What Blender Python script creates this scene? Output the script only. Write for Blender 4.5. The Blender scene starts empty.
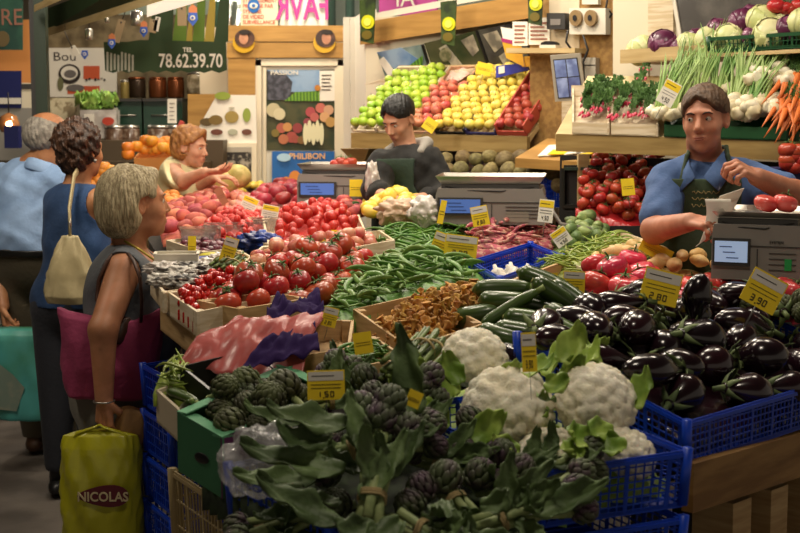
import bpy, math, random
import numpy as np
from mathutils import Vector, Matrix, Euler
random.seed(7); np.random.seed(7)
SC = bpy.context.scene
COL = SC.collection
PI = math.pi
# ---------------------------------------------------------------- camera maths
F = 1400.0; CZ = 1.7; TH = math.atan(154.0/F)
CT, ST = math.cos(TH), math.sin(TH)
def ray(px, py):
    a = (px-400)/F; b = (266.5-py)/F
    return Vector((a, CT+b*ST, b*CT-ST))
def P(px, py, Y):
    d = ray(px, py); t = Y/d.y
    return Vector((d.x*t, Y, CZ+d.z*t))
def G(px, py, z):
    d = ray(px, py); t = (z-CZ)/d.z
    return Vector((d.x*t, d.y*t, z))
def proj(v):
    x, y, z = v[0], v[1], v[2]-CZ
    f = y*CT-z*ST; u = y*ST+z*CT
    return (400+F*x/f, 266.5-F*u/f)
ZT = [(2.6,.80),(3.0,.95),(3.5,1.09),(4.0,1.16),(4.5,1.185),(5.0,1.20),(6.0,1.22),(7.0,1.22),(8.0,1.20),(9.5,1.18)]
def zs(Y):
    if Y <= ZT[0][0]: return ZT[0][1]
    for (a, za), (b, zb) in zip(ZT, ZT[1:]):
        if Y <= b: return za+(zb-za)*(Y-a)/(b-a)
    return ZT[-1][1]
def S(px, py, dz=0):
    """point of the stall's produce surface seen at a photo pixel"""
    lo, hi = 2.4, 9.5
    for _ in range(40):
        m = (lo+hi)/2
        if proj((0, m, zs(m)+dz))[1] > py: lo = m
        else: hi = m
    return P(px, py, lo)
# ---------------------------------------------------------------- materials
def lin(h):
    if isinstance(h, str):
        h = h.lstrip('#'); c = [int(h[i:i+2], 16)/255 for i in (0, 2, 4)]
    else: c = h
    return tuple((x/12.92 if x <= .04045 else ((x+.055)/1.055)**2.4) for x in c)+(1,)
MATS = {}
def mat(name, col, rough=.5, var=0, hue=0, col2=None, nscale=8, nlo=.4, nhi=.6, ncoord='Object', detail=3, stretch=None, bump=0, bscale=30,
        trans=0, alpha=1, coat=0, sss=0, emit=0, metal=0, sheen=0, spec=.5, wave=None, ior=1.45):
    if name in MATS: return MATS[name]
    m = bpy.data.materials.new(name); m.use_nodes = True
    nt = m.node_tree; N = nt.nodes; L = nt.links
    b = N['Principled BSDF']; I = b.inputs
    I['Roughness'].default_value = rough; I['Metallic'].default_value = metal
    I['Specular IOR Level'].default_value = spec; I['IOR'].default_value = ior
    I['Transmission Weight'].default_value = trans; I['Alpha'].default_value = alpha
    I['Coat Weight'].default_value = coat; I['Coat Roughness'].default_value = .08
    I['Sheen Weight'].default_value = sheen
    if sss: I['Subsurface Weight'].default_value = sss; I['Subsurface Radius'].default_value = (.02, .01, .006); I['Subsurface Scale'].default_value = .5
    c = lin(col); out = None
    I['Base Color'].default_value = c
    tc = None
    def coords():
        nonlocal tc
        if tc is None:
            t = N.new('ShaderNodeTexCoord'); tc = t.outputs[ncoord]
            oi = N.new('ShaderNodeObjectInfo')
            ad = N.new('ShaderNodeVectorMath'); ad.operation = 'MULTIPLY_ADD'
            cb = N.new('ShaderNodeCombineXYZ')
            for i in range(3): L.new(oi.outputs['Random'], cb.inputs[i])
            L.new(cb.outputs[0], ad.inputs[0]); ad.inputs[1].default_value = (7.3, 3.1, 5.7); L.new(tc, ad.inputs[2])
            tc = ad.outputs[0]
            if stretch:
                mp = N.new('ShaderNodeMapping'); mp.inputs['Scale'].default_value = stretch; L.new(tc, mp.inputs['Vector']); tc = mp.outputs[0]
        return tc
    if col2 is not None:
        if wave:
            tx = N.new('ShaderNodeTexWave'); tx.inputs['Scale'].default_value = nscale; tx.inputs['Distortion'].default_value = wave; tx.inputs['Detail'].default_value = detail
            fo = tx.outputs['Fac']
        else:
            tx = N.new('ShaderNodeTexNoise'); tx.inputs['Scale'].default_value = nscale; tx.inputs['Detail'].default_value = detail
            fo = tx.outputs['Fac']
        L.new(coords(), tx.inputs['Vector'])
        r = N.new('ShaderNodeValToRGB'); r.color_ramp.elements[0].position = nlo; r.color_ramp.elements[1].position = nhi
        r.color_ramp.elements[0].color = c; r.color_ramp.elements[1].color = lin(col2)
        L.new(fo, r.inputs['Fac']); out = r.outputs['Color']
    if var or hue:
        oi = N.new('ShaderNodeObjectInfo'); hs = N.new('ShaderNodeHueSaturation')
        if out: L.new(out, hs.inputs['Color'])
        else: hs.inputs['Color'].default_value = c
        mr = N.new('ShaderNodeMapRange'); mr.inputs['To Min'].default_value = 1-var; mr.inputs['To Max'].default_value = 1+var
        L.new(oi.outputs['Random'], mr.inputs['Value']); L.new(mr.outputs[0], hs.inputs['Value'])
        if hue:
            mm = N.new('ShaderNodeMath'); mm.operation = 'MULTIPLY'; mm.inputs[1].default_value = 17.13
            fr = N.new('ShaderNodeMath'); fr.operation = 'FRACT'
            L.new(oi.outputs['Random'], mm.inputs[0]); L.new(mm.outputs[0], fr.inputs[0])
            m2 = N.new('ShaderNodeMapRange'); m2.inputs['To Min'].default_value = .5-hue; m2.inputs['To Max'].default_value = .5+hue
            L.new(fr.outputs[0], m2.inputs['Value']); L.new(m2.outputs[0], hs.inputs['Hue'])
        out = hs.outputs['Color']
    if out: L.new(out, I['Base Color'])
    if bump:
        tx = N.new('ShaderNodeTexNoise'); tx.inputs['Scale'].default_value = bscale; tx.inputs['Detail'].default_value = 4
        L.new(coords(), tx.inputs['Vector'])
        bp = N.new('ShaderNodeBump'); bp.inputs['Strength'].default_value = bump; bp.inputs['Distance'].default_value = .01
        L.new(tx.outputs['Fac'], bp.inputs['Height']); L.new(bp.outputs[0], I['Normal'])
    if emit:
        I['Emission Strength'].default_value = emit
        if out: L.new(out, I['Emission Color'])
        else: I['Emission Color'].default_value = c
    MATS[name] = m
    return m
# ---------------------------------------------------------------- mesh builder
def rotm(e): return Euler(e).to_matrix()
class MB:
    def __init__(s): s.v = []; s.f = []; s.m = []; s.sm = []
    def add(s, v, f, mi=0, smooth=True, M=None):
        o = len(s.v)
        if M is not None: v = [M @ Vector(p) for p in v]
        s.v.extend([tuple(p) for p in v]); s.f.extend([tuple(i+o for i in q) for q in f])
        s.m.extend([mi]*len(f)); s.sm.extend([smooth]*len(f)); return s
    def box(s, c, d, R=None, mi=0, M=None):
        v = [Vector((x*d[0]/2, y*d[1]/2, z*d[2]/2)) for z in (-1, 1) for y in (-1, 1) for x in (-1, 1)]
        if R is not None:
            if not isinstance(R, Matrix): R = rotm(R)
            v = [R @ p for p in v]
        v = [p+Vector(c) for p in v]
        return s.add(v, [(0,2,3,1),(4,5,7,6),(0,1,5,4),(2,6,7,3),(0,4,6,2),(1,3,7,5)], mi, False, M)
    def hexa(s, p, mi=0):
        """8 points: bottom 4 ccw, top 4 ccw"""
        return s.add(p, [(3,2,1,0),(4,5,6,7),(0,1,5,4),(1,2,6,5),(2,3,7,6),(3,0,4,7)], mi, False)
    def slab(s, a, b, h, t, up=Vector((0,0,1)), n=None, mi=0):
        """board from a to b (top edge), height h downward, thickness t along n"""
        a = Vector(a); b = Vector(b); d = b-a
        if n is None: n = d.cross(up).normalized()
        n = n*t; u = up*(-h)
        return s.hexa([a+u, b+u, b+u+n, a+u+n, a, b, b+n, a+n], mi)
    def tube(s, pts, rad, n=8, mi=0, caps=True, flat=1, M=None):
        pts = [Vector(p) for p in pts]
        if not isinstance(rad, (list, tuple)): rad = [rad]*len(pts)
        v = []; prev = None
        for i, p in enumerate(pts):
            t = (pts[min(i+1, len(pts)-1)]-pts[max(i-1, 0)]).normalized()
            if prev is None:
                a = Vector((0, 0, 1)) if abs(t.z) < .9 else Vector((1, 0, 0))
                x = t.cross(a).normalized()
            else: x = (prev-t*prev.dot(t)).normalized()
            prev = x; y = t.cross(x)
            for k in range(n):
                th = 2*PI*k/n
                v.append(p+x*math.cos(th)*rad[i]+y*math.sin(th)*rad[i]*flat)
        f = []
        for i in range(len(pts)-1):
            for k in range(n):
                k2 = (k+1) % n
                f.append((i*n+k, i*n+k2, (i+1)*n+k2, (i+1)*n+k))
        if caps: f.append(tuple(range(n-1, -1, -1))); f.append(tuple(range((len(pts)-1)*n, len(pts)*n)))
        return s.add(v, f, mi, True, M)
    def lathe(s, prof, n=16, mi=0, ribs=0, ramp=0, M=None, smooth=True):
        """prof: (r,z) list bottom to top"""
        v = []; f = []
        for i, (r, z) in enumerate(prof):
            for k in range(n):
                th = 2*PI*k/n; rr = r*(1+ramp*math.cos(ribs*th)) if ribs else r
                v.append((rr*math.cos(th), rr*math.sin(th), z))
        for i in range(len(prof)-1):
            for k in range(n):
                k2 = (k+1) % n; f.append((i*n+k, i*n+k2, (i+1)*n+k2, (i+1)*n+k))
        f.append(tuple(range(n-1, -1, -1))); f.append(tuple(range((len(prof)-1)*n, len(prof)*n)))
        return s.add(v, f, mi, smooth, M)
    def sheet(s, g, t=.002, mi=0, M=None, smooth=True):
        """g: grid [i][j] of points -> closed thin shell"""
        ni, nj = len(g), len(g[0]); g = [[Vector(p) for p in r] for r in g]
        top = []; bot = []
        for i in range(ni):
            for j in range(nj):
                a = g[min(i+1, ni-1)][j]-g[max(i-1, 0)][j]; b = g[i][min(j+1, nj-1)]-g[i][max(j-1, 0)]
                nn = a.cross(b); nn = nn.normalized() if nn.length > 1e-12 else Vector((0, 0, 1))
                top.append(g[i][j]+nn*t/2); bot.append(g[i][j]-nn*t/2)
        N = ni*nj; f = []
        for i in range(ni-1):
            for j in range(nj-1):
                a = i*nj+j; q = (a, a+nj, a+nj+1, a+1)
                f.append(q); f.append(tuple(N+x for x in reversed(q)))
        br = [i*nj for i in range(ni)]+[(ni-1)*nj+j for j in range(1, nj)]+[i*nj+nj-1 for i in range(ni-2, -1, -1)]+[j for j in range(nj-2, 0, -1)]
        for a, b in zip(br, br[1:]+br[:1]): f.append((b, a, N+a, N+b))
        return s.add(top+bot, f, mi, smooth, M)
    def ball(s, c, r, n=10, mi=0, R=None, M=None):
        if not isinstance(r, (list, tuple)): r = (r, r, r)
        v = []; f = []; nr = max(4, n//2)
        for i in range(1, nr):
            ph = PI*i/nr
            for k in range(n):
                th = 2*PI*k/n
                v.append(Vector((r[0]*math.sin(ph)*math.cos(th), r[1]*math.sin(ph)*math.sin(th), -r[2]*math.cos(ph))))
        v.append(Vector((0, 0, -r[2]))); v.append(Vector((0, 0, r[2])))
        if R is not None: v = [R @ p for p in v]
        v = [p+Vector(c) for p in v]; b = len(v)-2
        for i in range(nr-2):
            for k in range(n):
                k2 = (k+1) % n; f.append((i*n+k, i*n+k2, (i+1)*n+k2, (i+1)*n+k))
        for k in range(n):
            k2 = (k+1) % n; f.append((k2, k, b)); f.append(((nr-2)*n+k, (nr-2)*n+k2, b+1))
        return s.add(v, f, mi, True, M)
    def poly(s, pts, t, mi=0, M=None, z0=0):
        """flat polygon (x,z) extruded along +y by t (front at y=z0)"""
        n = len(pts); v = [(x, z0, z) for x, z in pts]+[(x, z0+t, z) for x, z in pts]
        f = [tuple(range(n)), tuple(range(2*n-1, n-1, -1))]+[(i, i+n, (i+1) % n+n, (i+1) % n) for i in range(n)]
        return s.add(v, f, mi, False, M)
    def mesh(s, name, mats):
        me = bpy.data.meshes.new(name); me.from_pydata(s.v, [], s.f)
        if not isinstance(mats, (list, tuple)): mats = [mats]
        for m in mats: me.materials.append(m)
        me.polygons.foreach_set('material_index', s.m); me.polygons.foreach_set('use_smooth', s.sm)
        me.update(); return me
    def build(s, name, mats, parent=None, loc=None, link=True, rot=None):
        return mkobj(name, s.mesh(name, mats), parent, loc, link, rot)
KIDS = {}
def mkobj(name, me, parent=None, loc=None, link=True, rot=None):
    o = bpy.data.objects.new(name, me)
    if link: COL.objects.link(o)
    if loc is not None: o.location = loc
    if rot is not None: o.rotation_euler = rot
    if parent is not None: o.parent = parent; KIDS.setdefault(parent.name, []).append(o)
    return o
def empty(name, loc=(0, 0, 0), rot=None, link=True):
    o = bpy.data.objects.new(name, None); o.empty_display_size = .05
    if link: COL.objects.link(o)
    o.location = loc
    if rot is not None: o.rotation_euler = rot
    return o
def tag(o, label=None, cat=None, group=None, kind=None):
    if label: o['label'] = label
    if cat: o['category'] = cat
    if group: o['group'] = group
    if kind: o['kind'] = kind
    return o
def struct(o): o['kind'] = 'structure'; return o
def rebase(bm, base):
    b = Vector(base); bm.v = [tuple(Vector(p)-b) for p in bm.v]; return bm
def copy_tree(o, parent=None):
    c = o.copy(); COL.objects.link(c)
    if parent is not None: c.parent = parent
    for k in KIDS.get(o.name, []): copy_tree(k, c)
    return c
def inst(proto, loc, R=None, sc=1, label=None, cat=None, group=None):
    o = copy_tree(random.choice(proto) if isinstance(proto, list) else proto)
    o.location = loc
    if R is not None: o.rotation_euler = R.to_euler() if isinstance(R, Matrix) else R
    o.scale = (sc, sc, sc) if not isinstance(sc, (tuple, list)) else sc
    if 'group' in o: del o['group']
    return tag(o, label, cat, group)
ORD = ['first','second','third','fourth','fifth','sixth','seventh','eighth','ninth','tenth','eleventh','twelfth','thirteenth','fourteenth','fifteenth','sixteenth','seventeenth','eighteenth','nineteenth','twentieth']
def autolabel(objs, text, rows, where=''):
    """rows: names from the back row (top of the photo) to the front row"""
    q = sorted(objs, key=lambda o: proj(o.matrix_basis.translation)[1]); n = len(rows); k = math.ceil(len(q)/n)
    for i in range(n):
        r = sorted(q[i*k:(i+1)*k], key=lambda o: proj(o.matrix_basis.translation)[0])
        for j, o in enumerate(r):
            if len(r) == 1: w = ''
            elif j == 0: w = 'leftmost'
            elif j == len(r)-1: w = 'rightmost'
            elif j < len(ORD): w = ORD[j]+' from left'
            else: w = ''
            o['label'] = ('%s, %s in %s%s' % (text, w, rows[i], where)).replace(',  in', ', in')
# ---------------------------------------------------------------- heaps
def inpoly(x, y, poly):
    c = False; n = len(poly)
    for i in range(n):
        x1, y1 = poly[i][0], poly[i][1]; x2, y2 = poly[i-1][0], poly[i-1][1]
        if (y1 > y) != (y2 > y) and x < (x2-x1)*(y-y1)/(y2-y1)+x1: c = not c
    return c
def edged(x, y, poly):
    d = 9
    for i in range(len(poly)):
        ax, ay = poly[i-1][0], poly[i-1][1]; bx, by = poly[i][0], poly[i][1]
        vx, vy = bx-ax, by-ay; t = max(0, min(1, ((x-ax)*vx+(y-ay)*vy)/(vx*vx+vy*vy+1e-12)))
        d = min(d, math.hypot(x-ax-t*vx, y-ay-t*vy))
    return d
class Heap:
    """drops sphere-clusters into a polygon so that they rest on each other"""
    def __init__(s, pix, dz=0, depth=.06, bulge=.03, edge=.12, base=None, world=False):
        s.poly = [tuple(p[:2]) for p in pix] if world else [tuple(S(a, b, dz)[:2]) for a, b in pix]
        s.dz = dz; s.depth = depth; s.bulge = bulge; s.edge = edge; s.bf = base
        s.x0 = min(p[0] for p in s.poly); s.x1 = max(p[0] for p in s.poly)
        s.y0 = min(p[1] for p in s.poly); s.y1 = max(p[1] for p in s.poly)
        s.sp = np.zeros((0, 4))
    def base(s, x, y):
        if s.bf: return s.bf(x, y)
        b = s.bulge*min(1, edged(x, y, s.poly)/s.edge)**.7 if inpoly(x, y, s.poly) else 0
        return zs(y)+s.dz-s.depth+b
    def filler(s, name, m, label, cat, drop=.0, res=.02, kind='stuff', wall=.0):
        """mound under the loose items: the rest of the heap"""
        xs = np.arange(s.x0-.01, s.x1+.02, res); ys = np.arange(s.y0-.01, s.y1+.02, res)
        mb = MB(); idx = {}
        for i, x in enumerate(xs):
            for j, y in enumerate(ys):
                if inpoly(x, y, s.poly) or edged(x, y, s.poly) < res*.8:
                    idx[(i, j)] = len(mb.v); mb.v.append((x, y, s.base(x, y)-drop+random.uniform(-.003, .003)))
        for (i, j), a in idx.items():
            q = [(i, j), (i+1, j), (i+1, j+1), (i, j+1)]
            if all(k in idx for k in q): mb.f.append(tuple(idx[k] for k in q)); mb.m.append(0); mb.sm.append(True)
        # skirt
        cnt = {}
        for f in mb.f:
            for a, b in zip(f, f[1:]+f[:1]): cnt[(a, b)] = 1
        low = {}
        for (a, b) in list(cnt):
            if (b, a) not in cnt:
                for k in (a, b):
                    if k not in low: low[k] = len(mb.v); x, y, z = mb.v[k]; mb.v.append((x, y, z-max(wall, .03)))
                mb.f.append((b, a, low[a], low[b])); mb.m.append(0); mb.sm.append(True)
        c = Vector(((s.x0+s.x1)/2, (s.y0+s.y1)/2, 0)); c.z = s.base(c.x, c.y)-.03
        o = rebase(mb, c).build(name, m, loc=c); return tag(o, label, cat, kind=kind)
    def drop(s, loc, make, n, tries=8, top=.1, tilt=.0, yaw=(0, 2*PI), fac=.96, scl=(1, 1), jitter=None, margin=0):
        """loc: Nx4 local spheres. make(loc, R, sc) -> object"""
        out = []; L0 = np.array(loc, float); fails = 0
        for _ in range(n):
            best = None
            for _t in range(tries):
                x = random.uniform(s.x0, s.x1); y = random.uniform(s.y0, s.y1)
                if not inpoly(x, y, s.poly) or (margin and edged(x, y, s.poly) < margin): continue
                sc = random.uniform(*scl)
                R = Matrix.Rotation(random.uniform(*yaw), 3, 'Z')
                if jitter: R = R @ jitter()
                if tilt: R = Matrix.Rotation(random.uniform(-tilt, tilt), 3, 'X') @ Matrix.Rotation(random.uniform(-tilt, tilt), 3, 'Y') @ R
                Rn = np.array(R); q = L0[:, :3] @ Rn.T*sc; r = L0[:, 3]*sc*fac
                bad = False; z = -9
                for i in range(len(q)):
                    wx, wy = x+q[i, 0], y+q[i, 1]
                    if len(q) > 1 and not inpoly(wx, wy, s.poly): bad = True; break
                    z = max(z, s.base(wx, wy)+r[i]-q[i, 2])
                    if len(s.sp):
                        d2 = (s.sp[:, 0]-wx)**2+(s.sp[:, 1]-wy)**2; rr = (s.sp[:, 3]+r[i])**2
                        mk = d2 < rr
                        if mk.any(): z = max(z, (s.sp[mk, 2]+np.sqrt(rr[mk]-d2[mk])).max()-q[i, 2])
                if bad: continue
                h = z-s.base(x, y)
                if best is None or h < best[0]: best = (h, x, y, z, R, sc, q, r)
            if best is None: continue
            h, x, y, z, R, sc, q, r = best
            if h > top:
                fails += 1
                if fails > 30: break
                continue
            s.sp = np.vstack([s.sp, np.column_stack([q[:, 0]+x, q[:, 1]+y, q[:, 2]+z, r])])
            out.append(make(Vector((x, y, z)), R, sc))
        return out
# ---------------------------------------------------------------- signed distance bodies
def smin(a, b, k):
    if k <= 0: return np.minimum(a, b)
    h = np.maximum(k-np.abs(a-b), 0)/k
    return np.minimum(a, b)-h*h*k*.25
def smax(a, b, k): return -smin(-a, -b, k)
def cone(p, a, b, r1, r2):
    a = np.array(a, np.float32); b = np.array(b, np.float32); ba = b-a; pa = p-a
    h = np.clip((pa @ ba)/max(float(ba @ ba), 1e-9), 0, 1)
    return np.sqrt(((pa-h[:, None]*ba)**2).sum(1))-(r1+(r2-r1)*h)
def elli(p, c, r, R=None):
    q = p-np.array(c, np.float32)
    if R is not None: q = q @ np.array(R, np.float32)
    r = np.array(r, np.float32)
    k0 = np.sqrt(((q/r)**2).sum(1)); k1 = np.sqrt(((q/(r*r))**2).sum(1))
    return k0*(k0-1)/np.maximum(k1, 1e-6)
def rbox(p, c, h, r, R=None):
    q = p-np.array(c, np.float32)
    if R is not None: q = q @ np.array(R, np.float32)
    q = np.abs(q)-(np.array(h, np.float32)-r)
    return np.sqrt((np.maximum(q, 0)**2).sum(1))+np.minimum(q.max(1), 0)-r
def sdmesh(fn, boxes):
    """naive surface nets over boxes (min,max,res) -> verts, faces"""
    V = []; Fs = []; off = 0
    for mn, mx, res in boxes:
        mn = np.array(mn, np.float32); mx = np.array(mx, np.float32); B = 6
        n = (np.ceil((mx-mn)/res/B).astype(int))*B+1
        nb = (n-1)//B
        D = np.full(n, 9, np.float32)
        gi = np.stack(np.meshgrid(*[np.arange(k) for k in nb], indexing='ij'), -1).reshape(-1, 3)
        ctr = mn+(gi*B+B/2)*res
        d = fn(ctr.astype(np.float32))
        D[:] = 9
        # sign fill from block centres
        sg = np.sign(d).reshape(nb)
        big = np.repeat(np.repeat(np.repeat(sg, B, 0), B, 1), B, 2)
        D[:-1, :-1, :-1] = big*9
        keep = gi[np.abs(d) < B*res*1.6]
        if not len(keep): continue
        l = np.stack(np.meshgrid(*[np.arange(B+1)]*3, indexing='ij'), -1).reshape(-1, 3)
        idx = (keep[:, None, :]*B+l[None]).reshape(-1, 3)
        flat = np.unique(np.ravel_multi_index(idx.T, n)); ii = np.stack(np.unravel_index(flat, n), -1)
        pts = (mn+ii*res).astype(np.float32)
        vals = np.concatenate([fn(pts[k:k+200000]) for k in range(0, len(pts), 200000)])
        D.ravel()[flat] = vals
        ins = D < 0
        c = np.zeros(tuple(n-1), int)
        for dx in (0, 1):
            for dy in (0, 1):
                for dz in (0, 1): c += ins[dx:n[0]-1+dx, dy:n[1]-1+dy, dz:n[2]-1+dz]
        act = np.argwhere((c > 0) & (c < 8))
        vid = -np.ones(tuple(n-1), int); vid[tuple(act.T)] = np.arange(len(act))
        acc = np.zeros((len(act), 3)); cnt = np.zeros(len(act))
        cor = [(a, b, e) for a in (0, 1) for b in (0, 1) for e in (0, 1)]
        for a in cor:
            for ax in range(3):
                if a[ax] == 0:
                    b = list(a); b[ax] = 1
                    da = D[tuple((act+a).T)]; db = D[tuple((act+b).T)]
                    m = (da < 0) != (db < 0)
                    t = np.clip(da/np.where(m, da-db, 1), 0, 1)
                    pt = np.array(a)[None]+0.0*act; pt = pt.astype(float); pt[:, ax] = t
                    acc[m] += pt[m]; cnt[m] += 1
        vv = mn+(act+acc/cnt[:, None])*res
        fs = []
        for ax in range(3):
            u, w = (ax+1) % 3, (ax+2) % 3
            sl0 = [slice(0, n[0]), slice(0, n[1]), slice(0, n[2])]; sl1 = list(sl0)
            sl0[ax] = slice(0, n[ax]-1); sl1[ax] = slice(1, n[ax])
            A = ins[tuple(sl0)]; Bq = ins[tuple(sl1)]
            e = np.argwhere(A != Bq)
            e = e[(e[:, u] > 0) & (e[:, w] > 0) & (e[:, u] < n[u]-1) & (e[:, w] < n[w]-1)]
            if not len(e): continue
            fl = A[tuple(e.T)]
            def cell(du, dw):
                q = e.copy(); q[:, u] += du; q[:, w] += dw; return vid[tuple(q.T)]
            q = np.stack([cell(-1, -1), cell(0, -1), cell(0, 0), cell(-1, 0)], 1)
            q[~fl] = q[~fl][:, ::-1]
            fs.append(q[(q >= 0).all(1)])
        V.append(vv); Fs.append(np.concatenate(fs)+off); off += len(vv)
    return np.concatenate(V), np.concatenate(Fs)
def sdobj(name, fn, boxes, m, parent=None, base=(0, 0, 0), link=True):
    v, f = sdmesh(fn, boxes); v = v-np.array(base)
    me = bpy.data.meshes.new(name); me.from_pydata(v.tolist(), [], f.tolist()); me.materials.append(m)
    me.polygons.foreach_set('use_smooth', [True]*len(f)); me.update()
    return mkobj(name, me, parent, None, link)
def text(name, s, size, m, parent=None, loc=(0,0,0), rot=(PI/2,0,0), align='CENTER', ext=.001, bold=0, sx=1):
    cu = bpy.data.curves.new(name, 'FONT'); cu.body = s; cu.size = size; cu.extrude = ext; cu.align_x = align; cu.align_y = 'CENTER'; cu.offset = bold
    cu.resolution_u = 3
    o = bpy.data.objects.new(name, cu); COL.objects.link(o); cu.materials.append(m)
    dg = bpy.context.evaluated_depsgraph_get(); me = bpy.data.meshes.new_from_object(o.evaluated_get(dg))
    bpy.data.objects.remove(o); me.name = name
    if not me.materials: me.materials.append(m)
    t = mkobj(name, me, parent, loc, True, rot); t.scale = (sx, 1, 1)
    return t
# ================================================================ materials used all over
M = dict(
 floor=mat('floor_concrete','#57504a',.75,col2='#6b635b',nscale=3,bump=.15,bscale=40),
 wall=mat('cream_wall','#cdbfa4',.7,col2='#bfae92',nscale=2,bump=.05),
 dark=mat('dark_surface','#1c1a19',.7), black=mat('black_plastic','#131313',.4),
 pine=mat('pine','#b58a48',.6,col2='#987036',nscale=3,stretch=(1,1,9),nlo=.3,nhi=.7,bump=.05),
 plywood=mat('pale_plywood','#cdb585',.6,col2='#b59a67',nscale=4,stretch=(1,1,8),nlo=.3,nhi=.7,bump=.08),
 crate=mat('crate_wood','#c8a878',.65,var=.1,col2='#a98757',nscale=5,stretch=(1.5,1.5,14),nlo=.3,nhi=.7,bump=.1),
 cratew=mat('white_crate_wood','#dccdb2',.65,var=.06,col2='#c9b592',nscale=5,stretch=(1.5,1.5,14),bump=.08),
 board=mat('shelf_board','#a08652',.5,col2='#8a7040',nscale=3,stretch=(1,1,10),bump=.05),
 osb=mat('particle_board','#a07c44',.7,col2='#8c6838',nscale=40,bump=.2,bscale=60),
 greypost=mat('green_paint','#2c3a2c',.5,bump=.1), white=mat('white_paint','#dcd6c6',.5), paper=mat('paper','#e6e0d2',.7),
 blueplastic=mat('blue_plastic','#123fb8',.35,var=.08), darkblue=mat('navy_paint','#141c58',.5),
 beige=mat('beige_plastic','#a89468',.5), greenp=mat('green_plastic','#1d4a2a',.4),
 steel=mat('steel','#b8b2a8',.28,metal=.9), grey=mat('grey_plastic','#86807a',.5,bump=.05), greyd=mat('dark_grey_plastic','#3a3836',.5),
 canvas=mat('green_canvas','#2d4122',.7,bump=.1,bscale=20), stripe=mat('lime_canvas','#5d7a26',.7), stripey=mat('mustard_canvas','#a8923a',.7),
 cream=mat('cream_paint','#ddd2b8',.6), orange=mat('orange_wall','#cf8a4a',.7), ink=mat('ink','#2a211c',.6), pink=mat('pink_paint','#c2388a',.5),
 yellow=mat('yellow_card','#e8c81e',.55), tagwhite=mat('tag_header','#cfc9c0',.5), red=mat('red_print','#b8402c',.6), bluepr=mat('blue_print','#1d62a8',.5),
 glass=mat('glass','#ffffff',.05,trans=1,ior=1.45), lcd=mat('lcd_screen','#4a6ab0',.3,emit=.35), lcdn=mat('lcd_screen_near','#a8c0e4',.3,emit=.35), lcdd=mat('lcd_ink','#2a3c68',.4,emit=.2),
 greenst=mat('green_sticker','#22a050',.5), wire=mat('wire','#201c1a',.5),
)
# ================================================================ flat things on planes
class Pl:
    def __init__(s, o, r=(1, 0, 0), up=(0, 0, 1)):
        s.o = Vector(o); s.r = Vector(r).normalized(); s.u = Vector(up).normalized(); s.n = s.u.cross(s.r).normalized()  # n points away from viewer for r=+x
        s.u = s.r.cross(s.n).normalized()
        s.R = Matrix((s.r, s.n, s.u)).transposed()
    def pix(s, px, py):
        d = ray(px, py); o = s.o-Vector((0, 0, CZ)); t = o.dot(s.n)/d.dot(s.n)
        p = d*t+Vector((0, 0, CZ))-s.o
        return (p.dot(s.r), p.dot(s.u))
    def root(s, name, label, cat, px, py, group=None):
        a, b = s.pix(px, py); s.ca, s.cb = a, b
        e = empty(name, s.o+s.r*a+s.u*b, s.R.to_euler()); tag(e, label, cat, group); s.e = e; return e
    def shape(s, name, pts, m, off=0, t=.01, parent='e'):
        """pts in photo pixels; off = how far in front of the plane"""
        q = [(a-s.ca, b-s.cb) for a, b in (s.pix(*p) for p in pts)]
        return MB().poly(q, t, z0=-off-t).build(name, m, s.e if parent == 'e' else parent)
    def rect(s, name, x0, y0, x1, y1, m, off=0, t=.01, parent='e'):
        return s.shape(name, [(x0, y1), (x1, y1), (x1, y0), (x0, y0)], m, off, t, parent)
    def oval(s, name, cx, cy, rx, ry, m, off=0, t=.004, n=20, parent='e'):
        s.k = getattr(s,'k',0)+1
        return s.shape(name, [(cx+rx*math.cos(2*PI*k/n), cy-ry*math.sin(2*PI*k/n)) for k in range(n)], m, off+.0004*(s.k%30), t, parent)
    def txt(s, body, cx, cy, h, m, off=.012, sx=1, bold=0, name='lettering', parent='e', rz=0, align='CENTER'):
        a, b = s.pix(cx, cy); a2, b2 = s.pix(cx, cy-h)
        size = abs(b2-b)*1.38
        return text(name, body, size, m, s.e if parent == 'e' else parent, (a-s.ca, -off, b-s.cb), rot=(PI/2, -rz, 0), bold=bold*size, sx=sx, align=align)
def slabs(name, boards, m, label=None, cat=None, kind=None):
    mb = MB()
    for q in boards: mb.slab(*q)
    o = mb.build(name, m); return tag(o, label, cat, kind=kind)
E1 = Vector((.8, -.6, 0)); N1 = Vector((.6, .8, 0))            # direction of the right-hand wall, and into it
# ================================================================ shell
struct(MB().box((0, 6, -.05), (14, 22, .1)).build('floor', M['floor']))
struct(MB().box((0, 6, 3.75), (14, 22, .1)).build('ceiling', mat('ceiling_paint', '#8a8274', .9)))
WY = 9.7
xL, xR = P(200, 100, WY).x, P(366, 100, WY).x
wb = MB()
zb = P(300, 27, WY).z
wb.box(((xL+xR)/2, WY+.05, zb/2), (xR-xL, .1, zb)); struct(wb.build('wall_back', M['wall']))
W0 = Vector((-.2, 8.3, 0))
struct(MB().slab(W0+Vector((0, 0, 2.25)), W0+E1*5.5+Vector((0, 0, 2.25)), 2.25, .1, n=N1).build('wall_right', M['cream']))
sb = MB(); sb.slab((P(345,0,9.6).x, 9.65, 2.3), (P(366,0,8.25).x, 8.3, 2.3), 2.3, .06, n=Vector((1, 0, 0))); struct(sb.build('wall_side', M['white']))
struct(MB().box((0, 13.5, 1.8), (14, .1, 3.7)).build('wall_far', mat('far_wall', '#5f5443', .8, col2='#4a4234', nscale=1)))
struct(MB().box((-6.9, 5, 1.85), (.1, 18, 3.7)).build('wall_left', mat('hall_wall', '#4a4238', .8)))
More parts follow.
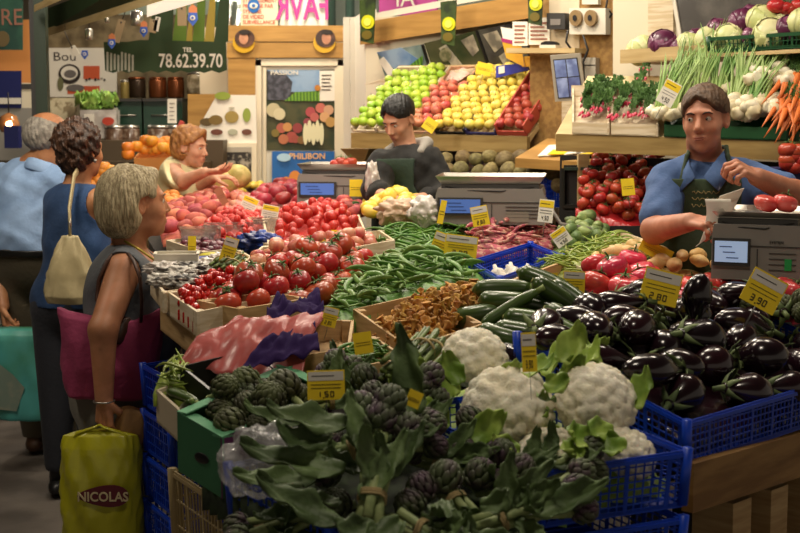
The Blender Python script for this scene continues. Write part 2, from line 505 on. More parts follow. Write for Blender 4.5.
# window over the back wall: pale lit hall beyond glass
pw = Pl((0, WY, 2.3))
def wpane(n, x0, x1, Y, y0=-30, y1=27):
    e = Pl((0, Y, 2)); e.root('window_%d' % n, None, None, (x0+x1)/2, 5); del_ = e.e; struct(e.e)
    e.rect('pane', x0, y1, x1, y0, M['glass'], 0, .008)
    for x in (x0, (x0+x1)/2, x1): e.rect('window_frame', x-1.5, y1, x+1.5, y0, M['white'], 0, .03)
wpane(1, 212, 362, 9.75)
bk = MB().box((-.6, 11.2, 2.9), (3.4, .05, 1.6)); struct(bk.build('wall_beyond', mat('lit_hall', '#c8d8c8', .8)))
for k, x in enumerate((218, 243, 331, 350)):
    q = P(x, 0, 10.6); tag(MB().tube([(q.x, q.y, 2.2), (q.x, q.y, 3.7)], .035).build('roof_strut', mat('strut_paint', '#5f8a78', .5)), ['leftmost green strut behind the glass left of the camera notice', 'green strut behind the camera notice', 'green strut right of the pink letters', 'rightmost green strut behind the glass near the corner beam'][k], 'strut', 'roof struts behind the glass')
# ---- wooden beams and post
pb = Pl((0, 9.6, 2.2)); pb.root('wooden_beam', 'pine double beam above the white poster door', 'beam', 300, 42)
pb.rect('plank', 228, 42, 362, 26, M['pine'], 0, .06); pb.rect('plank', 228, 58, 362, 43, M['pine'], 0, .055)
for k, (x, l) in enumerate(((246, 'round photo sticker of a child at left end of pine beam'), (326, 'round photo sticker of a smiling person at right end of pine beam'))):
    pb.root('photo_sticker', l, 'sticker', x, 40, 'round photo stickers on the pine beam')
    pb.oval('rim', x-1, 43, 11, 10.5, mat('mustard', '#c89a1c', .5), .07); pb.oval('photo', x, 39, 10, 9, mat('brown_photo', '#6e4a38', .5, col2='#3c2a24', nscale=12), .075)
    pb.oval('face', x-1+2*k, 39, 4.6, 6, mat('print_skin', '#c08a68', .5, col2='#a8745a', nscale=20), .08); pb.oval('hair', x+2*k, 33, 5.5, 2.6, M['ink'], .084)
pb.root('wooden_post', 'pine post standing under the left end of the beam', 'post', 242, 100); pb.rect('plank', 229, 175, 256, 58, M['pine'], 0, .05)
tag(MB().hexa([P(360,45,8.3), P(625,3,7.05), P(625,3,7.15), P(360,45,8.4), P(360,23,8.3), P(625,-22,7.05), P(625,-22,7.15), P(360,23,8.4)]).build('wooden_beam', M['pine']), 'long pine beam over the sloping fruit shelf', 'beam')
tag(MB().hexa([P(370,20,8.35), P(560,-14,7.4), P(560,-14,7.45), P(370,20,8.4), P(370,14,8.35), P(560,-22,7.4), P(560,-22,7.45), P(370,14,8.4)]).build('window_rail', M['white']), 'white rail running above the long pine beam', 'rail')
tag(MB().hexa([P(610,2,6.9), P(500,30,7.3), P(500,30,7.4), P(610,2,7.0), P(640,-8,6.9), P(590,2,7.2), P(590,2,7.3), P(640,-8,7.0)]).build('metal_bracket', M['grey']), 'grey metal strip crossing the right end of pine beam', 'bracket') if False else None
# pink mirrored lettering
pp = Pl((0, 9.6, 2.4)); pp.root('window_sign', 'white sign with pink mirrored letters behind glass', 'sign', 303, 8)
pp.rect('panel', 280, 27, 328, -14, mat('sign_white', '#dfe6dc', .6), -.02, .01)
t_ = pp.txt('FAVR', 303, 8, 27, M['pink'], .02, sx=-.62, bold=.02)
W8 = Pl(P(400, 0, 8.4), E1); W8.root('window_sign', 'pink and white sign above the long pine beam', 'sign', 405, 4)
W8.rect('panel', 376, 15, 434, -14, mat('sign_pink', '#b84a92', .6), -.04, .01); t_ = W8.txt('AP', 404, -1, 18, M['white'], .02, sx=-1.1)
# camera notice
pp.root('camera_notice', 'notice about video surveillance in red capitals', 'notice', 258, 10)
pp.rect('sheet', 241, 26, 278, -12, mat('notice_cream', '#dccfb0', .6), .01, .004)
for i, s_ in enumerate(('ETABLISSEMENT', 'PROTEGE PAR', 'SYSTEME', 'DE VIDEO', 'SURVEILLANCE')): pp.txt(s_, 243, 1+i*5.4, 4.0, M['red'], .016, sx=.88, bold=.012, align='LEFT')
pp.oval('emblem', 254, 6, 6, 7, M['bluepr'], .018); pp.oval('emblem_centre', 254, 6, 4, 3, M['white'], .023); pp.oval('emblem_eye', 254, 6, 1.8, 1.8, M['bluepr'], .028)
# door with poster
pb.root('pine_backboard', 'pine panel behind the white fruit chart', 'panel', 222, 118); pb.rect('plank', 188, 150, 258, 94, M['pine'], -.02, .03)
pd = Pl((0, 9.62, 1.5)); pd.root('door_1', None, None, 300, 120); struct(pd.e)
pd.rect('door_panel', 260, 330, 341, 64, M['white'], 0, .03)
for r in ((256,330,262,60),(338,330,344,60),(256,66,344,59),(264,330,267,68),(335,330,338,68)): pd.rect('door_frame', *r, M['cream'], .03, .03)
pd.root('poster', 'tall PASSION poster of vegetables under a blue sky', 'poster', 301, 110)
pd.rect('sheet', 267, 150, 336, 70, mat('poster_dark', '#2e3a22', .5, col2='#4a4a2c', nscale=9), .035, .004)
pd.rect('sky', 268, 92, 320, 70, mat('poster_sky', '#5f86b4', .5, col2='#8aa4c0', nscale=5), .041, .002)
pd.shape('dark_trees', [(268,100),(290,100),(293,82),(286,74),(268,71)], mat('poster_tree','#33343c',.5,col2='#545560',nscale=30), .044,.002)
pd.shape('field', [(285,101),(320,101),(320,91),(296,92)], mat('poster_field','#6e9a2c',.5,col2='#3f6a1c',nscale=14,wave=1), .046,.002)
pd.rect('text_panel', 320, 101, 335, 71, M['paper'], .044, .002)
pd.oval('emblem', 318, 88, 3, 3, mat('poster_ochre','#b8782c',.5), .05)
pd.txt('PASSION', 285, 73, 4.5, M['white'], .05, sx=1.15, bold=.02)
for k in range(5): pd.rect('text_line', 322, 76+k*3.6, 332-k%3, 75+k*3.6, M['ink'], .048, .001)
for cx, cy, r, c in ((282,128,5,'#a85a48'),(292,137,5.5,'#a04a40'),(288,127,4.5,'#c08a50'),(298,128,5,'#8e3c3c'),(284,139,5,'#b06a48'),(296,139,4,'#96483c'),(276,133,4,'#7a6a30'),(302,140,4,'#7a5a30'),(311,112,5,'#a8484c'),(315,117,4.5,'#b86058'),(321,108,5,'#c0685a'),(329,110,5,'#c89a78'),(325,117,5,'#d0a070'),(331,122,5,'#b89050'),(274,110,7,'#b8ae8a'),(280,114,6,'#c8be9a'),(308,122,4,'#904048')):
    pd.oval('printed_vegetable', cx, cy, r, r, mat('pr'+c, c, .5), .046)
for k in range(5): pd.oval('printed_endive', 306+k*4, 134-(k%2)*3, 2.4, 11, mat('endive_print','#ddd8b0',.5), .05)
pd.root('melon_box_sign', 'blue PHILIBON printed box panel under the tall poster', 'box', 304, 165)
pd.rect('panel', 273, 184, 335, 151, M['bluepr'], .06, .02); pd.txt('PHILIBON', 308, 156, 6, mat('sign_orange_text','#e8b478',.5), .085, bold=.02)
pd.oval('printed_cloud', 285, 157, 7, 4, mat('cloud_print','#a8cbe0',.5), .082); pd.oval('printed_melon', 296, 177, 6, 7, mat('melon_print','#d8893c',.5), .082); pd.oval('printed_melon', 287, 180, 5, 4, mat('melon_print','#d8893c',.5), .082)
# fruit chart and framed photograph on the left of the door
pc = Pl((0, 9.5, 1.6)); pc.root('fruit_chart', 'white fruit chart poster with pears and dried pieces', 'poster', 230, 120)
pc.shape('sheet', [(190,143),(257,143),(256,95),(217,95)], M['paper'], 0, .01)
for cx, cy, rx, ry, c in ((207,122,7,4,'#5c4a28'),(216,120,7,5,'#7a6230'),(232,117,7,6,'#9a8444'),(247,115,4,7,'#8a9a40'),(217,132,6,3,'#6a3c2c'),(233,132,5,3,'#a8a890'),(247,132,5,3,'#6a4030'),(232,108,3,1,'#b0a890')):
    pc.oval('printed_fruit', cx, cy, rx, ry, mat('fc'+c, c, .6), .012)
pc.oval('corner_sticker', 223, 96, 8, 4, mat('olive_sticker','#8a9a3c',.5), .014)
pc.root('framed_photograph', 'framed black and white group photograph below fruit chart', 'picture', 228, 165)
pc.rect('frame', 186, 186, 257, 143, M['cream'], 0, .03); pc.rect('photo', 190, 182, 252, 147, mat('bw_photo','#2c2824',.5,col2='#a09888',nscale=26,nlo=.5,nhi=.62,detail=6), .031, .003)
pc.rect('photo_sky', 190, 152, 252, 147, mat('bw_sky','#a8a090',.6), .035, .002)
# white column boards right of the door
cl = MB()
for x in (347, 354, 361): cl.box(tuple(P(x, 150, 9.0)[:2])+(1.15,), (.042, .03, 2.3))
tag(cl.build('column_panelling', M['white']), 'white vertical boards between poster door and fruit shelf', 'panelling')
pk = Pl(P(368, 40, 8.2), E1)
for k, (x, y, l) in enumerate(((368,24,'green and yellow lemon pennant at the beam corner'),(449,26,'green pennant with round lemon hanging on the long beam'),(536,6,'green pennant with lemon at the right end of long beam'))):
    pk = Pl(P(x, y, (8.05, 7.6, 6.98)[k]), E1); pk.root('lemon_pennant', l, 'pennant', x, y, 'lemon pennants on the beams')
    pk.shape('banner', [(x-7,y+17),(x+6,y+20),(x+8,y-26),(x-8,y-24)], mat('pennant_green','#3d4f22',.5,col2='#24301a',nscale=16), 0, .006)
    pk.oval('lemon', x+1, y-2, 6.5, 7, mat('lemon_print','#c8c81c',.5), .008); pk.oval('lemon_core', x+1, y-2, 3.5, 4, mat('lemon_print2','#dce05c',.5), .013)
    pk.oval('lower_fruit', x, y+11, 5, 4.5, mat('olive_print','#6a5c20',.5), .008)
# ================================================================ left background: neighbouring stalls
gp = P(43, 100, 7.6); tag(MB().box((gp.x, gp.y, 1.9), (.062, .06, 3.8)).box((gp.x-.045, gp.y+.01, 1.9), (.03, .04, 3.8), mi=1).build('steel_post', [M['greypost'], M['greyd']]), 'dark green steel post at the left', 'post')
pl = Pl((0, 9.8, 1.8)); pl.root('market_booth', 'orange painted stall panel behind the elderly man', 'panel', 18, 60); pl.rect('panel', -60, 83, 37, 20, M['orange'], 0, .03); pl.rect('lower_panel', -60, 108, 37, 83, M['cream'], 0, .03)
pl.rect('blue_band', -60, 108, 23, 71, M['darkblue'], .035, .01); pl.rect('white_band', -60, 104, 23, 98, M['white'], .05, .01); pl.rect('grey_band', -60, 89, 36, 84, M['greyd'], .032, .01)
pl.rect('cupboard', -60, 160, 37, 108, mat('stall_grey','#8e8a82',.6), 0, .03)
q = Pl((0, 9.3, 2.1)); q.root('canvas_sign', 'dark green sign with pink lettering at top left', 'sign', 8, 24)
q.rect('panel', -30, 50, 23, -10, mat('sign_green','#22463c',.5,col2='#2f5a48',nscale=6), 0, .01); q.txt('RE', 12, 18, 17, mat('sign_rose','#9a6a58',.5), .013, sx=.9); q.oval('painted_pot', 3, 39, 7, 8, mat('sign_brown','#6a5a38',.5), .012)
q = P(9, 124, 9.0); lp = MB(); lp.lathe([(.01,-.06),(.05,-.05),(.07,0),(.05,.05),(.01,.07)], 16); o = lp.build('glass_lantern', mat('amber_glass','#b87a4a',.15,coat=.6), loc=q); tag(o, 'round amber glass lamp hanging by the orange panel', 'lamp')
MB().ball((0,0,0), .02).build('bulb', mat('bulb_glow','#ffd0a0',.4,emit=14), o, loc=(.02,-.07,0)); MB().tube([(0,0,.07),(0,0,.2)], .004).build('cord', M['wire'], o)
q = P(13, 137, 8.9); tag(MB().box(q, (.09, .08, .14)).build('blue_box', M['darkblue']), 'navy box under the round amber lamp', 'box')
# awning with beam
aw = tag(empty('shop_awning', P(110, 20, 8.2)), 'olive green awning running up over the coffee stall', 'awning'); b0 = P(110, 20, 8.2)
MB().hexa([p-b0 for p in (P(48,36,8.6), P(190,-8,6.6), P(190,-8,6.7), P(48,36,8.7), P(48,28,8.6), P(190,-19,6.6), P(190,-19,6.7), P(48,28,8.7))]).build('edge_rail', M['plywood'], aw)
MB().hexa([p-b0 for p in (P(48,31,8.65), P(190,-14,6.65), P(190,-14,6.75), P(48,31,8.75), P(48,8,8.65), P(150,-30,6.65), P(150,-30,6.75), P(48,8,8.75))]).build('canvas', M['canvas'], aw)
rj = Matrix.Rotation(-.2,3,'Y')
for k in range(9):
    x = 66+k*9; MB().box(P(x, 25-3.2*(k)+1.0, 8.3-.12*k)-b0, (.012,.012,.04+.02*(k%2))).build('lettering_mark', M['ink'], aw) if k not in (4,) else None
tag(MB().hexa([P(34,12,7.3), P(66,-2,6.8), P(66,-2,6.9), P(34,12,7.4), P(34,5,7.3), P(62,-8,6.8), P(62,-8,6.9), P(34,5,7.4)]).build('wooden_rail', M['plywood']), 'pale wooden rail resting on the steel post', 'rail')
sc_ = P(168, 8, 7.6)
o = tag(MB().hexa([P(147,17,7.4), P(205,0,7.0), P(205,0,7.1), P(147,17,7.5), P(147,5,7.4), P(175,-12,7.0), P(175,-12,7.1), P(147,5,7.5)]).build('strip_light', mat('strip_lamp','#f2e6cc',.4,emit=.9)), 'white strip light fixture at top left', 'light')
# phone-number valance
pv = Pl((0, 8.9, 2)); pv.root('shop_canopy', 'green scalloped canopy with white telephone number', 'awning', 170, 50)
pts = [(104,42),(128,42),(140,40),(226,42),(227,70)]+[(227-k*7.6, 71+(2 if k%2 else -.5)) for k in range(1,17)]
pv.shape('valance', [(p[0],p[1]) for p in pts][::-1], M['canvas'], 0, .012)
pv.txt('TEL', 188, 50, 4.5, M['paper'], .016, bold=.02); pv.txt('78.62.39.70', 191, 61.5, 14, M['paper'], .016, sx=.72, bold=.015)
for k in range(8): pv.rect('faded_lettering', 107+k*3.6, 72-(k%3), 109+k*3.6, 52+(k*5%4), mat('faded_grey','#a8a898',.7), .014, .002)
for k,(x0,x1,mm) in enumerate(((148,172,'canvas'),(172,186,'stripe'),(186,192,'stripey'),(192,204,'stripe'),(204,214,'stripey'),(214,228,'canvas'))): pv.shape('canopy_stripe', [(x0,42),(x1,42),(x1+2,-20),(x0+8,-20)], M[mm], -.02+.002*k, .01)
# coffee poster
pf = Pl((0, 10.6, 2)); pf.root('coffee_poster', 'white poster with sketched cup and handwritten Bou above it', 'poster', 82, 72)
pf.rect('sheet', 49, 97, 117, 48, M['paper'], 0, .01); pf.txt('Bou', 65, 57, 9, M['ink'], .013, sx=1.2)
pf.rect('red_block', 84, 79, 100, 66, mat('poster_orange','#cc5a34',.6), .012, .003); pf.rect('red_block', 68, 94, 100, 86, mat('poster_orange','#cc5a34',.6), .011, .003)
pf.oval('cup', 70, 74, 11, 10, M['ink'], .014); pf.oval('cup_inside', 70, 73, 8.5, 7, M['paper'], .019); pf.oval('coffee', 71, 74, 6, 4, mat('sketch_grey','#6a6460',.6), .024); pf.oval('leaf_sketch', 61, 84, 3, 7, mat('poster_olive','#6a6a48',.6), .014)
[pf.rect('scribble', 86+k*3, 81-(k%3), 88+k*3, 79-(k%2), M['ink'], .017, .001) for k in range(7)] ; pf.oval('saucer', 76, 88, 9, 3.5, mat('sketch_grey','#6a6460',.6), .016)
# back counter of the coffee stall
slabs('shop_counter', [(P(45,160,9.4), P(215,160,9.4), .9, .33)], mat('counter_brown','#4a3c28'), 'pale counter of the coffee stall', 'counter')
slabs('shop_backing', [(P(45,15,10.66), P(232,15,10.66), 2.3, .05)], mat('shop_back','#8a7a5a',.7,col2='#5c4e36',nscale=7,detail=6), 'dim backing wall of the coffee stall', 'wall panel')
slabs('silo_counter', [(P(100,139,9.75), P(232,139,9.75), 1.5, .5)], mat('counter_brown','#4a3c28',.6,col2='#5e4c34',nscale=6), 'pale rear counter under the dark green silos', 'counter')
slabs('silo_shelf', [(P(115,99,10.3), P(190,99,10.3), .03, .3)], M['greypost'], 'green shelf carrying the copper canisters', 'shelf')
def jar(x, y, h, w, Y, m, label, lid, cat='canister', nm='canister', grp=None):
    b = P(x, y, Y); hh = h*Y/F; r = w*Y/F/2
    o = MB().lathe([(r*.96,0),(r,.01),(r,hh*.8),(r*.9,hh*.88)], 18).build(nm, m, loc=b); tag(o, label, cat, grp)
    MB().lathe([(r*.95,hh*.88),(r*.98,hh*.9),(r*.9,hh*.98),(r*.2,hh)], 18).build('lid', lid, o); return o
cop = mat('copper','#7a4426',.3,metal=.7); 
for k, (x, w, m, l) in enumerate(((137,18,mat('dark_tin','#3a2c20',.3,metal=.6),'dark tin canister left of the copper ones'),(158,18,cop,'left copper canister on the green shelf'),(176,17,cop,'right copper canister on the green shelf'))): jar(x, 98, 21, w, 10.1, m, l, cop)
jar(125, 100, 20, 9, 10.0, mat('brass_tin','#8c7a44',.35,metal=.5), 'brass coloured canister beside the dark tin', M['steel']); 
jar(200, 94, 22, 26, 10.1, mat('clear_jar','#b8a88c',.15,coat=.5,col2='#7a6a50',nscale=20), 'wide glass jar right of the copper canisters', M['steel'], 'jar', 'glass_jar'); jar(222, 93, 20, 12, 10.1, mat('clear_jar2','#3a3a38',.2,col2='#8a8a90',nscale=20), 'narrow glass jar beside the pine post', M['greyd'], 'jar', 'glass_jar')
for k,(x0,x1) in enumerate(((119,146),(148,186))):
    b = P((x0+x1)/2, 138, 9.9); w = (x1-x0)*9.9/F; o = tag(MB().box((0,0,.13), (w,.3,.26)).build('coffee_silo', mat('silo_green','#1d3a2c',.3,coat=.4), loc=b), ('left','right')[k]+' dark green coffee silo under the shelf', 'silo', 'coffee silos')
    MB().box((0,-.01,.265),(w*1.03,.32,.02)).build('lid', M['greyd'], o); MB().tube([(-w*.3,-.155,.16),(w*.3,-.155,.16)], .004).build('handle', M['steel'], o)
bag = lambda x,y,w,h,Y,m,l,c='bag',nm='bean_bag': tag(MB().ball((0,0,h/2),(w/2,w/3,h/2),14).build(nm, m, loc=P(x,y,Y)), l, c)
bm_ = mat('wrapped_beans','#5c4434',.25,col2='#a09080',nscale=25,nlo=.5,nhi=.7,coat=.4)
for k,(x,w,l) in enumerate(((116,.15,'leftmost glass jar of dark sweets before the silos'),(131,.13,'second glass jar of sweets from the left'),(160,.17,'wide glass jar below the white paper label'),(176,.14,'glass jar left of the small red packet'))): jar(x, 152, 27, w*1400/9.5, 9.5, bm_, l, M['steel'], 'jar', 'sweet_jar', 'jars before the silos')
tag(MB().box((0,0,0),(.03,.03,.13),R=(0,.5,0)).build('red_packet', mat('red_packet','#b8443c',.4), loc=P(178,130,9.2)), 'small red packet leaning beside the auburn-haired woman', 'packet')
pr = Pl((0, 9.6, 1.7)); pr.root('hanging_label', 'long white paper label hanging before the silos', 'label', 175, 111); pr.rect('sheet', 170, 123, 179, 99, M['paper'], .1, .003); 
for k in range(5): pr.rect('text_line', 172, 104+k*4, 177-k%2, 103+k*4, mat('faint_ink','#8a8076',.6), .104, .001)
pr.root('packet_display', 'clear plastic box of red and white packets', 'display box', 101, 122); pr.rect('box', 84, 138, 120, 110, mat('clear_box','#b0a8a0',.15,coat=.5,col2='#d8d4cc',nscale=10), .0, .12); pr.oval('red_print', 112, 121, 6, 4, M['red'], .125); pr.rect('white_print', 88, 132, 98, 114, M['paper'], .124, .003)
pr.root('crowd_poster', 'small pale poster of figures above the elderly man', 'poster', 62, 108); pr.rect('sheet', 50, 125, 80, 98, mat('pale_print','#c4b898',.6,col2='#8a7a5c',nscale=18,nlo=.5,nhi=.6), 0, .01)
# hanging tags, lamps
mt = mat('hang_grey','#8a8272',.5)
for k,(x,y,w,h,a,c,l) in enumerate(((107,17,5,11,0,'g','grey lamp can hanging left of the white badges'),(89,34,8,11,0,'g','grey lamp can hanging below the awning edge'),(137,18,13,15,0,'g','largest metal lamp can under the awning'),(119,31,7,23,.3,'t','brown cardboard tag hanging tilted under awning'),(153,26,8,13,.2,'t','cardboard tag left of the striped canopy'),(182,16,9,19,0,'t','cardboard tag hanging in front of canopy stripes'),(74,51,7,10,-.5,'w','small white tag hanging over the coffee poster'),(157,24,5,14,.2,'w','small white tag beside brown cardboard tag'))):
    b = P(x,y,8.6); w, h = w*8.6/F, h*8.6/F
    o = empty('hanging_lamp' if c=='g' else 'hanging_tag', b, (0,a,0)); tag(o, l, 'lamp' if c=='g' else 'tag')
    if c=='g': MB().lathe([(w*.45,-h/2),(w*.5,-h/2+.01),(w*.5,h*.4),(w*.2,h/2)],14).build('housing', M['steel'], o)
    else: MB().box((0,0,0),(w,.006,h)).build('card', M['white'] if c=='w' else mat('kraft','#a08a68',.7), o); MB().ball((0,-.005,h*.38),.006,8).build('eyelet', M['greyd'], o)
    MB().tube([(0,0,h/2),(.01,0,h/2+.12)], .003, 5).build('string', M['wire'], o)
for k,(x,y,l) in enumerate(((85,54,'round blue and white badge over the coffee poster'),(112,43,'orange-topped blue badge beside the cardboard tag'),(144,31,'orange-topped blue badge left of the canopy stripes'),(193,18,'largest orange-topped blue badge before canopy stripes'))):
    s_ = (3.6,3.8,4,5.2)[k]; p_ = Pl((0,8.5-.1*k,2)); p_.root('paper_badge', l, 'badge', x, y, 'blue paper badges under the awning')
    if k: p_.shape('orange_top', [(x-s_*.8,y),(x+s_*.8,y),(x+s_*.8,y-s_*2),(x,y-s_*2.6),(x-s_*.8,y-s_*2)], mat('badge_orange','#c87a4c',.6), 0, .005)
    p_.shape('shield', [(x-s_,y+s_*.3),(x,y+s_*1.6),(x+s_,y+s_*.3),(x+s_*.8,y-s_),(x-s_*.8,y-s_)], mat('badge_blue','#3458b0',.5), .006, .004); p_.oval('ring', x, y, s_*.5, s_*.5, M['white'], .011); p_.oval('dot', x, y, s_*.25, s_*.25, mat('badge_blue','#3458b0',.5), .016)
# ================================================================ produce prototypes (unlinked; copies are linked)
def V3(*a): return Vector(a)
def star(n, r, w, z, droop, mb, mi=0, seed=0):
    rr = random.Random(seed)
    for k in range(n):
        a = 2*PI*k/n+rr.uniform(-.2,.2); c, s = math.cos(a), math.sin(a); L = r*rr.uniform(.8,1.15)
        g = []
        for i in range(4):
            t = i/3; wd = w*(1-t)**.7*(1 if i else .6); d = L*t; zz = z+droop*t*t+(.004*math.sin(t*3))
            g.append([(c*d-s*q*wd, s*d+c*q*wd, zz+(.001 if q else .002)) for q in (-1,0,1)])
        mb.sheet(g, .0012, mi)
def round_fruit(name, r, m, flat=1, ribs=0, ramp=0, dimple=.25, n=14, stem=None, calyx=None, seed=0):
    prof = []
    for i in range(1, 12):
        ph = PI*i/12; z = -math.cos(ph)*flat; q = math.sin(ph)
        if i > 8: z -= dimple*(1-q)**1.2*1.2
        if i < 3: z += dimple*.5*(1-q)
        prof.append((r*q, r*z))
    prof = [(r*.06, r*(-flat+dimple*.5))]+prof+[(r*.06, r*(flat-dimple*1.3))]
    o = MB().lathe(prof, n, ribs=ribs, ramp=ramp).build(name, m, link=False)
    if calyx:
        mb = MB(); star(5, r*.62, r*.13, r*(flat-dimple*.62), -r*.08, mb, seed=seed); mb.tube([(0,0,r*(flat-dimple)),(r*.05,0,r*(flat+.15)),(r*.12,r*.04,r*(flat+.3))], r*.06, 5)
        mb.build('calyx', calyx, o, link=False)
    if stem: MB().tube([(0,0,r*(flat-dimple)),(r*.04,0,r*(flat+.1)),(r*.14,0,r*(flat+.3))], r*.05, 5).build('stem', stem, o, link=False)
    return o
leafg = mat('calyx_green','#4a6428',.6); stemb = mat('fruit_stem','#4a3420',.7)
tomA = mat('tomato_skin','#a83424',.32,var=.18,hue=.012,coat=.12,col2='#c05034',nscale=12,nlo=.5,nhi=.8)
tomP = mat('pink_tomato_skin','#cc3844',.25,var=.12,hue=.01,coat=.35,col2='#d85050',nscale=10)
TOM = [round_fruit('tomato', .040+.002*k, tomA, .86, 5+k, .008, .16, 20, calyx=leafg, seed=k) for k in range(3)]
BEEF = [round_fruit('beef_tomato', .048+.003*k, tomP, .78, 7+k, .022, .2, 28, calyx=leafg if k == 1 else None, seed=9+k) for k in range(2)]
cherryA = mat('cherry_tomato_skin','#b01c14',.2,var=.2,coat=.3)
CHT = [round_fruit('cherry_tomato', .0155, cherryA, .97, dimple=.1, n=10)]
def fruit(name, r, c, c2=None, var=.12, hue=.01, flat=.92, rough=.35, n=12, nscale=10, stem=None, coat=.1):
    return round_fruit(name, r, mat(name+'_skin'+c, c, rough, var=var, hue=hue, col2=c2, nscale=nscale, coat=coat), flat, n=n, dimple=.22, stem=stem)
GREENA = fruit('green_apple', .036, '#8fb52c', '#b5c84a', stem=stemb); YELA = fruit('yellow_apple', .037, '#d8be4a', '#dcc964', stem=stemb)
REDA = fruit('red_apple', .036, '#93302c', '#b85040', var=.2, hue=.015, stem=stemb); PINKA = fruit('pink_apple', .037, '#c8785a', '#b04a40', var=.15, hue=.01, stem=stemb)
PEACH = [fruit('peach', .038, '#b04e4c', '#c87458', var=.15, rough=.7, coat=0, nscale=14), fruit('peach', .036, '#8e343e', '#b45650', var=.15, rough=.7, coat=0, nscale=14)]
NECT = [fruit('nectarine', .036, '#ac4446', '#cc8468', var=.15, nscale=16), fruit('nectarine', .036, '#bc5a54', '#d89a7c', var=.15, nscale=16)]
APRI = [fruit('apricot', .03, '#e0823a', '#e89a50', var=.1, rough=.6, coat=0)]
ORNG = [fruit('orange', .042, '#e08a2c', '#e49a40', flat=.97)]
PLUM = [fruit('plum', .022, '#4a1c2a', '#6a2c3c', var=.3)]
YSQ = [fruit('yellow_courgette', .035, '#e0c23c', '#ecd468', flat=1.5)]
BIGR = [fruit('red_onion', .048, '#8c2430', '#a83844', var=.2, flat=.85)]
STRAW = round_fruit('strawberry', .0165, mat('strawberry_skin','#c02c24',.3,var=.15,coat=.2,bump=.4,bscale=300), 1.25, dimple=.05, n=9)
POT = []
for k in range(3):
    rr = random.Random(k); pr_ = [(.004,-.038)]+[(.024*math.sin(PI*(i+.5)/10)**.6*rr.uniform(.93,1.05), -.038+.0076*(i+.5)) for i in range(10)]+[(.004,.038)]
    POT.append(MB().lathe(pr_, 14).build('new_potato', mat('potato_skin','#d8b478',.5,var=.08,hue=.008,col2='#c89a5c',nscale=30,nlo=.5,nhi=.7), link=False))
def bent(L, n, bend, twist=0, f=None):
    pts = []
    for i in range(n+1):
        t = i/n-.5; pts.append((L*t, bend*(1-4*t*t), twist*math.sin(t*5)))
    return pts
def bean(name, L, r, bend, m, flat=.6, n=8, lumpy=0, sides=7):
    rad = [r*max(.12, min(1, 6*min(i/n, 1-i/n)))*(1+lumpy*(i%2)) for i in range(n+1)]
    return MB().tube(bent(L, n, bend, bend*.3), rad, sides, flat=flat).build(name, m, link=False)
fbm = mat('flat_bean_skin','#557a30',.45,var=.18,hue=.015,col2='#6c9044',nscale=25)
FLATB = [bean('flat_green_bean', .12+.01*k, .0085, .008+.004*k, fbm, .4) for k in range(4)]
gbm = mat('green_bean_skin','#4a7420',.45,var=.2,hue=.015); GREENB = [bean('green_bean', .105+.01*k, .0042, .006+.006*k, gbm, .95, sides=6) for k in range(4)]
lbm = mat('pale_bean_skin','#86983a',.45,var=.2,hue=.02); PALEB = [bean('pale_green_bean', .095+.01*k, .0036, .005+.007*k, lbm, .95, sides=6) for k in range(4)]
bbm = mat('borlotti_skin','#b05560',.5,var=.15,hue=.01,col2='#cc9c88',nscale=60,nlo=.5,nhi=.56); BORL = [bean('borlotti_pod', .12+.01*k, .0085, .008+.006*k, bbm, .7, lumpy=.12, n=10) for k in range(4)]
chm = mat('chanterelle_flesh','#c8984a',.7,var=.25,hue=.012,col2='#9c6a30',nscale=40)
CHAN = []
for k in range(4):
    rr = random.Random(20+k); mb = MB(); R_ = rr.uniform(.010,.015); pr_ = [(.003,-.02),(.0035,-.008),(.005,.0),(R_*.7,.008),(R_,.011),(R_*.95,.013),(R_*.55,.009),(.002,.004)]
    mb.lathe(pr_, 14, ribs=4+k, ramp=.09); CHAN.append(mb.build('chanterelle', chm, link=False))
# aubergine
aubm = mat('aubergine_skin','#150b12',.2,coat=.35,var=.3,col2='#220c14',nscale=4); aubc = mat('aubergine_calyx','#6f7f4c',.6,col2='#4c5c34',nscale=20)
AUB = []
for k in range(4):
    L = (.15,.165,.18,.14)[k]; W = (.044,.046,.041,.050)[k]; pts = []; rad = []
    for i in range(13):
        t = i/12; pts.append((L*(t-.5), (.012,.02,-.01,.004)[k]*math.sin(PI*t), 0))
        rad.append(max(.003, W*math.sin(PI*min(1, .02+t*.98))**.5*(1.0 if t < .45 else 1-.55*((t-.45)/.55)**1.1)) if 0 < i < 12 else (.008 if i == 0 else .014))
    o = MB().tube(pts, rad, 22).build('aubergine', aubm, link=False)
    mb = MB(); tmp = MB(); star(5, .048, .013, 0, -.034, tmp, seed=k)
    tmp.tube([(0,0,-.004),(0,0,.012),(.006,0,.032)], [.013,.007,.0075], 8)
    ma = Matrix.Translation((L*.5-.004, (.0,.004,0,0)[k], 0)) @ Matrix.Rotation(PI/2, 4, 'Y'); mb.add([ma @ Vector(p) for p in tmp.v], tmp.f)
    mb.build('calyx', aubc, o, link=False); AUB.append(o)
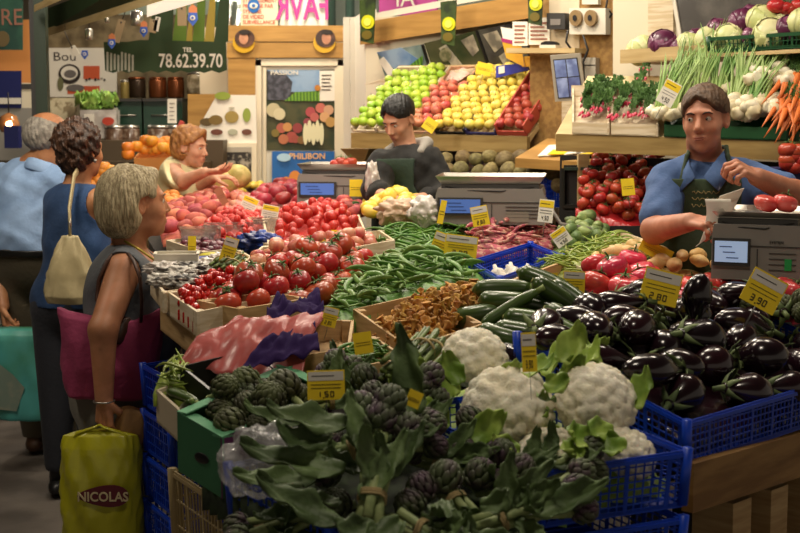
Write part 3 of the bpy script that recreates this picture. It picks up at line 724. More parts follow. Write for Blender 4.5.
# courgette
coum = mat('courgette_skin','#34481e',.3,var=.2,coat=.3,col2='#56702e',nscale=3,stretch=(1,8,8),nlo=.45,nhi=.75)
def courg(L, r, bend, seed):
    pts = bent(L, 12, bend); rad = [r*(.35,.85,1,1,1,1,.98,.96,.93,.9,.85,.7,.5)[i] for i in range(13)]
    o = MB().tube(pts, rad, 16).build('courgette', coum, link=False)
    x = L/2; MB().tube([(x-.004,0,0),(x+.012,-.003,0),(x+.026,-.005,0)], [r*.5,r*.4,r*.46], 8).build('stem', mat('courgette_stem','#7a8a4a',.6), o, link=False)
    MB().tube([(-x-.001,0,0),(-x-.006,0,0)], [r*.3,r*.2], 8).build('blossom_end', mat('blossom_scar','#8a8a50',.7), o, link=False); return o
COU = [courg(.2,.021,.01,0), courg(.22,.023,-.012,1), courg(.19,.022,.006,2)]
# curd / noise ball helpers
def ico(sub):
    import bmesh
    bm = bmesh.new(); bmesh.ops.create_icosphere(bm, subdivisions=sub, radius=1); v = np.array([p.co[:] for p in bm.verts]); f = [tuple(q.index for q in t.verts) for t in bm.faces]; bm.free(); return v, f
ICO5 = ico(5); ICO4 = ico(4); ICO3 = ico(3)
def fib(n, seed, jit=.3):
    rr = np.random.RandomState(seed); i = np.arange(n)+.5; z = 1-2*i/n; th = PI*(1+5**.5)*i; q = np.sqrt(1-z*z)
    p = np.stack([q*np.cos(th), q*np.sin(th), z], 1)+rr.normal(0, jit/math.sqrt(n), (n,3)); return p/np.linalg.norm(p,axis=1)[:,None]
def curd(v, n, seed, amp):
    c = fib(n, seed, .55); R = 2.15/math.sqrt(n)
    d = np.sqrt(np.maximum(0, 2-2*(v @ c.T))).min(1); return amp*np.sqrt(np.maximum(0, 1-(d/R)**2))
curdm = mat('cauliflower_curd','#ddd5bc',.8,sss=.1,col2='#e8e2d0',nscale=18,bump=.35,bscale=160,var=.05)
cleaf = mat('cauliflower_leaf','#6c8c30',.5,col2='#a4bc58',nscale=7,bump=.3,bscale=30,var=.1)
def leafsheet(L, W, cup=.3, curl=.5, wav=.06, ni=10, nj=6, seed=0, lob=0, M=None, t=.0016, mb=None, mi=0, rib=.06):
    rr = random.Random(seed); ph = rr.uniform(0,6); g = []
    for i in range(ni+1):
        u = i/ni; w = W*math.sin(PI*(.06+.9*u)**.75)**.8*(1+lob*math.sin(u*PI*7+ph)); a = curl*u*1.6
        y = L*(math.sin(a)/a if a > .05 else 1)*u; zc = L*u*(1-math.cos(a))/max(a,.05) if a > .05 else 0
        row = []
        for j in range(nj+1):
            s_ = j/nj*2-1; row.append((s_*w*(1-.25*cup*abs(s_)), y, zc+cup*w*abs(s_)**1.6*.9-(rib*W if j*2==nj else 0)+wav*W*math.sin(u*11+s_*4+ph)*abs(s_)**1.5*2))
        g.append(row)
    mb = mb or MB(); return mb.sheet(g, t, mi, M=M)
CAU = []
for k in range(3):
    v, f = ICO5; h = curd(v, 100+k*15, k, .16)+curd(v, 650, k+7, .06); r = .082
    vv = v*(1+h)[:,None]*r; vv[:,2] *= .8; vv[:,2] = np.maximum(vv[:,2], -.035)
    root = empty('cauliflower', link=False); mb = MB(); mb.add(vv.tolist(), f); mb.build('curd', curdm, root, link=False)
    rr = random.Random(k)
    for j in range(8):
        a = 2*PI*j/8+rr.uniform(-.25,.25); Mx = Matrix.Rotation(a,4,'Z') @ Matrix.Translation((0,.04,-.062)) @ Matrix.Rotation(rr.uniform(.35,.75),4,'X')
        leafsheet(rr.uniform(.08,.12), rr.uniform(.032,.046), .5, rr.uniform(.5,1.3), .09, ni=14, seed=k*9+j, lob=.025, M=Mx).build('leaf', cleaf, root, link=False)
    CAU.append(root)
# cabbages
def cabbage(name, m, r, seed, flat=.92):
    v, f = ICO4; rr = np.random.RandomState(seed); root = empty(name, link=False)
    vv = v*r*np.array([1,1,flat]); mb = MB(); mb.add(vv.tolist(), f); mb.build('heart', m, root, link=False)
    for j in range(6):
        a0 = 2*PI*j/6+rr.uniform(-.3,.3); g = []; hi = rr.uniform(2.0,2.5)
        for i in range(11):
            ph = .15+hi*i/10; row = []
            for q in range(9):
                s_ = q/8*2-1; a = a0+s_*.95*math.sin(min(PI*.97,.35+ph*.9))**.3*(1 if i < 9 else .8); e = 1.02+.012*(j%3)+(.05 if i >= 9 else 0)*(i-8)*.4+.05*abs(s_)**4+.012*math.sin(a*9+ph*7)
                if q == 4: e += .02
                row.append((r*e*math.sin(ph)*math.cos(a), r*e*math.sin(ph)*math.sin(a), -r*flat*e*math.cos(ph)))
            g.append(row)
        MB().sheet(g, .002).build('leaf', m, root, link=False)
    return root
REDCAB = [cabbage('red_cabbage', mat('red_cabbage_leaf','#57203f',.35,var=.2,col2='#8a5070',nscale=9,nlo=.5,nhi=.75,bump=.3,coat=.2), .062+.006*k, k) for k in range(2)]
GRNCAB = [cabbage('green_cabbage', mat('green_cabbage_leaf','#b9bf7c',.4,var=.08,hue=.01,col2='#d4d2a0',nscale=7,bump=.2), .068+.006*k, 5+k) for k in range(2)]
# artichoke
artm = mat('artichoke_bract','#4a5438',.6,col2='#4a3444',nscale=22,nlo=.45,nhi=.65,var=.2,bump=.15); artg = mat('green_artichoke_bract','#525a34',.6,col2='#3c3c28',nscale=14,var=.15,bump=.2)
arts = mat('artichoke_stem','#7c8c58',.6,col2='#93a06a',nscale=5,stretch=(9,9,1)); artl = mat('artichoke_leaf','#42552f',.55,col2='#5f7446',nscale=6,bump=.35,bscale=40,var=.15)
def arti_mb(r, seed, n=52):
    rr = random.Random(seed); mb = MB(); mb.ball((0,0,0),(r*.8,r*.8,r*.95),12)
    for k in range(n):
        t = (k+.5)/n; ph = .45+2.2*t; a = k*2.39996; e = .84+.1*(1-t); L = r*(.62+.25*math.sin(PI*t)); w = r*.27*(1.15-.45*t); g = []
        for i in range(6):
            u = i/5; p_ = ph+u*L/r*.95; rad_ = e+.13*math.sin(u*2.2)+.05*u*(1-t)
            ww = w*(1-u**2.2)**.6+.0004
            row = []
            for j in range(5):
                s_ = j/4*2-1; b = a+s_*ww/(r*max(.3,math.sin(min(p_,2.9)))); q = rad_-.06*s_*s_
                row.append((r*q*math.sin(p_)*math.cos(b), r*q*math.sin(p_)*math.sin(b), -r*1.12*q*math.cos(p_)))
            g.append(row)
        mb.sheet(g, .0016)
    return mb
ARTM = [arti_mb(.034+.002*k, k, 46).mesh('artichoke_head', artm) for k in range(2)]; ARTG = [arti_mb(.044+.003*k, 5+k).mesh('artichoke_head', artg) for k in range(2)]
ARTI = []
for k in range(2):
    o = mkobj('artichoke', ARTG[k], link=False); MB().tube([(0,0,-.04),(.004,0,-.075),(.0,.003,-.1)], .011, 8).build('stem', arts, o, link=False); ARTI.append(o)
SMALLART = [mkobj('small_artichoke', ARTM[k], link=False) for k in range(2)]
ALEAF = []
for k in range(4):
    mb = MB(); leafsheet((.24,.2,.28,.17)[k], (.045,.04,.05,.038)[k], .35, (.5,.9,.3,1.2)[k], .18, 16, 8, k, lob=.16, t=.002, mb=mb, rib=.12); ALEAF.append(mb.mesh('leaf', artl))
def art_bunch(seed, nh=4, nl=6, L=.2):
    """stems run along +x from the tie at the origin to the heads"""
    rr = random.Random(seed); root = empty('artichoke_bunch', link=False)
    for k in range(nh):
        a = 2*PI*k/nh+rr.uniform(-.3,.3); sp = .016; e = V3(L*rr.uniform(.75,1.05), math.cos(a)*.05+rr.uniform(-.01,.01), abs(math.sin(a))*.035-.005)
        s0 = V3(-L*rr.uniform(.3,.55), math.cos(a)*sp*1.4, math.sin(a)*sp*1.4)
        MB().tube([s0, V3(0, math.cos(a)*sp, math.sin(a)*sp), e*.6+V3(0,0,.004), e], [.012,.011,.010,.012], 9, flat=.85).build('stem', arts, root, link=False)
        h = mkobj('artichoke_head', ARTM[k%2], root, e+V3(.028,0,0), False, (rr.uniform(-.3,.3), PI/2+rr.uniform(-.25,.25), math.atan2(e.y, e.x*1.5)))
    for k in range(nl):
        a = rr.uniform(-1.1,1.1); x = rr.uniform(-.02,L*.7)
        lf = mkobj('leaf', ALEAF[k%4], root, (x, rr.uniform(-.02,.02), .008+.004*k), False, (rr.uniform(-.15,.2), rr.uniform(-.3,.3), -PI/2+a+(PI if k%4==3 else 0))); lf.scale = (.62,.62,.62)
    mb = MB(); 
    for z in (-.004,.002,.007): mb.tube([(z+.002*math.sin(3*q), .029*math.cos(q), .029*math.sin(q)) for q in [2*PI*i/16 for i in range(17)]], .0028, 5)
    mb.build('tie', mat('raffia','#a89468',.8), root, link=False); return root
# asparagus bundle lying along x
aspm = mat('asparagus_spear','#6f8240',.5,col2='#4c5c34',nscale=8,stretch=(1,6,6),var=.1)
def aspar(seed, n=12, L=.24):
    rr = random.Random(seed); root = empty('asparagus_bundle', link=False)
    for k in range(n):
        a = 2*PI*k/n*1.9; q = .012+.016*(k%2)+rr.uniform(-.003,.003); y, z = q*math.cos(a), q*math.sin(a); mb = MB()
        mb.tube([(-L/2,y,z),(0,y*.95,z*.95),(L*.36,y*1.15,z*1.15),(L*.44,y*1.2,z*1.2),(L*.5+rr.uniform(-.01,.01),y*1.3,z*1.3)],[.0065,.006,.0055,.0065,.0015],7)
        for j in range(5): mb.ball((L*(.1+.07*j), y*1.1+.004*math.cos(j*2.2), z*1.1+.004*math.sin(j*2.2)), (.008,.003,.003), 6)
        mb.build('spear', aspm, root, link=False)
    for x in (-L*.28, L*.2): MB().tube([(x, .034*math.cos(q), .034*math.sin(q)) for q in [2*PI*i/16 for i in range(17)]], .003, 5, flat=2).build('band', mat('raffia','#a89468',.8), root, link=False)
    return root
# bunches with tops: root bulbs at -x, tops to +x
def bunch(name, bulb, n, topm, tl, tw, nt, seed, spread=.05, curl=.3, bname='bulb', leafy=False, up=.3):
    rr = random.Random(seed); root = empty(name, link=False)
    for k in range(n):
        o = mkobj(bname, bulb, root, (rr.uniform(-.015,.02), (k-(n-1)/2)*spread*2/n+rr.uniform(-.004,.004), rr.uniform(0,.6)*spread), False, (rr.uniform(-.5,.5), rr.uniform(-.4,.2), rr.uniform(-.4,.4)))
    mb = MB()
    for k in range(nt):
        y = rr.uniform(-1,1); L = tl*rr.uniform(.7,1.1); z0 = rr.uniform(0,.02); e = rr.uniform(-.4,.4)*curl; q = []
        for i in range(7):
            t = i/6; q.append((.015+L*t*math.cos(up*t), y*spread*.5+(y*.5+e)*L*.35*t*t, z0+L*up*t*(1-.45*t)+rr.uniform(-.001,.001)))
        if leafy:
            mb.tube(q[:5], [.0018]*5, 4)
            for i in range(2,7):
                for w in (-1,1):
                    Mx = Matrix.Translation(q[i]) @ Matrix.Rotation(-PI/2+w*rr.uniform(.3,1.2),4,'Z') @ Matrix.Rotation(rr.uniform(-.4,.7),4,'X'); leafsheet(tw*rr.uniform(1.5,2.4), tw*.7, .3, .8, .2, 4, 2, k, M=Mx, mb=mb, t=.001)
        else: mb.tube(q, [tw,tw,tw*.95,tw*.85,tw*.7,tw*.5,tw*.15], 6, flat=.7)
    mb.build('tops', topm, root, link=False); return root
radm = MB().lathe([(.001,-.03),(.002,-.02),(.008,-.01),(.0115,0),(.010,.01),(.004,.015)],10,M=Matrix.Rotation(PI/2,4,'Y')).mesh('radish', mat('radish_skin','#c23a54',.35,col2='#e8c8c4',nscale=14,nlo=.55,nhi=.65,var=.1))
onim = MB().lathe([(.001,-.03),(.006,-.024),(.026,-.014),(.032,0),(.025,.016),(.010,.026),(.007,.034)],14,M=Matrix.Rotation(PI/2,4,'Y')).mesh('bulb', mat('onion_skin','#e2dac2',.4,col2='#cdbf98',nscale=12,var=.06))
carm = MB().tube([(-.16,.004,0),(-.1,.002,0),(-.04,0,0),(0,0,0),(.008,0,0)],[.001,.006,.011,.0135,.006],10).mesh('carrot', mat('carrot_skin','#cf7034',.5,var=.12,bump=.2,bscale=80))
topg = mat('bunch_leaf','#40622a',.6,var=.15,col2='#587c3c',nscale=12); onig = mat('onion_top','#5f8a3c',.45,var=.15,col2='#98b068',nscale=4)
RADB = [bunch('radish_bunch', radm, 9, topg, .14, .016, 9, k, .05, bname='radish', leafy=True, up=.5) for k in range(2)]
ONIB = [bunch('spring_onion_bunch', onim, 8, onig, .30, .0065, 16, k, .055, 1.4) for k in range(3)]
CARB = [bunch('carrot_bunch', carm, 8, topg, .12, .01, 7, k, .06, bname='carrot', leafy=True) for k in range(2)]
HERB = [bunch('herb_bunch', radm, 1, topg, .15, .014, 12, 30+k, .05, leafy=True, bname='root', up=.6) for k in range(2)]
lett = mat('lettuce_leaf','#6f9a3c',.5,col2='#98b858',nscale=9,var=.1,bump=.3)
def lettuce(seed):
    rr = random.Random(seed); root = empty('lettuce', link=False); MB().ball((0,0,0),(.05,.05,.045),12).build('heart', lett, root, link=False)
    for k in range(14):
        Mx = Matrix.Rotation(k*2.4,4,'Z') @ Matrix.Translation((0,.02,-.03)) @ Matrix.Rotation(.3+.06*k,4,'X'); leafsheet(.12-.003*k,.05,.3,.4+.05*k,.3,8,6,seed+k,lob=.08,M=Mx).build('leaf', lett, root, link=False)
    return root
LETT = [lettuce(3)]
avm = mat('gourd_skin','#587040',.5,var=.2,col2='#8fa060',nscale=12); 
def pear(name, m, L, r): return MB().lathe([(.003,-L/2),(r*.7,-L*.4),(r,-L*.18),(r*.9,L*.05),(r*.6,L*.25),(r*.4,L*.4),(.004,L/2)],14,M=Matrix.Rotation(PI/2,4,'Y')).build(name, m, link=False)
AVO = [pear('green_squash', avm, .1, .034), pear('green_squash', avm, .085, .03)]
GARL = MB().lathe([(.006,-.018),(.02,-.014),(.028,0),(.022,.014),(.008,.022),(.005,.036)],16,ribs=8,ramp=.06).build('garlic_bulb', mat('garlic_skin','#e4dcd0',.5), link=False)
MELON = [round_fruit('melon', .075, mat('melon_skin','#d4c07c',.6,col2='#a89a54',nscale=20,bump=.3,bscale=70), .92, 10, .02, .06, 30)]
# ================================================================ containers
def lerp(a, b, t): return a+(b-a)*t
def wood_crate(c, h, label, cat='crate', m='crate', t=.008, slats=2, group=None, bottom=True, posts=True, name='wooden_crate', tilt=0):
    """c: four rim corners (front-left, front-right, back-right, back-left) in world space; h: depth"""
    c = [Vector(p) for p in c]; b = sum(c, Vector())/4; b.z -= h; root = empty(name, b); tag(root, label, cat, group)
    ctr = sum(c, Vector())/4
    for i in range(4):
        a, d = c[i], c[(i+1) % 4]; dr = (d-a).normalized(); n = dr.cross(Vector((0,0,1))).normalized()
        if (ctr-a).dot(n) < 0: n = -n
        mb = MB(); sh = h/slats
        for k in range(slats):
            z = -sh*k; mb.slab(a+V3(0,0,z)-b, d+V3(0,0,z)-b, sh*.88 if slats > 1 else sh, t, n=n)
        mb.build(('front_board','side_board','back_board','side_board')[i], M[m], root)
        if posts:
            mb = MB(); pt = a+n*t+dr*(t+.001); mb.slab(pt+V3(0,0,.001)-b, pt+dr*.022+V3(0,0,.001)-b, h, .022, n=n); mb.build('corner_post', M[m], root)
    if bottom:
        z = V3(0,0,-h); k = (ctr-c[0])*.02; MB().hexa([p+z-b for p in c]+[p+z+V3(0,0,.006)-b for p in c]).build('bottom', M[m], root)
    return root
def plastic_crate(c, h, label, m='blueplastic', nx=22, nz=6, group=None, name='plastic_crate', flare=.01, cat='crate', rim=.012):
    c = [Vector(p) for p in c]; ctr = sum(c, Vector())/4; b = ctr.copy(); b.z -= h; root = empty(name, b); tag(root, label, cat, group)
    base = [p+(ctr-p).normalized()*flare-V3(0,0,h) for p in c]
    for i in range(4):
        a, d = c[i], c[(i+1)%4]; a2, d2 = base[i], base[(i+1)%4]; mb = MB()
        L = (d-a).length; n = max(6, int(L/.02)) if nx else 0
        pt = lambda u, w: lerp(lerp(a, d, u), lerp(a2, d2, u), w)-b
        up = V3(0,0,1); nn = (d-a).cross(up).normalized(); nn = nn if (ctr-a).dot(nn) > 0 else -nn; tt = nn*.0035
        def bar(p, q, w, vert):
            if vert: e = (d-a).normalized()*w/2
            else: e = V3(0,0,w/2)
            mb.hexa([p-e, p+e, p+e+tt, p-e+tt, q-e, q+e, q+e+tt, q-e+tt])
        for k in range(n+1):
            w = .010 if k % 5 == 0 else .0032; bar(pt(k/n, 1), pt(k/n, 0), w, True)
        for k in range(nz+1):
            w = .012 if k in (0, nz) else .0032; bar(pt(0, k/nz), pt(1, k/nz), w, False)
        mb.slab(a-b-nn*.004, d-b-nn*.004, .009, .012, n=nn)
        mb.build(('front_panel','side_panel','back_panel','side_panel')[i], M[m], root)
        mb = MB(); e = (d-a).normalized(); mb.tube([a-b+V3(0,0,.010), a2-b], [.012,.012], 8); mb.build('corner_post', M[m], root)
    mb = MB()
    for k in range(9):
        u = k/8; mb.hexa([lerp(base[0],base[3],u)-b+V3(0,0,0), lerp(base[1],base[2],u)-b, lerp(base[1],base[2],u)-b+V3(0,.006,0), lerp(base[0],base[3],u)-b+V3(0,.006,0)]+[q+V3(0,0,.004) for q in (lerp(base[0],base[3],u)-b, lerp(base[1],base[2],u)-b, lerp(base[1],base[2],u)-b+V3(0,.006,0), lerp(base[0],base[3],u)-b+V3(0,.006,0))])
    mb.hexa([p-b-V3(0,0,.002) for p in base]+[p-b+V3(0,0,.001) for p in base])
    mb.build('bottom', M[m], root); return root
# ---- price tag (card faces -y, stake down), origin at card centre; base width 0.1
DIG = {'1':['b','c'],'2':['a','b','g','e','d'],'3':['a','b','g','c','d'],'4':['f','g','b','c'],'5':['a','f','g','c','d'],'6':['a','f','e','d','c','g'],'8':list('abcdefg'),'9':list('abcdfg'),'0':list('abcdef')}
def tagproto(cardm, headm, price, hd=.3, head=True):
    root = empty('price_tag', link=False); w, h = .1, .085
    MB().box((0,0,0),(w,.002,h)).build('card', cardm, root, link=False)
    if head: MB().box((0,-.0014,h*.5-h*hd/2-.004),(w*.94,.001,h*hd)).build('header_strip', headm, root, link=False)
    mb = MB(); x = -.02; s_ = .007
    for z in (.002,-.008): mb.box((0,-.0018,z),(w*.8,.001,.0012))
    mb.box((-.008,-.0022,h*.5-.016),(w*.6,.001,.0022)) if head else None
    for ch in price:
        if ch == ',': mb.box((x-.002,-.002,-.036),(.003,.001,.003)); x += .006; continue
        cx, cz = x, -.026
        seg = {'a':(cx,cz+s_,2*s_*.6,.0026),'g':(cx,cz,2*s_*.6,.0026),'d':(cx,cz-s_,2*s_*.6,.0026),'f':(cx-s_*.6,cz+s_/2,.0026,s_),'b':(cx+s_*.6,cz+s_/2,.0026,s_),'e':(cx-s_*.6,cz-s_/2,.0026,s_),'c':(cx+s_*.6,cz-s_/2,.0026,s_)}
        for k in DIG[ch]: X, Z, a, b_ = seg[k]; mb.box((X,-.002,Z),(a,.001,b_))
        x += .015
    mb.build('writing', M['ink'], root, link=False)
    MB().tube([(0,.004,h*.2),(0,.004,-h*.5-.06)], .0022, 6).build('stake', mat('stake_steel','#8a8a84',.4,metal=.6), root, link=False)
    return root
TAGY = [tagproto(M['yellow'], M['tagwhite'], p) for p in ('2,80','1,50','3,90')]; TAGW = [tagproto(M['paper'], M['yellow'], '4,50')]; TAGP = [tagproto(M['yellow'], M['tagwhite'], '', head=False)]
TAGS = []
def ptag(px, py, wpx, hpx, roll, label, kind=None, yaw=0, pitch=-.15, off=0, Y=None, dY=0):
    p = S(px, py+hpx*.6) if Y is None else P(px, py, Y)
    yy = p.y+dY-(.13 if Y is None else 0); q = P(px, py, yy); k = wpx*yy/F/.1; kh = hpx*yy/F/.085
    o = inst(kind or TAGY, q, Matrix.Rotation(yaw,3,'Z') @ Matrix.Rotation(pitch,3,'X') @ Matrix.Rotation(roll,3,'Y'), (k, 1, kh), label, 'price tag')
    return o
# ---- shop scales
def scale_machine(c, w, yaw, label, d=None, h=None, lcd='lcd'):
    """c: base centre, w: width"""
    root = empty('weighing_scale', c, (0,0,yaw)); tag(root, label, 'scale', 'counter weighing scales'); d = d or w*.85; h = h or w*.33
    mb = MB(); pr_ = [(-w/2,0),(w/2,0),(w*.5,h*.8),(w*.48,h),(-w*.48,h),(-w*.5,h*.8)]
    mb.poly(pr_, d, z0=-d/2); mb.build('housing', M['grey'], root)
    mb = MB(); mb.box((0,-d/2-.001,h*.62),(w*.98,.004,.003)); mb.box((w*.02,-d/2-.001,h*.3),(.003,.004,h*.55))
    for k in range(4): mb.box((w*.3,-d/2-.001,h*(.2+.1*k)),(w*.3,.004,.002))
    mb.build('groove', M['greyd'], root)
    MB().box((-w*.27,-d/2-.004,h*.5),(w*.42,.012,h*.5)).build('display_bezel', M['greyd'], root)
    sc = MB().box((-w*.27,-d/2-.011,h*.51),(w*.37,.004,h*.38)).build('display', M[lcd], root)
    mb = MB()
    for k in range(3): mb.box((-w*.33+.01*k,-d/2-.014,h*(.6-.1*k)),(w*.14,.001,.003))
    mb.build('digits', M['lcdd'], sc)
    MB().box((0,0,h+.008),(w*.9,d*.9,.016)).build('tray_support', M['greyd'], root)
    t = MB(); tw, td, tz = w*1.0, d*.95, h+.02; t.box((0,0,tz),(tw*.9,td*.9,.004))
    for sx in (-1,1): t.hexa([V3(sx*tw*.45,-td*.45,tz),V3(sx*tw*.45+.003*sx,-td*.45,tz),V3(sx*tw*.45+.003*sx,td*.45,tz),V3(sx*tw*.45,td*.45,tz),V3(sx*tw*.5,-td*.5,tz+w*.065),V3(sx*tw*.5+.003*sx,-td*.5,tz+w*.065),V3(sx*tw*.5+.003*sx,td*.5,tz+w*.065),V3(sx*tw*.5,td*.5,tz+w*.065)])
    for sy in (-1,1): t.hexa([V3(-tw*.45,sy*td*.45,tz),V3(tw*.45,sy*td*.45,tz),V3(tw*.45,sy*td*.45+.003*sy,tz),V3(-tw*.45,sy*td*.45+.003*sy,tz),V3(-tw*.5,sy*td*.5,tz+w*.065),V3(tw*.5,sy*td*.5,tz+w*.065),V3(tw*.5,sy*td*.5+.003*sy,tz+w*.065),V3(-tw*.5,sy*td*.5+.003*sy,tz+w*.065)])
    t.build('tray', M['steel'], root)
    mb = MB(); mb.tube([(-tw*.44,-td*.46,tz-.01),(-tw*.2,-td*.52,tz-.028),(tw*.1,-td*.53,tz-.03),(tw*.44,-td*.46,tz-.012)], .003, 6); mb.build('rim_wire', M['wire'], root)
    for x in (-.35,.35):
        for y in (-.35,.35): MB().tube([(x*w,y*d,-.012),(x*w,y*d,.002)], .014, 10).build('foot', M['black'], root)
    return root, h, tz
# ================================================================ fruit shelf on the right-hand wall (far half)
def QP(px, py, Y): return P(px, py, Y)
FA, FB = P(351, 132, 7.67), P(527, 136, 7.0)                 # front top edge of the shelf
def onshelf(s, t, off=0, lift=.33, back=(.26, .35)):
    """s along the edge, t up the slope"""
    p = FA.lerp(FB, s); return p+Vector((back[0]*t, back[1]*t, lift*t))+Vector((-.35*off, -.46*off, .82*off))
tag(MB().slab(FA+V3(0,0,-.004), FB+V3(0,0,-.004), .082, .03, n=N1).build('shelf_edge_board', M['board']), 'brown front board under the sloping fruit', 'board')
fs = tag(empty('fruit_shelf', FA), 'sloping plywood fruit shelf behind the young seller', 'shelf')
MB().hexa([p-FA for p in (FA+V3(0.02,.03,-.03), FB+V3(0.02,.03,-.03), onshelf(1,1)+V3(.02,.03,-.03), onshelf(0,1)+V3(.02,.03,-.03), FA+V3(0.01,.02,-.01), FB+V3(.01,.02,-.01), onshelf(1,1)+V3(.01,.02,-.01), onshelf(0,1)+V3(.01,.02,-.01))]).build('sloping_panel', M['plywood'], fs)
for s in (.0, .5, 1):
    p = FA.lerp(FB, s)+N1*.25; MB().box((p.x-FA.x, p.y-FA.y, (p.z-.09)/2-FA.z), (.04,.04,p.z-.09)).build('leg', M['plywood'], fs)
q0 = onshelf(0,1); q1 = onshelf(1,1); MB().slab(q0-FA+V3(0,0,.04), q1-FA+V3(0,0,.04), .05, .1, n=N1).build('back_ledge', M['plywood'], fs)
# small console bracket at left end
tag(MB().hexa([FA+V3(.03,.04,-.19),FA+V3(.06,.02,-.19),FA+V3(.1,.1,-.19),FA+V3(.05,.12,-.19),FA+V3(-.06,.0,-.09),FA+V3(.1,-.08,-.09),FA+V3(.2,.1,-.09),FA+V3(.04,.2,-.09)]).build('shelf_bracket', M['board']), 'tapered bracket under the left end of fruit shelf', 'bracket')
def fcrate(s0, s1, m, label, h=.042):
    root = tag(empty('fruit_crate', onshelf((s0+s1)/2, .5)), label, 'crate', 'sloping fruit crates'); b = root.location
    up = Vector((-.35,-.46,.82)).normalized()*h
    for s in (s0, s1):
        a, d = onshelf(s,0), onshelf(s,1); e = E1*.008*(1 if s == s0 else -1); MB().hexa([p-b for p in (a,a+e,d+e,d,a+up*.75,a+e+up*.75,d+e+up,d+up)]).build('side_board', m, root)
    for t in (0, 1):
        a, d = onshelf(s0,t), onshelf(s1,t); e = Vector((.26,.35,.33)).normalized()*.008*(1 if t==0 else -1); MB().hexa([p-b for p in (a,d,d+e,a+e,a+up*(.3 if t==0 else 1),d+up*(.3 if t==0 else 1),d+e+up*(.3 if t==0 else 1),a+e+up*(.3 if t==0 else 1))]).build('end_board', m, root)
fcrate(.01,.16,M['cratew'],'small pale crate of green apples at left end of shelf'); fcrate(.17,.33,M['cratew'],'pale wooden crate of green apples on the shelf'); fcrate(.335,.50,mat('pink_crate','#c89a78',.6),'pinkish crate of blushing apples on fruit shelf')
fcrate(.505,.67,M['black'],'black-lined left crate of yellow apples'); fcrate(.675,.84,mat('purple_crate','#2c2a58',.5),'purple-lined right crate of yellow apples'); fcrate(.845,1.0,mat('red_crate','#b04a3a',.5),'red-sided crate of red apples at right end', h=.085)
def fillslope(s0, s1, proto, label, group, t0=.07, t1=.97, r=.028, tilt=.0, rows2=0):
    W_ = (FB-FA).length; H_ = Vector((.26,.35,.33)).length; out = []
    d = r*1.98; nr = int((t1-t0)*H_/(d*.87)); 
    for j in range(nr+1):
        t = t0+j*d*.87/H_; ns = int((s1-s0)*W_/d)
        for i in range(ns):
            s = s0+(i+.5+(.25 if j%2 else -.25))*(s1-s0)/ns
            if s < s0+.012 or s > s1-.012: continue
            out.append(inst(proto, onshelf(s, t, r*1.35+random.uniform(0,.018)-.01*abs((s-s0)/(s1-s0)-.5)), Euler((random.uniform(-.6,.6),random.uniform(-.6,.6),random.uniform(0,6))), random.uniform(.77,.83), label, 'apple', group))
    return out
ap = fillslope(.01,.16,GREENA,'x','green apples in the left crate',t1=.9); autolabel(ap,'green apple in the small left crate',['top row','upper row','middle row','lower row','bottom row'])
ap = fillslope(.17,.33,GREENA,'x','green apples in the second crate'); autolabel(ap,'green apple in the pale wooden crate',['top row','upper row','middle row','lower row','bottom row'])
ap = fillslope(.335,.50,PINKA,'x','blushing apples on the shelf',t1=.72); autolabel(ap,'orange-pink apple beside the green ones',['top row','upper row','lower row','bottom row'])
ap = fillslope(.505,.67,YELA,'x','yellow apples in the left crate'); autolabel(ap,'yellow apple in the black-lined crate',['top row','upper row','middle row','lower row','bottom row'])
ap = fillslope(.675,.84,YELA,'x','yellow apples in the right crate'); autolabel(ap,'yellow apple in the purple-lined crate',['top row','upper row','middle row','lower row','bottom row'])
ap = fillslope(.845,1.0,REDA,'x','red apples in the red crate'); autolabel(ap,'red apple in the red-sided crate',['top row','upper row','middle row','lower row','bottom row'])
tag(MB().sheet([[onshelf(.36+.1*i/4,.78+.2*j/4,.03+.01*math.sin(i*2+j)) for j in range(5)] for i in range(5)], .002).build('crumpled_paper', mat('pink_tissue','#d8b0a0',.6)), 'pink tissue paper above the blushing apples', 'paper')
ptag(430,125,13,13,.6,'small yellow tag between blushing and yellow apples on the shelf',TAGP,Y=7.1)
ptag(484,69,15,12,.25,'yellow tag at the back of the yellow apples',TAGP,Y=7.45)
pz = Pl(P(513,48,7.3)+V3(0,0,0), E1); pz.root('promotion_card', 'white and orange promotion card standing above yellow apples', 'card', 513, 48)
pz.shape('card', [(507,58),(525,67),(519,30),(501,27)], M['paper'], 0, .004); pz.shape('yellow_print', [(507,58),(525,67),(522,46),(503,42)], mat('promo_yellow','#d8a02c',.5), .005, .002); pz.shape('magenta_band', [(503,42),(522,46),(521,42),(502,38)], mat('promo_magenta','#a02c64',.5), .007, .002)
pz = Pl(P(540,62,7.25), E1); pz.root('orange_packet', 'orange printed packet lying under the wall shelf', 'packet', 540, 62); pz.shape('packet', [(525,67),(552,66),(552,55),(524,57)], mat('packet_orange','#c8861c',.4,col2='#e0b040',nscale=20), 0, .03)
pz = Pl(P(505,66,7.4), E1); pz.root('blue_box', 'open blue fruit box behind yellow apples', 'box', 514, 68); pz.shape('box_side', [(498,78),(530,70),(528,63),(498,66)], mat('box_blue','#3a3ea0',.5), 0, .02); pz.shape('label', [(501,74),(507,73),(507,66),(501,67)], M['paper'], .022, .002)
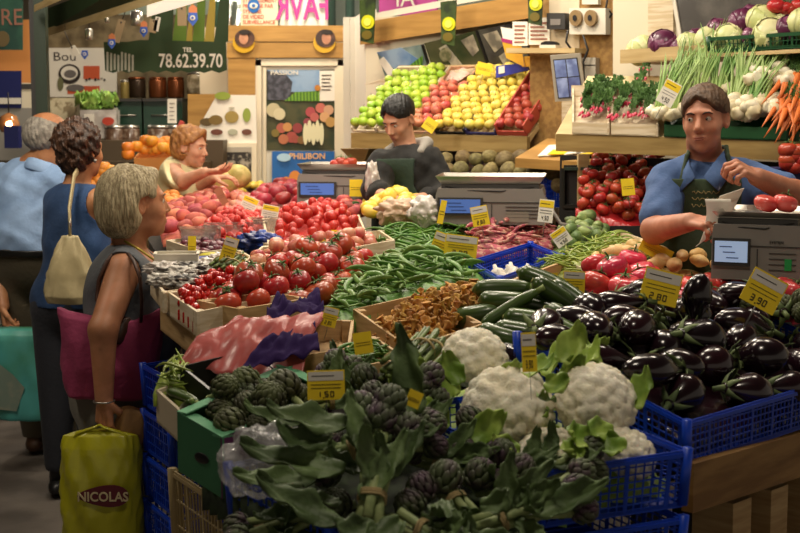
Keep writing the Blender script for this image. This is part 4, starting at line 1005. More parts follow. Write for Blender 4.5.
# mirrors / posters above the shelf
posts = [(( (378,52),(424,44),(434,76),(388,82)),'left slanted mirror above the green apples','#8a9a98',0),(((425,43),(478,30),(492,70),(436,75)),'middle slanted mirror above the blushing apples','#4a4a34',1),(((479,30),(528,20),(532,66),(493,70)),'right slanted mirror above the yellow apples','#4c4a44',2)]
def ppl(k, Y): return Pl(P(450,56,Y), E1, (-.15,-.2,1))
for k,(poly_,lab,c,kk) in enumerate(posts):
    m_ = ppl(k, 7.85); m_.root('wall_mirror', lab, 'mirror', sum(p[0] for p in poly_)/4, sum(p[1] for p in poly_)/4, 'slanted mirrors over the fruit')
    m_.shape('mirror_glass', poly_, mat('mirror_tint%d'%k, c, .2, col2=['#5a6a6a','#2e3a24','#2c2a28'][k], nscale=5), 0, .01)
    x = poly_[1][0]; m_.shape('dividing_strip', [(x-1,poly_[1][1]),(x+1,poly_[1][1]),(poly_[2][0]+1,poly_[2][1]),(poly_[2][0]-1,poly_[2][1])], M['black'], .012, .01)
    if k == 0:
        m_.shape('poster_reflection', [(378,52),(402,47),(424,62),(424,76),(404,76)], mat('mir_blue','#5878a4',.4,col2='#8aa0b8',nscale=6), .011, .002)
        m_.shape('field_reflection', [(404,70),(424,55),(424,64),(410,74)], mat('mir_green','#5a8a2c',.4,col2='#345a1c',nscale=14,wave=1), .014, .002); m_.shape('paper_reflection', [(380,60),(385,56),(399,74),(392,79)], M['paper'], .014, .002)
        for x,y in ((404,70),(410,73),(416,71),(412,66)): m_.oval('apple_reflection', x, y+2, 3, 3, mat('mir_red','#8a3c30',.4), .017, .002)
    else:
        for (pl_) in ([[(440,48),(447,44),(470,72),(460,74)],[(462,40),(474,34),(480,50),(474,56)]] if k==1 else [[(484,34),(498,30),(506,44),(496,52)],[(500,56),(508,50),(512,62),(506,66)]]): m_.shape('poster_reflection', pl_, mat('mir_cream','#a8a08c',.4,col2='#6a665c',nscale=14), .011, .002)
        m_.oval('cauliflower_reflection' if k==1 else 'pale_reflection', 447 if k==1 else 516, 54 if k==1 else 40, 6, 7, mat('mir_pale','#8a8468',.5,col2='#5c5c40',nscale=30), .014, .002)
w_ = ppl(0, 7.75); w_.root('white_board_strip', 'white wooden strip behind the apples', 'board', 440, 78); w_.shape('strip', [(366,84),(500,74),(498,66),(392,76)], M['cratew'], 0, .02)
# under the shelf: dark recess with blue crates and trays of melons
tag(MB().slab(P(400,151,8.05), P(575,151,7.6), 1.1, .03, n=N1).build('shade_panel', mat('shade_black','#14161a',.8)), 'dark sheet as painted shade behind crates under fruit shelf', 'panel')  # near-black sheet paints in the shade under the fruit shelf
nm_ = mat('net_melon_skin','#6a5c38',.7,var=.25,hue=.02,col2='#86784c',nscale=30,bump=.5,bscale=80)
UM = [round_fruit('celeriac', .05, nm_, .92, 8, .03, .1, 14)]
k_ = 0; ums = []
for row,(y,x0,x1) in enumerate(((158,446,545),(171,440,560),(184,560,600))):
    n_ = int((x1-x0)/15)
    for i in range(n_):
        px = x0+15*i+(7 if row%2 else 0); ums.append(inst(UM, P(px+random.uniform(-2,2), y+random.uniform(-2,2), 7.15-.004*(px-440)+.05*(2-row)), Euler((random.uniform(-1,1),random.uniform(-1,1),0)), random.uniform(.75,1), 'x', 'root vegetable', 'roots under the fruit shelf'))
autolabel(ums, 'rough brown root ball under the fruit shelf', ['upper row','lower row','bottom row'])
for k,x in enumerate((440,480,520)):
    a = P(x,176,7.2-.004*(x-440)); plastic_crate([a, a+E1*.24, a+E1*.24+N1*.3, a+N1*.3], .14, ['leftmost','middle','rightmost'][k]+' blue crate in the dark recess under fruit shelf', group='blue crates under the fruit shelf')
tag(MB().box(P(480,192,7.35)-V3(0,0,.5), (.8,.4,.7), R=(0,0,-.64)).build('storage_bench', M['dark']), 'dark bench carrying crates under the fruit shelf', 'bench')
# ledge with papers
LA = P(515,158,6.75); LB = P(600,163,6.3)
lg = tag(MB().hexa([LA+V3(0,0,-.045),LB+V3(0,0,-.045),LB+N1*.28+V3(0,0,.045),LA+N1*.3+V3(0,0,.045),LA,LB,LB+N1*.28+V3(0,0,.09),LA+N1*.3+V3(0,0,.09)]).build('ledge', M['pine']), 'small pine ledge holding papers beside the monitor', 'shelf')
for k,(u,v,a,m,l,w,h) in enumerate(((.18,.12,.2,'paper','white paper at left of the pine ledge',.12,.17),(.3,.14,.5,'paper','white paper lying under the pen on ledge',.11,.16),(.24,.07,.1,'yellow','yellow price sheet at front of pine ledge',.09,.07),(.38,.1,.7,'grey','grey calculator on the pine ledge',.07,.14),(.45,.05,.6,'yellow','yellow slip at the right end of pine ledge',.09,.03))):
    p = LA+(LB-LA).normalized()*u*1.05+N1*v; o = tag(MB().box((0,0,0),(w,h,.004+.004*(m=='grey'))).build('calculator' if m=='grey' else 'paper_sheet', M[m], loc=p+V3(0,0,.006+.0045*k+.3*v), rot=(Matrix.Rotation(-.64,3,'Z') @ Matrix.Rotation(.29,3,'X') @ Matrix.Rotation(a,3,'Z')).to_euler()), l, 'paper' if m!='grey' else 'calculator')
    if m == 'grey':
        mb = MB()
        for i in range(4):
            for j in range(3): mb.box((-.02+.02*j,-.05+.025*i,.005),(.013,.015,.004))
        mb.build('keys', M['white'], o)
tag(MB().box(LA+E1*.2+N1*.15-V3(0,0,.3),(.05,.1,.5)).build('ledge_support', M['cratew']), 'white board supporting the pine ledge', 'support')
# wall pieces right of the fruit
OW = Pl(P(590,60,6.95), E1); OW.root('particle_board_panel', 'brown particle board panel behind the monitor', 'panel', 590, 70); OW.rect('panel', 532, 150, 616, -10, M['osb'], 0, .02)
OW.rect('white_lower_panel', 565, 150, 608, 100, M['cratew'], .022, .01); OW.rect('left_grey_panel', 552, 50, 582, -5, M['wall'], .022, .005)
OW.root('notice', 'left handwritten white notice above the wall shelf', 'notice', 524, 34); OW.rect('sheet', 516, 46, 531, 22, M['paper'], .03, .003)
for k in range(5): OW.rect('handwriting', 518, 27+4*k, 529-k%3, 25.6+4*k, mat('brown_ink','#8a4a34',.6), .035, .001)
OW.root('notice', 'right handwritten white notice above the wall shelf', 'notice', 543, 32); OW.rect('sheet', 532, 45, 553, 18, M['paper'], .03, .003)
for k in range(5): OW.rect('handwriting', 534, 24+4*k, 551-k%2*3, 22.6+4*k, mat('brown_ink','#8a4a34',.6), .035, .001)
OW.root('wall_shelf', 'thin pale shelf under the handwritten notices', 'shelf', 555, 52); OW.rect('board', 522, 54, 590, 49, M['plywood'], .03, .12)
OW.root('desk_phone', 'cream telephone on the thin wall shelf', 'telephone', 562, 47); OW.oval('handset', 562, 45, 8, 3, M['black'], .1, .03); OW.rect('body', 554, 50, 570, 46, M['white'], .08, .06)
OW.root('socket_board', 'white board with two round power sockets', 'sockets', 595, 23); OW.rect('board', 577, 35, 613, 9, M['white'], .025, .05)
for k,x in enumerate((585,600)): OW.oval('socket', x, 19, 6, 8, mat('socket_brown','#8a7048',.4), .077, .02); OW.oval('socket_hole', x, 19, 2, 3, M['black'], .1, .002)
OW.root('junction_box', 'pale grey junction box right of the monitor', 'box', 593, 69); OW.rect('box', 586, 79, 602, 58, mat('box_grey','#a8a294',.5), .025, .04); OW.rect('lid_seam', 586, 66, 602, 65, M['greyd'], .066, .001)
OW.root('transformer', 'dark grey power unit above the monitor', 'power unit', 565, 22); OW.rect('box', 556, 30, 574, 14, M['greyd'], .03, .06); OW.rect('label', 560, 26, 570, 20, M['grey'], .092, .002)
OW.root('thermostat', 'small brown box above the white socket board', 'box', 598, 2); OW.rect('box', 588, 5, 604, -3, M['white'], .03, .03)
for k,(pts_,l) in enumerate(((((568,30),(566,42),(572,50),(574,60)),'black cable hanging above the monitor'),(((583,35),(588,50),(583,62),(584,80),(590,98),(586,108)),'black cable looping right of the monitor'),(((608,-4),(606,8),(612,14),(604,24)),'black cable beside the socket board'))):
    c0 = P(*pts_[0], 6.85); tag(MB().tube([P(x,y,6.85)-c0 for x,y in pts_], .006, 6).build('cable', M['wire'], loc=c0), l, 'cable')
mo = Pl(P(570,75,6.6), (.97,-.24,0), (.0,-.12,1)); mo.root('security_monitor', 'small tilted screen showing four camera views', 'monitor', 568, 76)
mo.shape('case', [(556,101),(587,99),(581,53),(551,55)], mat('monitor_case','#a8a090',.4), 0, .03)
mo.shape('bezel', [(559,98),(584,96),(578,57),(554,59)], M['greyd'], .031, .002)
for k,(pl_,c) in enumerate((([(555,60),(566,59),(568,76),(557,77)],'#7c8cb4'),([(567,59),(577,58),(580,75),(569,76)],'#8a98b8'),([(557,78),(568,77),(570,96),(560,97)],'#8892b0'),([(569,77),(580,76),(583,95),(571,96)],'#3c3c68'))): mo.shape('camera_view', [pl_[3],pl_[2],pl_[1],pl_[0]], mat('cam%d'%k, c, .3, col2='#5a6488', nscale=14, emit=.5), .034, .001)
MB().tube([(0,.02,0),(.02,.12,.02),(.03,.3,.03)], .012, 8).build('bracket_arm', M['greyd'], mo.e)
# ================================================================ right shelf with vegetables
RA, RB = P(556,132,6.15), P(840,141,5.35)
def onr(s, t, off=0): 
    p = RA.lerp(RB, s); return p+Vector((.17*t, .24*t, .27*t))+Vector((-.33*off,-.43*off,.8*off))
def rs(px, t, off=0):
    """point on the sloping shelf whose image column is px"""
    lo, hi = -.2, 1.2
    for _ in range(30):
        m_ = (lo+hi)/2
        if proj(onr(m_, t))[0] < px: lo = m_
        else: hi = m_
    return onr(lo, t, off)
tag(MB().slab(RA+V3(0,0,-.008), RB+V3(0,0,-.008), .075, .03, n=N1).build('shelf_edge_board', M['board']), 'brown front board under the radishes and onions', 'board')
o = tag(empty('vegetable_shelf', RA), 'sloping shelf of radishes, onions and carrots behind the man', 'shelf')
MB().hexa([p-RA for p in (onr(0,0)+V3(0,.02,-.04), onr(1,0)+V3(0,.02,-.04), onr(1,1)+V3(0,.02,-.06), onr(0,1)+V3(0,.02,-.06), onr(0,0)+V3(0,.02,-.01), onr(1,0)+V3(0,.02,-.01), onr(1,1)+V3(0,.02,-.02), onr(0,1)+V3(0,.02,-.02))]).build('sloping_panel', M['plywood'], o)
for s in (.02,.5,.98):
    p = RA.lerp(RB, s)+N1*.2; MB().box((p.x-RA.x,p.y-RA.y,(p.z-.1)/2-RA.z),(.05,.05,p.z-.1)).build('leg', M['plywood'], o)
def rcrate(px0, px1, m, label, h=.05, name='vegetable_crate'):
    a, b = rs(px0,-.02), rs(px1,-.02); c_, d = rs(px1,.5)+V3(0,0,.02), rs(px0,.5)+V3(0,0,.02); up = V3(0,0,h)
    return wood_crate([a+up, b+up, c_+up*1.0, d+up*1.0], h, label, m=m, slats=1, posts=False, name=name)
rcrate(572,609,'cratew','left pale crate holding radish bunches'); rcrate(611,658,'cratew','right pale crate holding radish bunches'); rcrate(664,788,'greenp','dark green tray of white spring onions', name='vegetable_tray'); rcrate(791,850,'greenp','dark green tray of carrots at right edge', name='vegetable_tray')
yawE = math.atan2(N1.y, N1.x)
def rput(proto, px, t, off, label, cat, group, sc=1, yaw=0, pit=-.75, rl=0):
    return inst(proto, rs(px,t,off), Matrix.Rotation(yawE+yaw,3,'Z') @ Matrix.Rotation(pit,3,'Y') @ Matrix.Rotation(rl,3,'X'), sc, label, cat, group)
r_ = []
for k,(px,t) in enumerate(((588,.12),(600,.2),(617,.1),(634,.12),(626,.3),(612,.38),(603,.42),(598,.35),(640,.3),(648,.14),(590,.35))): r_.append(rput(RADB, px, t, .05, 'x', 'radishes', 'radish bunches', .62, random.uniform(-.5,.5)))
for k in range(7): r_.append(rput(RADB, 636+k*4.2, .42+.14*k, .05, 'x', 'radishes', 'radish bunches', .5, .2, -.5))
autolabel(r_, 'pink radish bunch on the sloping shelf', ['top group','upper group','middle group','bottom group'])
h_ = []
for k,(px,t) in enumerate(((606,.3),(616,.4),(628,.3),(596,.4),(645,.22),(655,.3),(612,.2),(600,.2),(585,.25),(640,.3))): h_.append(rput(HERB, px, t, .06, 'x', 'greens', 'leafy green bunches', .6, random.uniform(-1,1)))
autolabel(h_, 'dark leafy green bunch among the radishes', ['upper group','lower group'])
on = []
for k,(px,t,s_) in enumerate(((662,.12,1),(674,.1,.95),(684,.2,1),(700,.25,1),(718,.3,1),(735,.16,1),(742,.3,1),(752,.14,.95),(762,.2,1),(772,.34,1.05),(756,.45,1.0),(768,.55,1.05),(782,.62,1.05),(796,.72,1.1),(728,.5,1),(694,.5,1),(712,.6,1),(676,.42,1),(812,.66,1))):
    on.append(rput(ONIB, px, t, .06, 'x', 'spring onions', 'spring onion bunches', s_*.85, random.uniform(-.45,.25), -1.0+random.uniform(-.15,.1)))
autolabel(on, 'spring onion bunch with white bulbs and long green tops', ['top group','middle group','bottom group'])
ca = []
for k,(px,t) in enumerate(((796,.2),(804,.1),(811,.25),(803,.38),(814,.42),(800,.48),(818,.14),(808,.56),(817,.58))): ca.append(rput(CARB, px, t, .09+.008*(k%3), 'x', 'carrots', 'carrot bunches', .95, random.uniform(-.2,.35), -.8))
autolabel(ca, 'orange carrot bunch at the right edge', ['upper group','lower group'])
lo = []
for k in range(34):
    px_ = 722+random.uniform(0,60) if k < 18 else 752+random.uniform(0,44); t_ = random.uniform(.08,.2) if k < 18 else random.uniform(.42,.62)
    lo.append(inst([mkobj('onion_bulb', onim, link=False)], rs(px_,t_,.09 if k<18 else .11)+V3(0,0,random.uniform(0,.03)), Euler((random.uniform(-1,1),random.uniform(-1.2,0),random.uniform(0,6))), random.uniform(.85,1.1), 'x', 'onion', 'white onion bulbs on the sloping shelf'))
autolabel(lo, 'white onion bulb on the sloping shelf', ['top group','upper group','lower group','bottom group'])
ptag(669,93,17,25,.5,'white tag with yellow border above the seller head',TAGW,Y=5.7)
# ---- upper shelf with cabbages
UA, UB = P(620,59,6.25), P(850,46,5.35)
ush = tag(empty('upper_shelf', UA), 'upper plywood shelf carrying the cabbages', 'shelf')
MB().hexa([p-UA for p in (UA+V3(0,0,-.015),UB+V3(0,0,-.015),UB+N1*.4+V3(0,0,-.015),UA+N1*.4+V3(0,0,-.015),UA,UB,UB+N1*.4,UA+N1*.4)]).build('board', M['plywood'], ush)
MB().slab(V3(0,0,.04), P(716,49,5.85)-UA+V3(0,0,.02), .06, .015, n=N1).build('front_lip', M['plywood'], ush)
a = UA.lerp(UB,.42)+V3(0,0,.012); plastic_crate([a+V3(0,0,.05), UA.lerp(UB,.97)+V3(0,0,.06), UA.lerp(UB,.97)+N1*.3+V3(0,0,.06), a+N1*.3+V3(0,0,.05)], .05, 'dark green plastic crate holding the right cabbages', m='greenp', name='plastic_crate', nz=2)
us = lambda px, back, up: (lambda p: p+N1*back+V3(0,0,up))(min((UA.lerp(UB,t/200) for t in range(-10,220)), key=lambda p: abs(proj(p+N1*back)[0]-px)))
cb = []
for k,(px,b,u,kind) in enumerate(((642,.12,.045,'g'),(663,.06,.07,'r'),(678,.05,.04,'r2'),(690,.08,.05,'g'),(697,.22,.10,'r2'),(708,.08,.065,'g'),(719,.12,.12,'r'),(728,.08,.075,'g'),(742,.14,.15,'r'),(751,.07,.075,'r2'),(752,.2,.18,'r'),(762,.11,.15,'g'),(769,.06,.08,'g'),(776,.2,.17,'g'),(783,.16,.12,'g'),(790,.08,.10,'r'),(803,.08,.12,'g'),(730,.24,.1,'r'),(764,.28,.12,'r2'))):
    s_ = .72 if kind == 'r2' else 1.0; c_ = 'red' if kind[0] == 'r' else 'white'
    o = inst(REDCAB if kind[0]=='r' else GRNCAB, us(px,b,u*.85), Euler((random.uniform(-.9,.2),random.uniform(-.7,.7),random.uniform(0,6))), s_*.9, '', 'cabbage', 'cabbages on the upper shelf'); cb.append((o,c_))
autolabel([o for o,c in cb if c=='red'], 'purple red cabbage on the upper shelf', ['back row','front row']); autolabel([o for o,c in cb if c=='white'], 'pale green cabbage on the upper shelf', ['back row','front row'])
tag(MB().box((0,0,0),(.3,.2,.14)).build('upper_crate', mat('lime_box','#8a8a3c',.6), loc=P(800,22,5.9), rot=(0,0,-.6)), 'olive box behind the cabbages at top right', 'box')
tr = [inst(TOM, P(776+7*k+2*(k%2), 6+2*(k%3), 5.75), Euler((0,0,k)), .85, 'red tomato %s in the top right corner' % ('leftmost','second from left','third from left','rightmost')[k], 'tomato', 'tomatoes in the top right corner') for k in range(4)]
WR = Pl(P(645,30,6.5), E1); WR.root('partition_board', 'white painted partition left of the dark mirror', 'panel', 645, 30); WR.rect('left_board', 615, 125, 650, -12, M['cream'], 0, .02); WR.rect('right_board', 651, 55, 676, -12, M['cratew'], 0, .03)
WR.root('dark_mirror', 'dark mottled slanted mirror behind the cabbages', 'mirror', 720, 20); WR.shape('glass', [(686,50),(800,50),(800,-25),(673,-25)], mat('dark_mirror','#4a4744',.25,col2='#6a6660',nscale=7,nlo=.4,nhi=.7,detail=6), .01, .01)
WR.shape('edge_strip', [(684,52),(687,52),(676,-14),(672,-14)], M['white'], .02, .01)
# ---- dark storage under the right shelf: crates of tomatoes at the left of the seller
tp = Heap([(0,0)]*3, world=True, base=None) if False else None
ca_ = P(583,222,6.0)
TW = [tuple(P(x,220,Y)[:2]) for x,Y in ((578,6.0),(652,5.8),(662,6.35),(600,6.5))]
def tbase(x, y): return P(600,224,6.0).z+max(0, (y-5.85))*.42
hp = Heap(TW, world=True, base=tbase)
o = hp.filler('tomato_heap_base', tomA, 'more vine tomatoes under the visible pile', 'tomatoes', drop=.0, wall=.05)
tm = hp.drop([(0,0,0,.027)], lambda p,R,s: inst(TOM, p, R, s*.66, 'x', 'tomato', 'vine tomatoes piled behind the pale beans'), 150, 14, .10, .6, fac=.95); autolabel(tm, 'vine tomato in the pile behind the pale beans', ['top row','second row','third row','fourth row','fifth row','bottom row'])
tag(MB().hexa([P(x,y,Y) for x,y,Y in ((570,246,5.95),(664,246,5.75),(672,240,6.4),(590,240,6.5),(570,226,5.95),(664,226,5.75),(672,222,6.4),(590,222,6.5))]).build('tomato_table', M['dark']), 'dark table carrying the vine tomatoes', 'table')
bx = Pl(P(585,185,6.3), E1); bx.root('black_tray', 'black upright plastic crate left of the vine tomatoes', 'crate', 586, 180); bx.rect('back', 566, 210, 606, 165, M['dark'], 0, .02); bx.rect('frame', 568, 208, 604, 204, M['black'], .02, .02); bx.rect('frame', 568, 170, 604, 167, mat('black_edge','#2c3c34',.4), .02, .02); bx.rect('frame', 601, 208, 604, 168, mat('black_edge','#2c3c34',.4), .02, .02); bx.rect('frame', 566, 208, 569, 168, M['black'], .02, .02)
ptag(628,187,13,17,-.1,'yellow tag in the vine tomatoes left of the seller',TAGP,Y=5.85)
tag(MB().slab(P(560,155,6.5), P(860,165,5.7), 1.2, .03, n=N1).build('shade_panel', mat('shade_brown','#1a1714',.8)), 'dark sheet as painted shade under the radish shelf', 'panel')  # dark sheet stands in for the shade below the radishes
vt = [inst(TOM, P(788+k%3*6, 150+k//3*7+k%2*3, 5.3), Euler((0,0,k)), .85, 'x', 'tomato', 'tomatoes below the carrots') for k in range(8)]; autolabel(vt, 'dark red tomato below the carrots at right edge', ['upper row','middle row','bottom row'])
tag(MB().box(P(800,178,5.4),(.3,.2,.08)).build('storage_box', M['darkblue']), 'navy box under tomatoes at the right edge', 'box')
# ================================================================ the stall
U = Vector((.69,.724,0)); Vv = Vector((-.724,.69,0))
TP = [(.20,3.12),(-.40,3.44),(-.66,4.3),(-.92,5.6),(-1.3,7.2),(-1.5,8.4),(-1.35,9.2),(-.52,9.2),(-.45,8.3),(-.12,7.6),(-.16,6.75),(.1,6.15),(.75,5.75),(.8,4.95),(.95,4.5),(1.75,4.45),(1.75,4.2),(.66,3.42)]
import bmesh
bmt = bmesh.new(); tv = [bmt.verts.new((x, y, zs(y)-.17)) for x, y in TP]; bmesh.ops.triangulate(bmt, faces=[bmt.faces.new(tv)])
tv2 = [(v.co.x, v.co.y, v.co.z) for v in tv]; bmt.verts.index_update(); tf = [tuple(v.index for v in f.verts) for f in bmt.faces]; bmt.free(); nT = len(TP)
tm_ = MB(); tm_.add(tv2+[(x, y, z-.12) for x, y, z in tv2], tf+[tuple(reversed([i+nT for i in f])) for f in tf]+[(i, (i+1)%nT, (i+1)%nT+nT, i+nT) for i in range(nT)], 0, False)
tc_ = V3(-.2,5.5,1.0); t_ = tag(rebase(tm_, tc_).build('stall_table', mat('stall_wood','#2a241e',.8), loc=tc_), 'dark display table carrying all the produce crates', 'table')
for x,y in ((.2,3.3),(-.3,3.6),(-.6,4.5),(-1.2,7.2),(-1.3,8.9),(.65,3.6),(1.6,4.35),(.75,5.6),(-.2,7.3)):
    MB().box((x-t_.location.x,y-t_.location.y,(zs(y)-.25)/2-t_.location.z),(.07,.07,zs(y)-.25)).build('leg', M['dark'], t_)
def Sq(*p, dz=0): return [S(a,b,dz) for a,b in p]
def para(A, B=None, D=None, ul=None, vl=None, dz=0):
    a = S(*A, dz); b = S(*B, dz) if B else a+U*ul; d = S(*D, dz) if D else a+Vv*vl
    c = Vector((b.x+d.x-a.x, b.y+d.y-a.y, 0)); 
    if not B: b.z = zs(b.y)+dz
    if not D: d.z = zs(d.y)+dz
    c.z = zs(c.y)+dz
    return [a,b,c,d]
R3 = lambda a=.5: Euler((random.uniform(-a,a),random.uniform(-a,a),random.uniform(0,6.28))).to_matrix()
def rj(a): return lambda: Matrix.Rotation(random.uniform(-a,a),3,'Y') @ Matrix.Rotation(random.uniform(-PI,PI),3,'X')
# ---- crates
wood_crate(para((238,309),(310,298),(197,300)), .10, 'pale wooden crate of large tomatoes with corner towards viewer', slats=1)
wood_crate(para((313,295),(374,270),None,vl=.26), .08, 'wooden crate of tomatoes right of the corner crate', slats=1)
wood_crate([p+V3(0,0,-.0)+(-U+Vv)*.01 for p in para((236,327),(306,315),(196,318),dz=-.105)], .09, 'lower empty wooden crate under the corner tomato crate', slats=2)
wood_crate(para((197,312),None,(166,291),ul=.36), .07, 'printed white crate of cherry tomatoes', m='cratew', slats=1)
wood_crate(para((196,332),None,(160,305),ul=.34,dz=-.09), .08, 'wooden crate below the cherry tomato crate', slats=1)
wood_crate(para((164,293),None,(150,276),ul=.4), .06, 'white crate of wrapped packets beside the cherry tomatoes', m='cratew', slats=1)
wood_crate(para((409,348),None,(353,309),ul=.30), .07, 'wooden crate heaped with orange chanterelles', slats=1)
wood_crate(Sq((322,372),(408,358),(374,336),(330,350)), .05, 'low wooden crate of thin green beans before the tomatoes', slats=1)
wood_crate(Sq((300,356),(350,348),(354,320),(244,319)), .06, 'open wooden crate holding purple paper', slats=1)
wood_crate(Sq((610,276),(690,255),(621,231),(548,257)), .05, 'pale wooden crate of light thin beans', m='cratew', slats=1)
wood_crate(Sq((236,268),(395,240),(380,230),(262,246),dz=.035), .05, 'long white crate of pale red fruit in the middle', m='cratew', slats=1)
wood_crate(Sq((268,244),(366,231),(358,212),(262,218),dz=.035), .05, 'white crate of strawberries in the middle distance', m='cratew', slats=1)
wood_crate(Sq((203,252),(250,246),(238,232),(166,240)), .04, 'small white crate of dark plums near the grey-haired woman', m='cratew', slats=1)
wood_crate(Sq((212,272),(262,262),(240,250),(170,258)), .04, 'small white crate of tiny tomatoes behind the asparagus', m='cratew', slats=1)
wood_crate(Sq((262,280),(300,268),(290,256),(250,262)), .04, 'small wooden crate of yellow bits behind the tomatoes', slats=1)
plastic_crate(para((500,279),(562,256),(470,262)), .07, 'half-empty blue crate with garlic in the centre', name='plastic_crate')
tag(MB().slab(S(503,287)+V3(0,0,.01), S(571,262)+V3(0,0,.01), .05, .012, n=Vv).build('crate_board', M['crate']), 'pale wooden board behind the courgettes', 'board')
tag(MB().slab(S(372,262), S(438,245), .04, .012, n=Vv).build('crate_board', M['crate']), 'wooden board before the fine green beans', 'board')
# ---- front crates
cq = para((541,474),(688,452),None,vl=.42); plastic_crate(cq, .12, 'bright blue lattice crate of cauliflowers at front', nz=7)
plastic_crate([p+V3(0,0,-.15)-U*.01 for p in cq], .12, 'blue lattice crate under the cauliflower crate', nz=7)
ea = S(687,424); eq = [ea, ea+U*1.0, ea+U*1.0+Vv*.5+V3(0,0,.15), ea+Vv*.5+V3(0,0,.15)]; plastic_crate(eq, .10, 'blue lattice crate of heaped aubergines at right', nz=6)
a = S(693,463)+V3(0,0,.0); a = P(694,464,3.12); b = P(860,417,3.8); tag(MB().slab(a, b, .115, .03, n=Vv).build('table_edge_board', mat('edge_board','#9a7440',.6,col2='#7a5628',nscale=3,stretch=(1,1,8),bump=.1)), 'brown wooden board under the aubergine crate', 'board')
for k in range(3):
    c0 = P(722+38*k, 500-13*k, 3.55+.2*k); tag(MB().box(c0-V3(0,0,.12)+V3(0,0,0),(.09,.12,.26),R=(0,0,.8)).build('wooden_prop', M['crate']), ['left','middle','right'][k]+' wooden prop in the dark under the brown board', 'prop')
# artichoke cardboard box (left), black crate, etc.
gq = para((222,438),None,(177,412),ul=.34); gb = empty('cardboard_box', sum(gq, Vector())/4-V3(0,0,.14)); tag(gb, 'green and purple cardboard box of artichokes at left', 'box')
gm = mat('green_card','#3f7a54',.7,col2='#356a48',nscale=4); pm = mat('purple_card','#5a2450',.7)
for i,(p_,q_) in enumerate(zip(gq, gq[1:]+gq[:1])):
    n = (q_-p_).cross(V3(0,0,1)).normalized(); n = n if (sum(gq,Vector())/4-p_).dot(n) > 0 else -n
    MB().slab(p_-gb.location, q_-gb.location, .14, .006, n=n).build('box_side', pm if i==0 else gm, gb)
    MB().slab(p_-gb.location+V3(0,0,.002), q_-gb.location+V3(0,0,.002), .003, .035, n=n).build('folded_flap', mat('pale_green_card','#5c9a72',.7), gb)
d_ = (gq[3]-gq[0]).normalized(); m_ = gq[0].lerp(gq[3], .45)+V3(0,0,-.075)-gb.location; nn = d_.cross(V3(0,0,1)); nn = nn if nn.dot(U) < 0 else -nn
MB().ball(m_+nn*.001, (.028,.0025,.013), 14, R=Matrix.Rotation(math.atan2(d_.y,d_.x),3,'Z')).build('hand_hole', M['black'], gb)
bq = para((212,392),(282,372),(180,366)); wb_ = wood_crate(bq, .11, 'black plastic crate under the pink plastic sheet', m='black', slats=1, posts=False, name='plastic_crate')
wq = para((190,420),None,(156,390),ul=.2,dz=-.04); wood_crate(wq, .08, 'white carton of beans behind the green box', m='wall', slats=1, posts=False, name='carton')
# beige crate and stacks at lower left
def gpara(A, D, z, ul): a = G(*A, z); d = G(*D, z); return [a, a+U*ul, d+U*ul, d]
zc = .80
plastic_crate(gpara((258,528),(172,472),zc,.42), .2, 'beige slotted plastic crate at the lower left', m='beige', nz=3, name='plastic_crate')
plastic_crate([p+V3(0,0,-.22) for p in gpara((262,528),(176,472),zc,.42)], .2, 'beige plastic crate below the upper beige crate', m='beige', nz=3, name='plastic_crate')
bb = [S(330,525,-.06), S(330,525,-.06)+U*.35, S(228,466,-.06)+U*.35, S(228,466,-.06)]; plastic_crate(bb, .11, 'dark blue crate under the clear plastic bag', nz=5)
bb2 = [S(520,540,-.06), S(520,540,-.06)+U*.5, S(520,540,-.06)+U*.5+Vv*.3, S(520,540,-.06)+Vv*.3]
for k in range(6):
    a = P(170,400,4.25); a.z = .88-.15*k; d = P(143,385,4.5); d.z = a.z; plastic_crate([a, a+U*.35, d+U*.35, d], .13, 'blue crate in the tall stack behind yellow bag, %s' % ['topmost','second from top','third from top','fourth from top','fifth from top','lowest'][k], group='stacked blue crates', nz=4)
# ================================================================ produce
def heap(pix, spheres, proto, n, label, cat, group, rows=None, nm='', fill=None, dz=0, depth=.05, bulge=.03, edge=.1, top=.06, tilt=.5, tries=8, scl=(.9,1.08), fac=.93, jit=None, yaw=(0,2*PI), fl=None, margin=0, drop=.004, base=None):
    h = Heap(pix, dz=dz, depth=depth, bulge=bulge, edge=edge, base=base, world=base is not None)
    if fill: h.filler(fill[0], fill[1], fill[2], cat, drop=drop)
    o = h.drop(spheres, lambda p,R,s: inst(proto, p, R, s, label, cat, group), n, tries, top, tilt, yaw, fac, scl, jit, margin)
    if rows: autolabel(o, label, rows)
    return o, h
cap = lambda L, r, n=4: [(L*(i/(n-1)-.5)*.9, 0, 0, r) for i in range(n)]
R3N = ['back row','middle row','front row']; R5 = ['rear row','second row from back','middle row','second row from front','front row']
# aubergines
aub_s = [(-.05,0,0,.038),(-.02,0,0,.042),(.015,0,0,.038),(.05,0,0,.028)]
def aub_base(x, y):
    w = Vector((x-ea.x, y-ea.y, 0)); v_ = w.dot(Vv); return ea.z-.055+v_*.34+.03*math.sin(PI*max(0,min(1,v_/.5)))
AQ = [tuple((ea+U*u_+Vv*v_)[:2]) for u_,v_ in ((.02,.02),(.98,.02),(.98,.55),(-.0,.55))]
ob, hp = heap(AQ, aub_s, AUB, 66, 'glossy purple-black aubergine', 'aubergine', 'heaped aubergines', rows=['rear row','second row from back','third row from back','fourth row from back','fourth row from front','third row from front','second row from front','front row'], top=.085, tilt=.25, tries=30, scl=(.98,1.14), fac=.9, base=aub_base)
hp.filler('aubergine_heap_base', aubm, 'dark lower layer of the aubergine heap', 'aubergines', drop=.01)
def place(proto, px, py, Y, R, sc, label, cat, group): return inst(proto, P(px,py,Y), R, sc, label, cat, group)
place(AUB[0], 698, 300, 3.75, Euler((0,PI/2+.15,.2)), .95, 'aubergine standing upright at the back of the heap', 'aubergine', 'heaped aubergines')
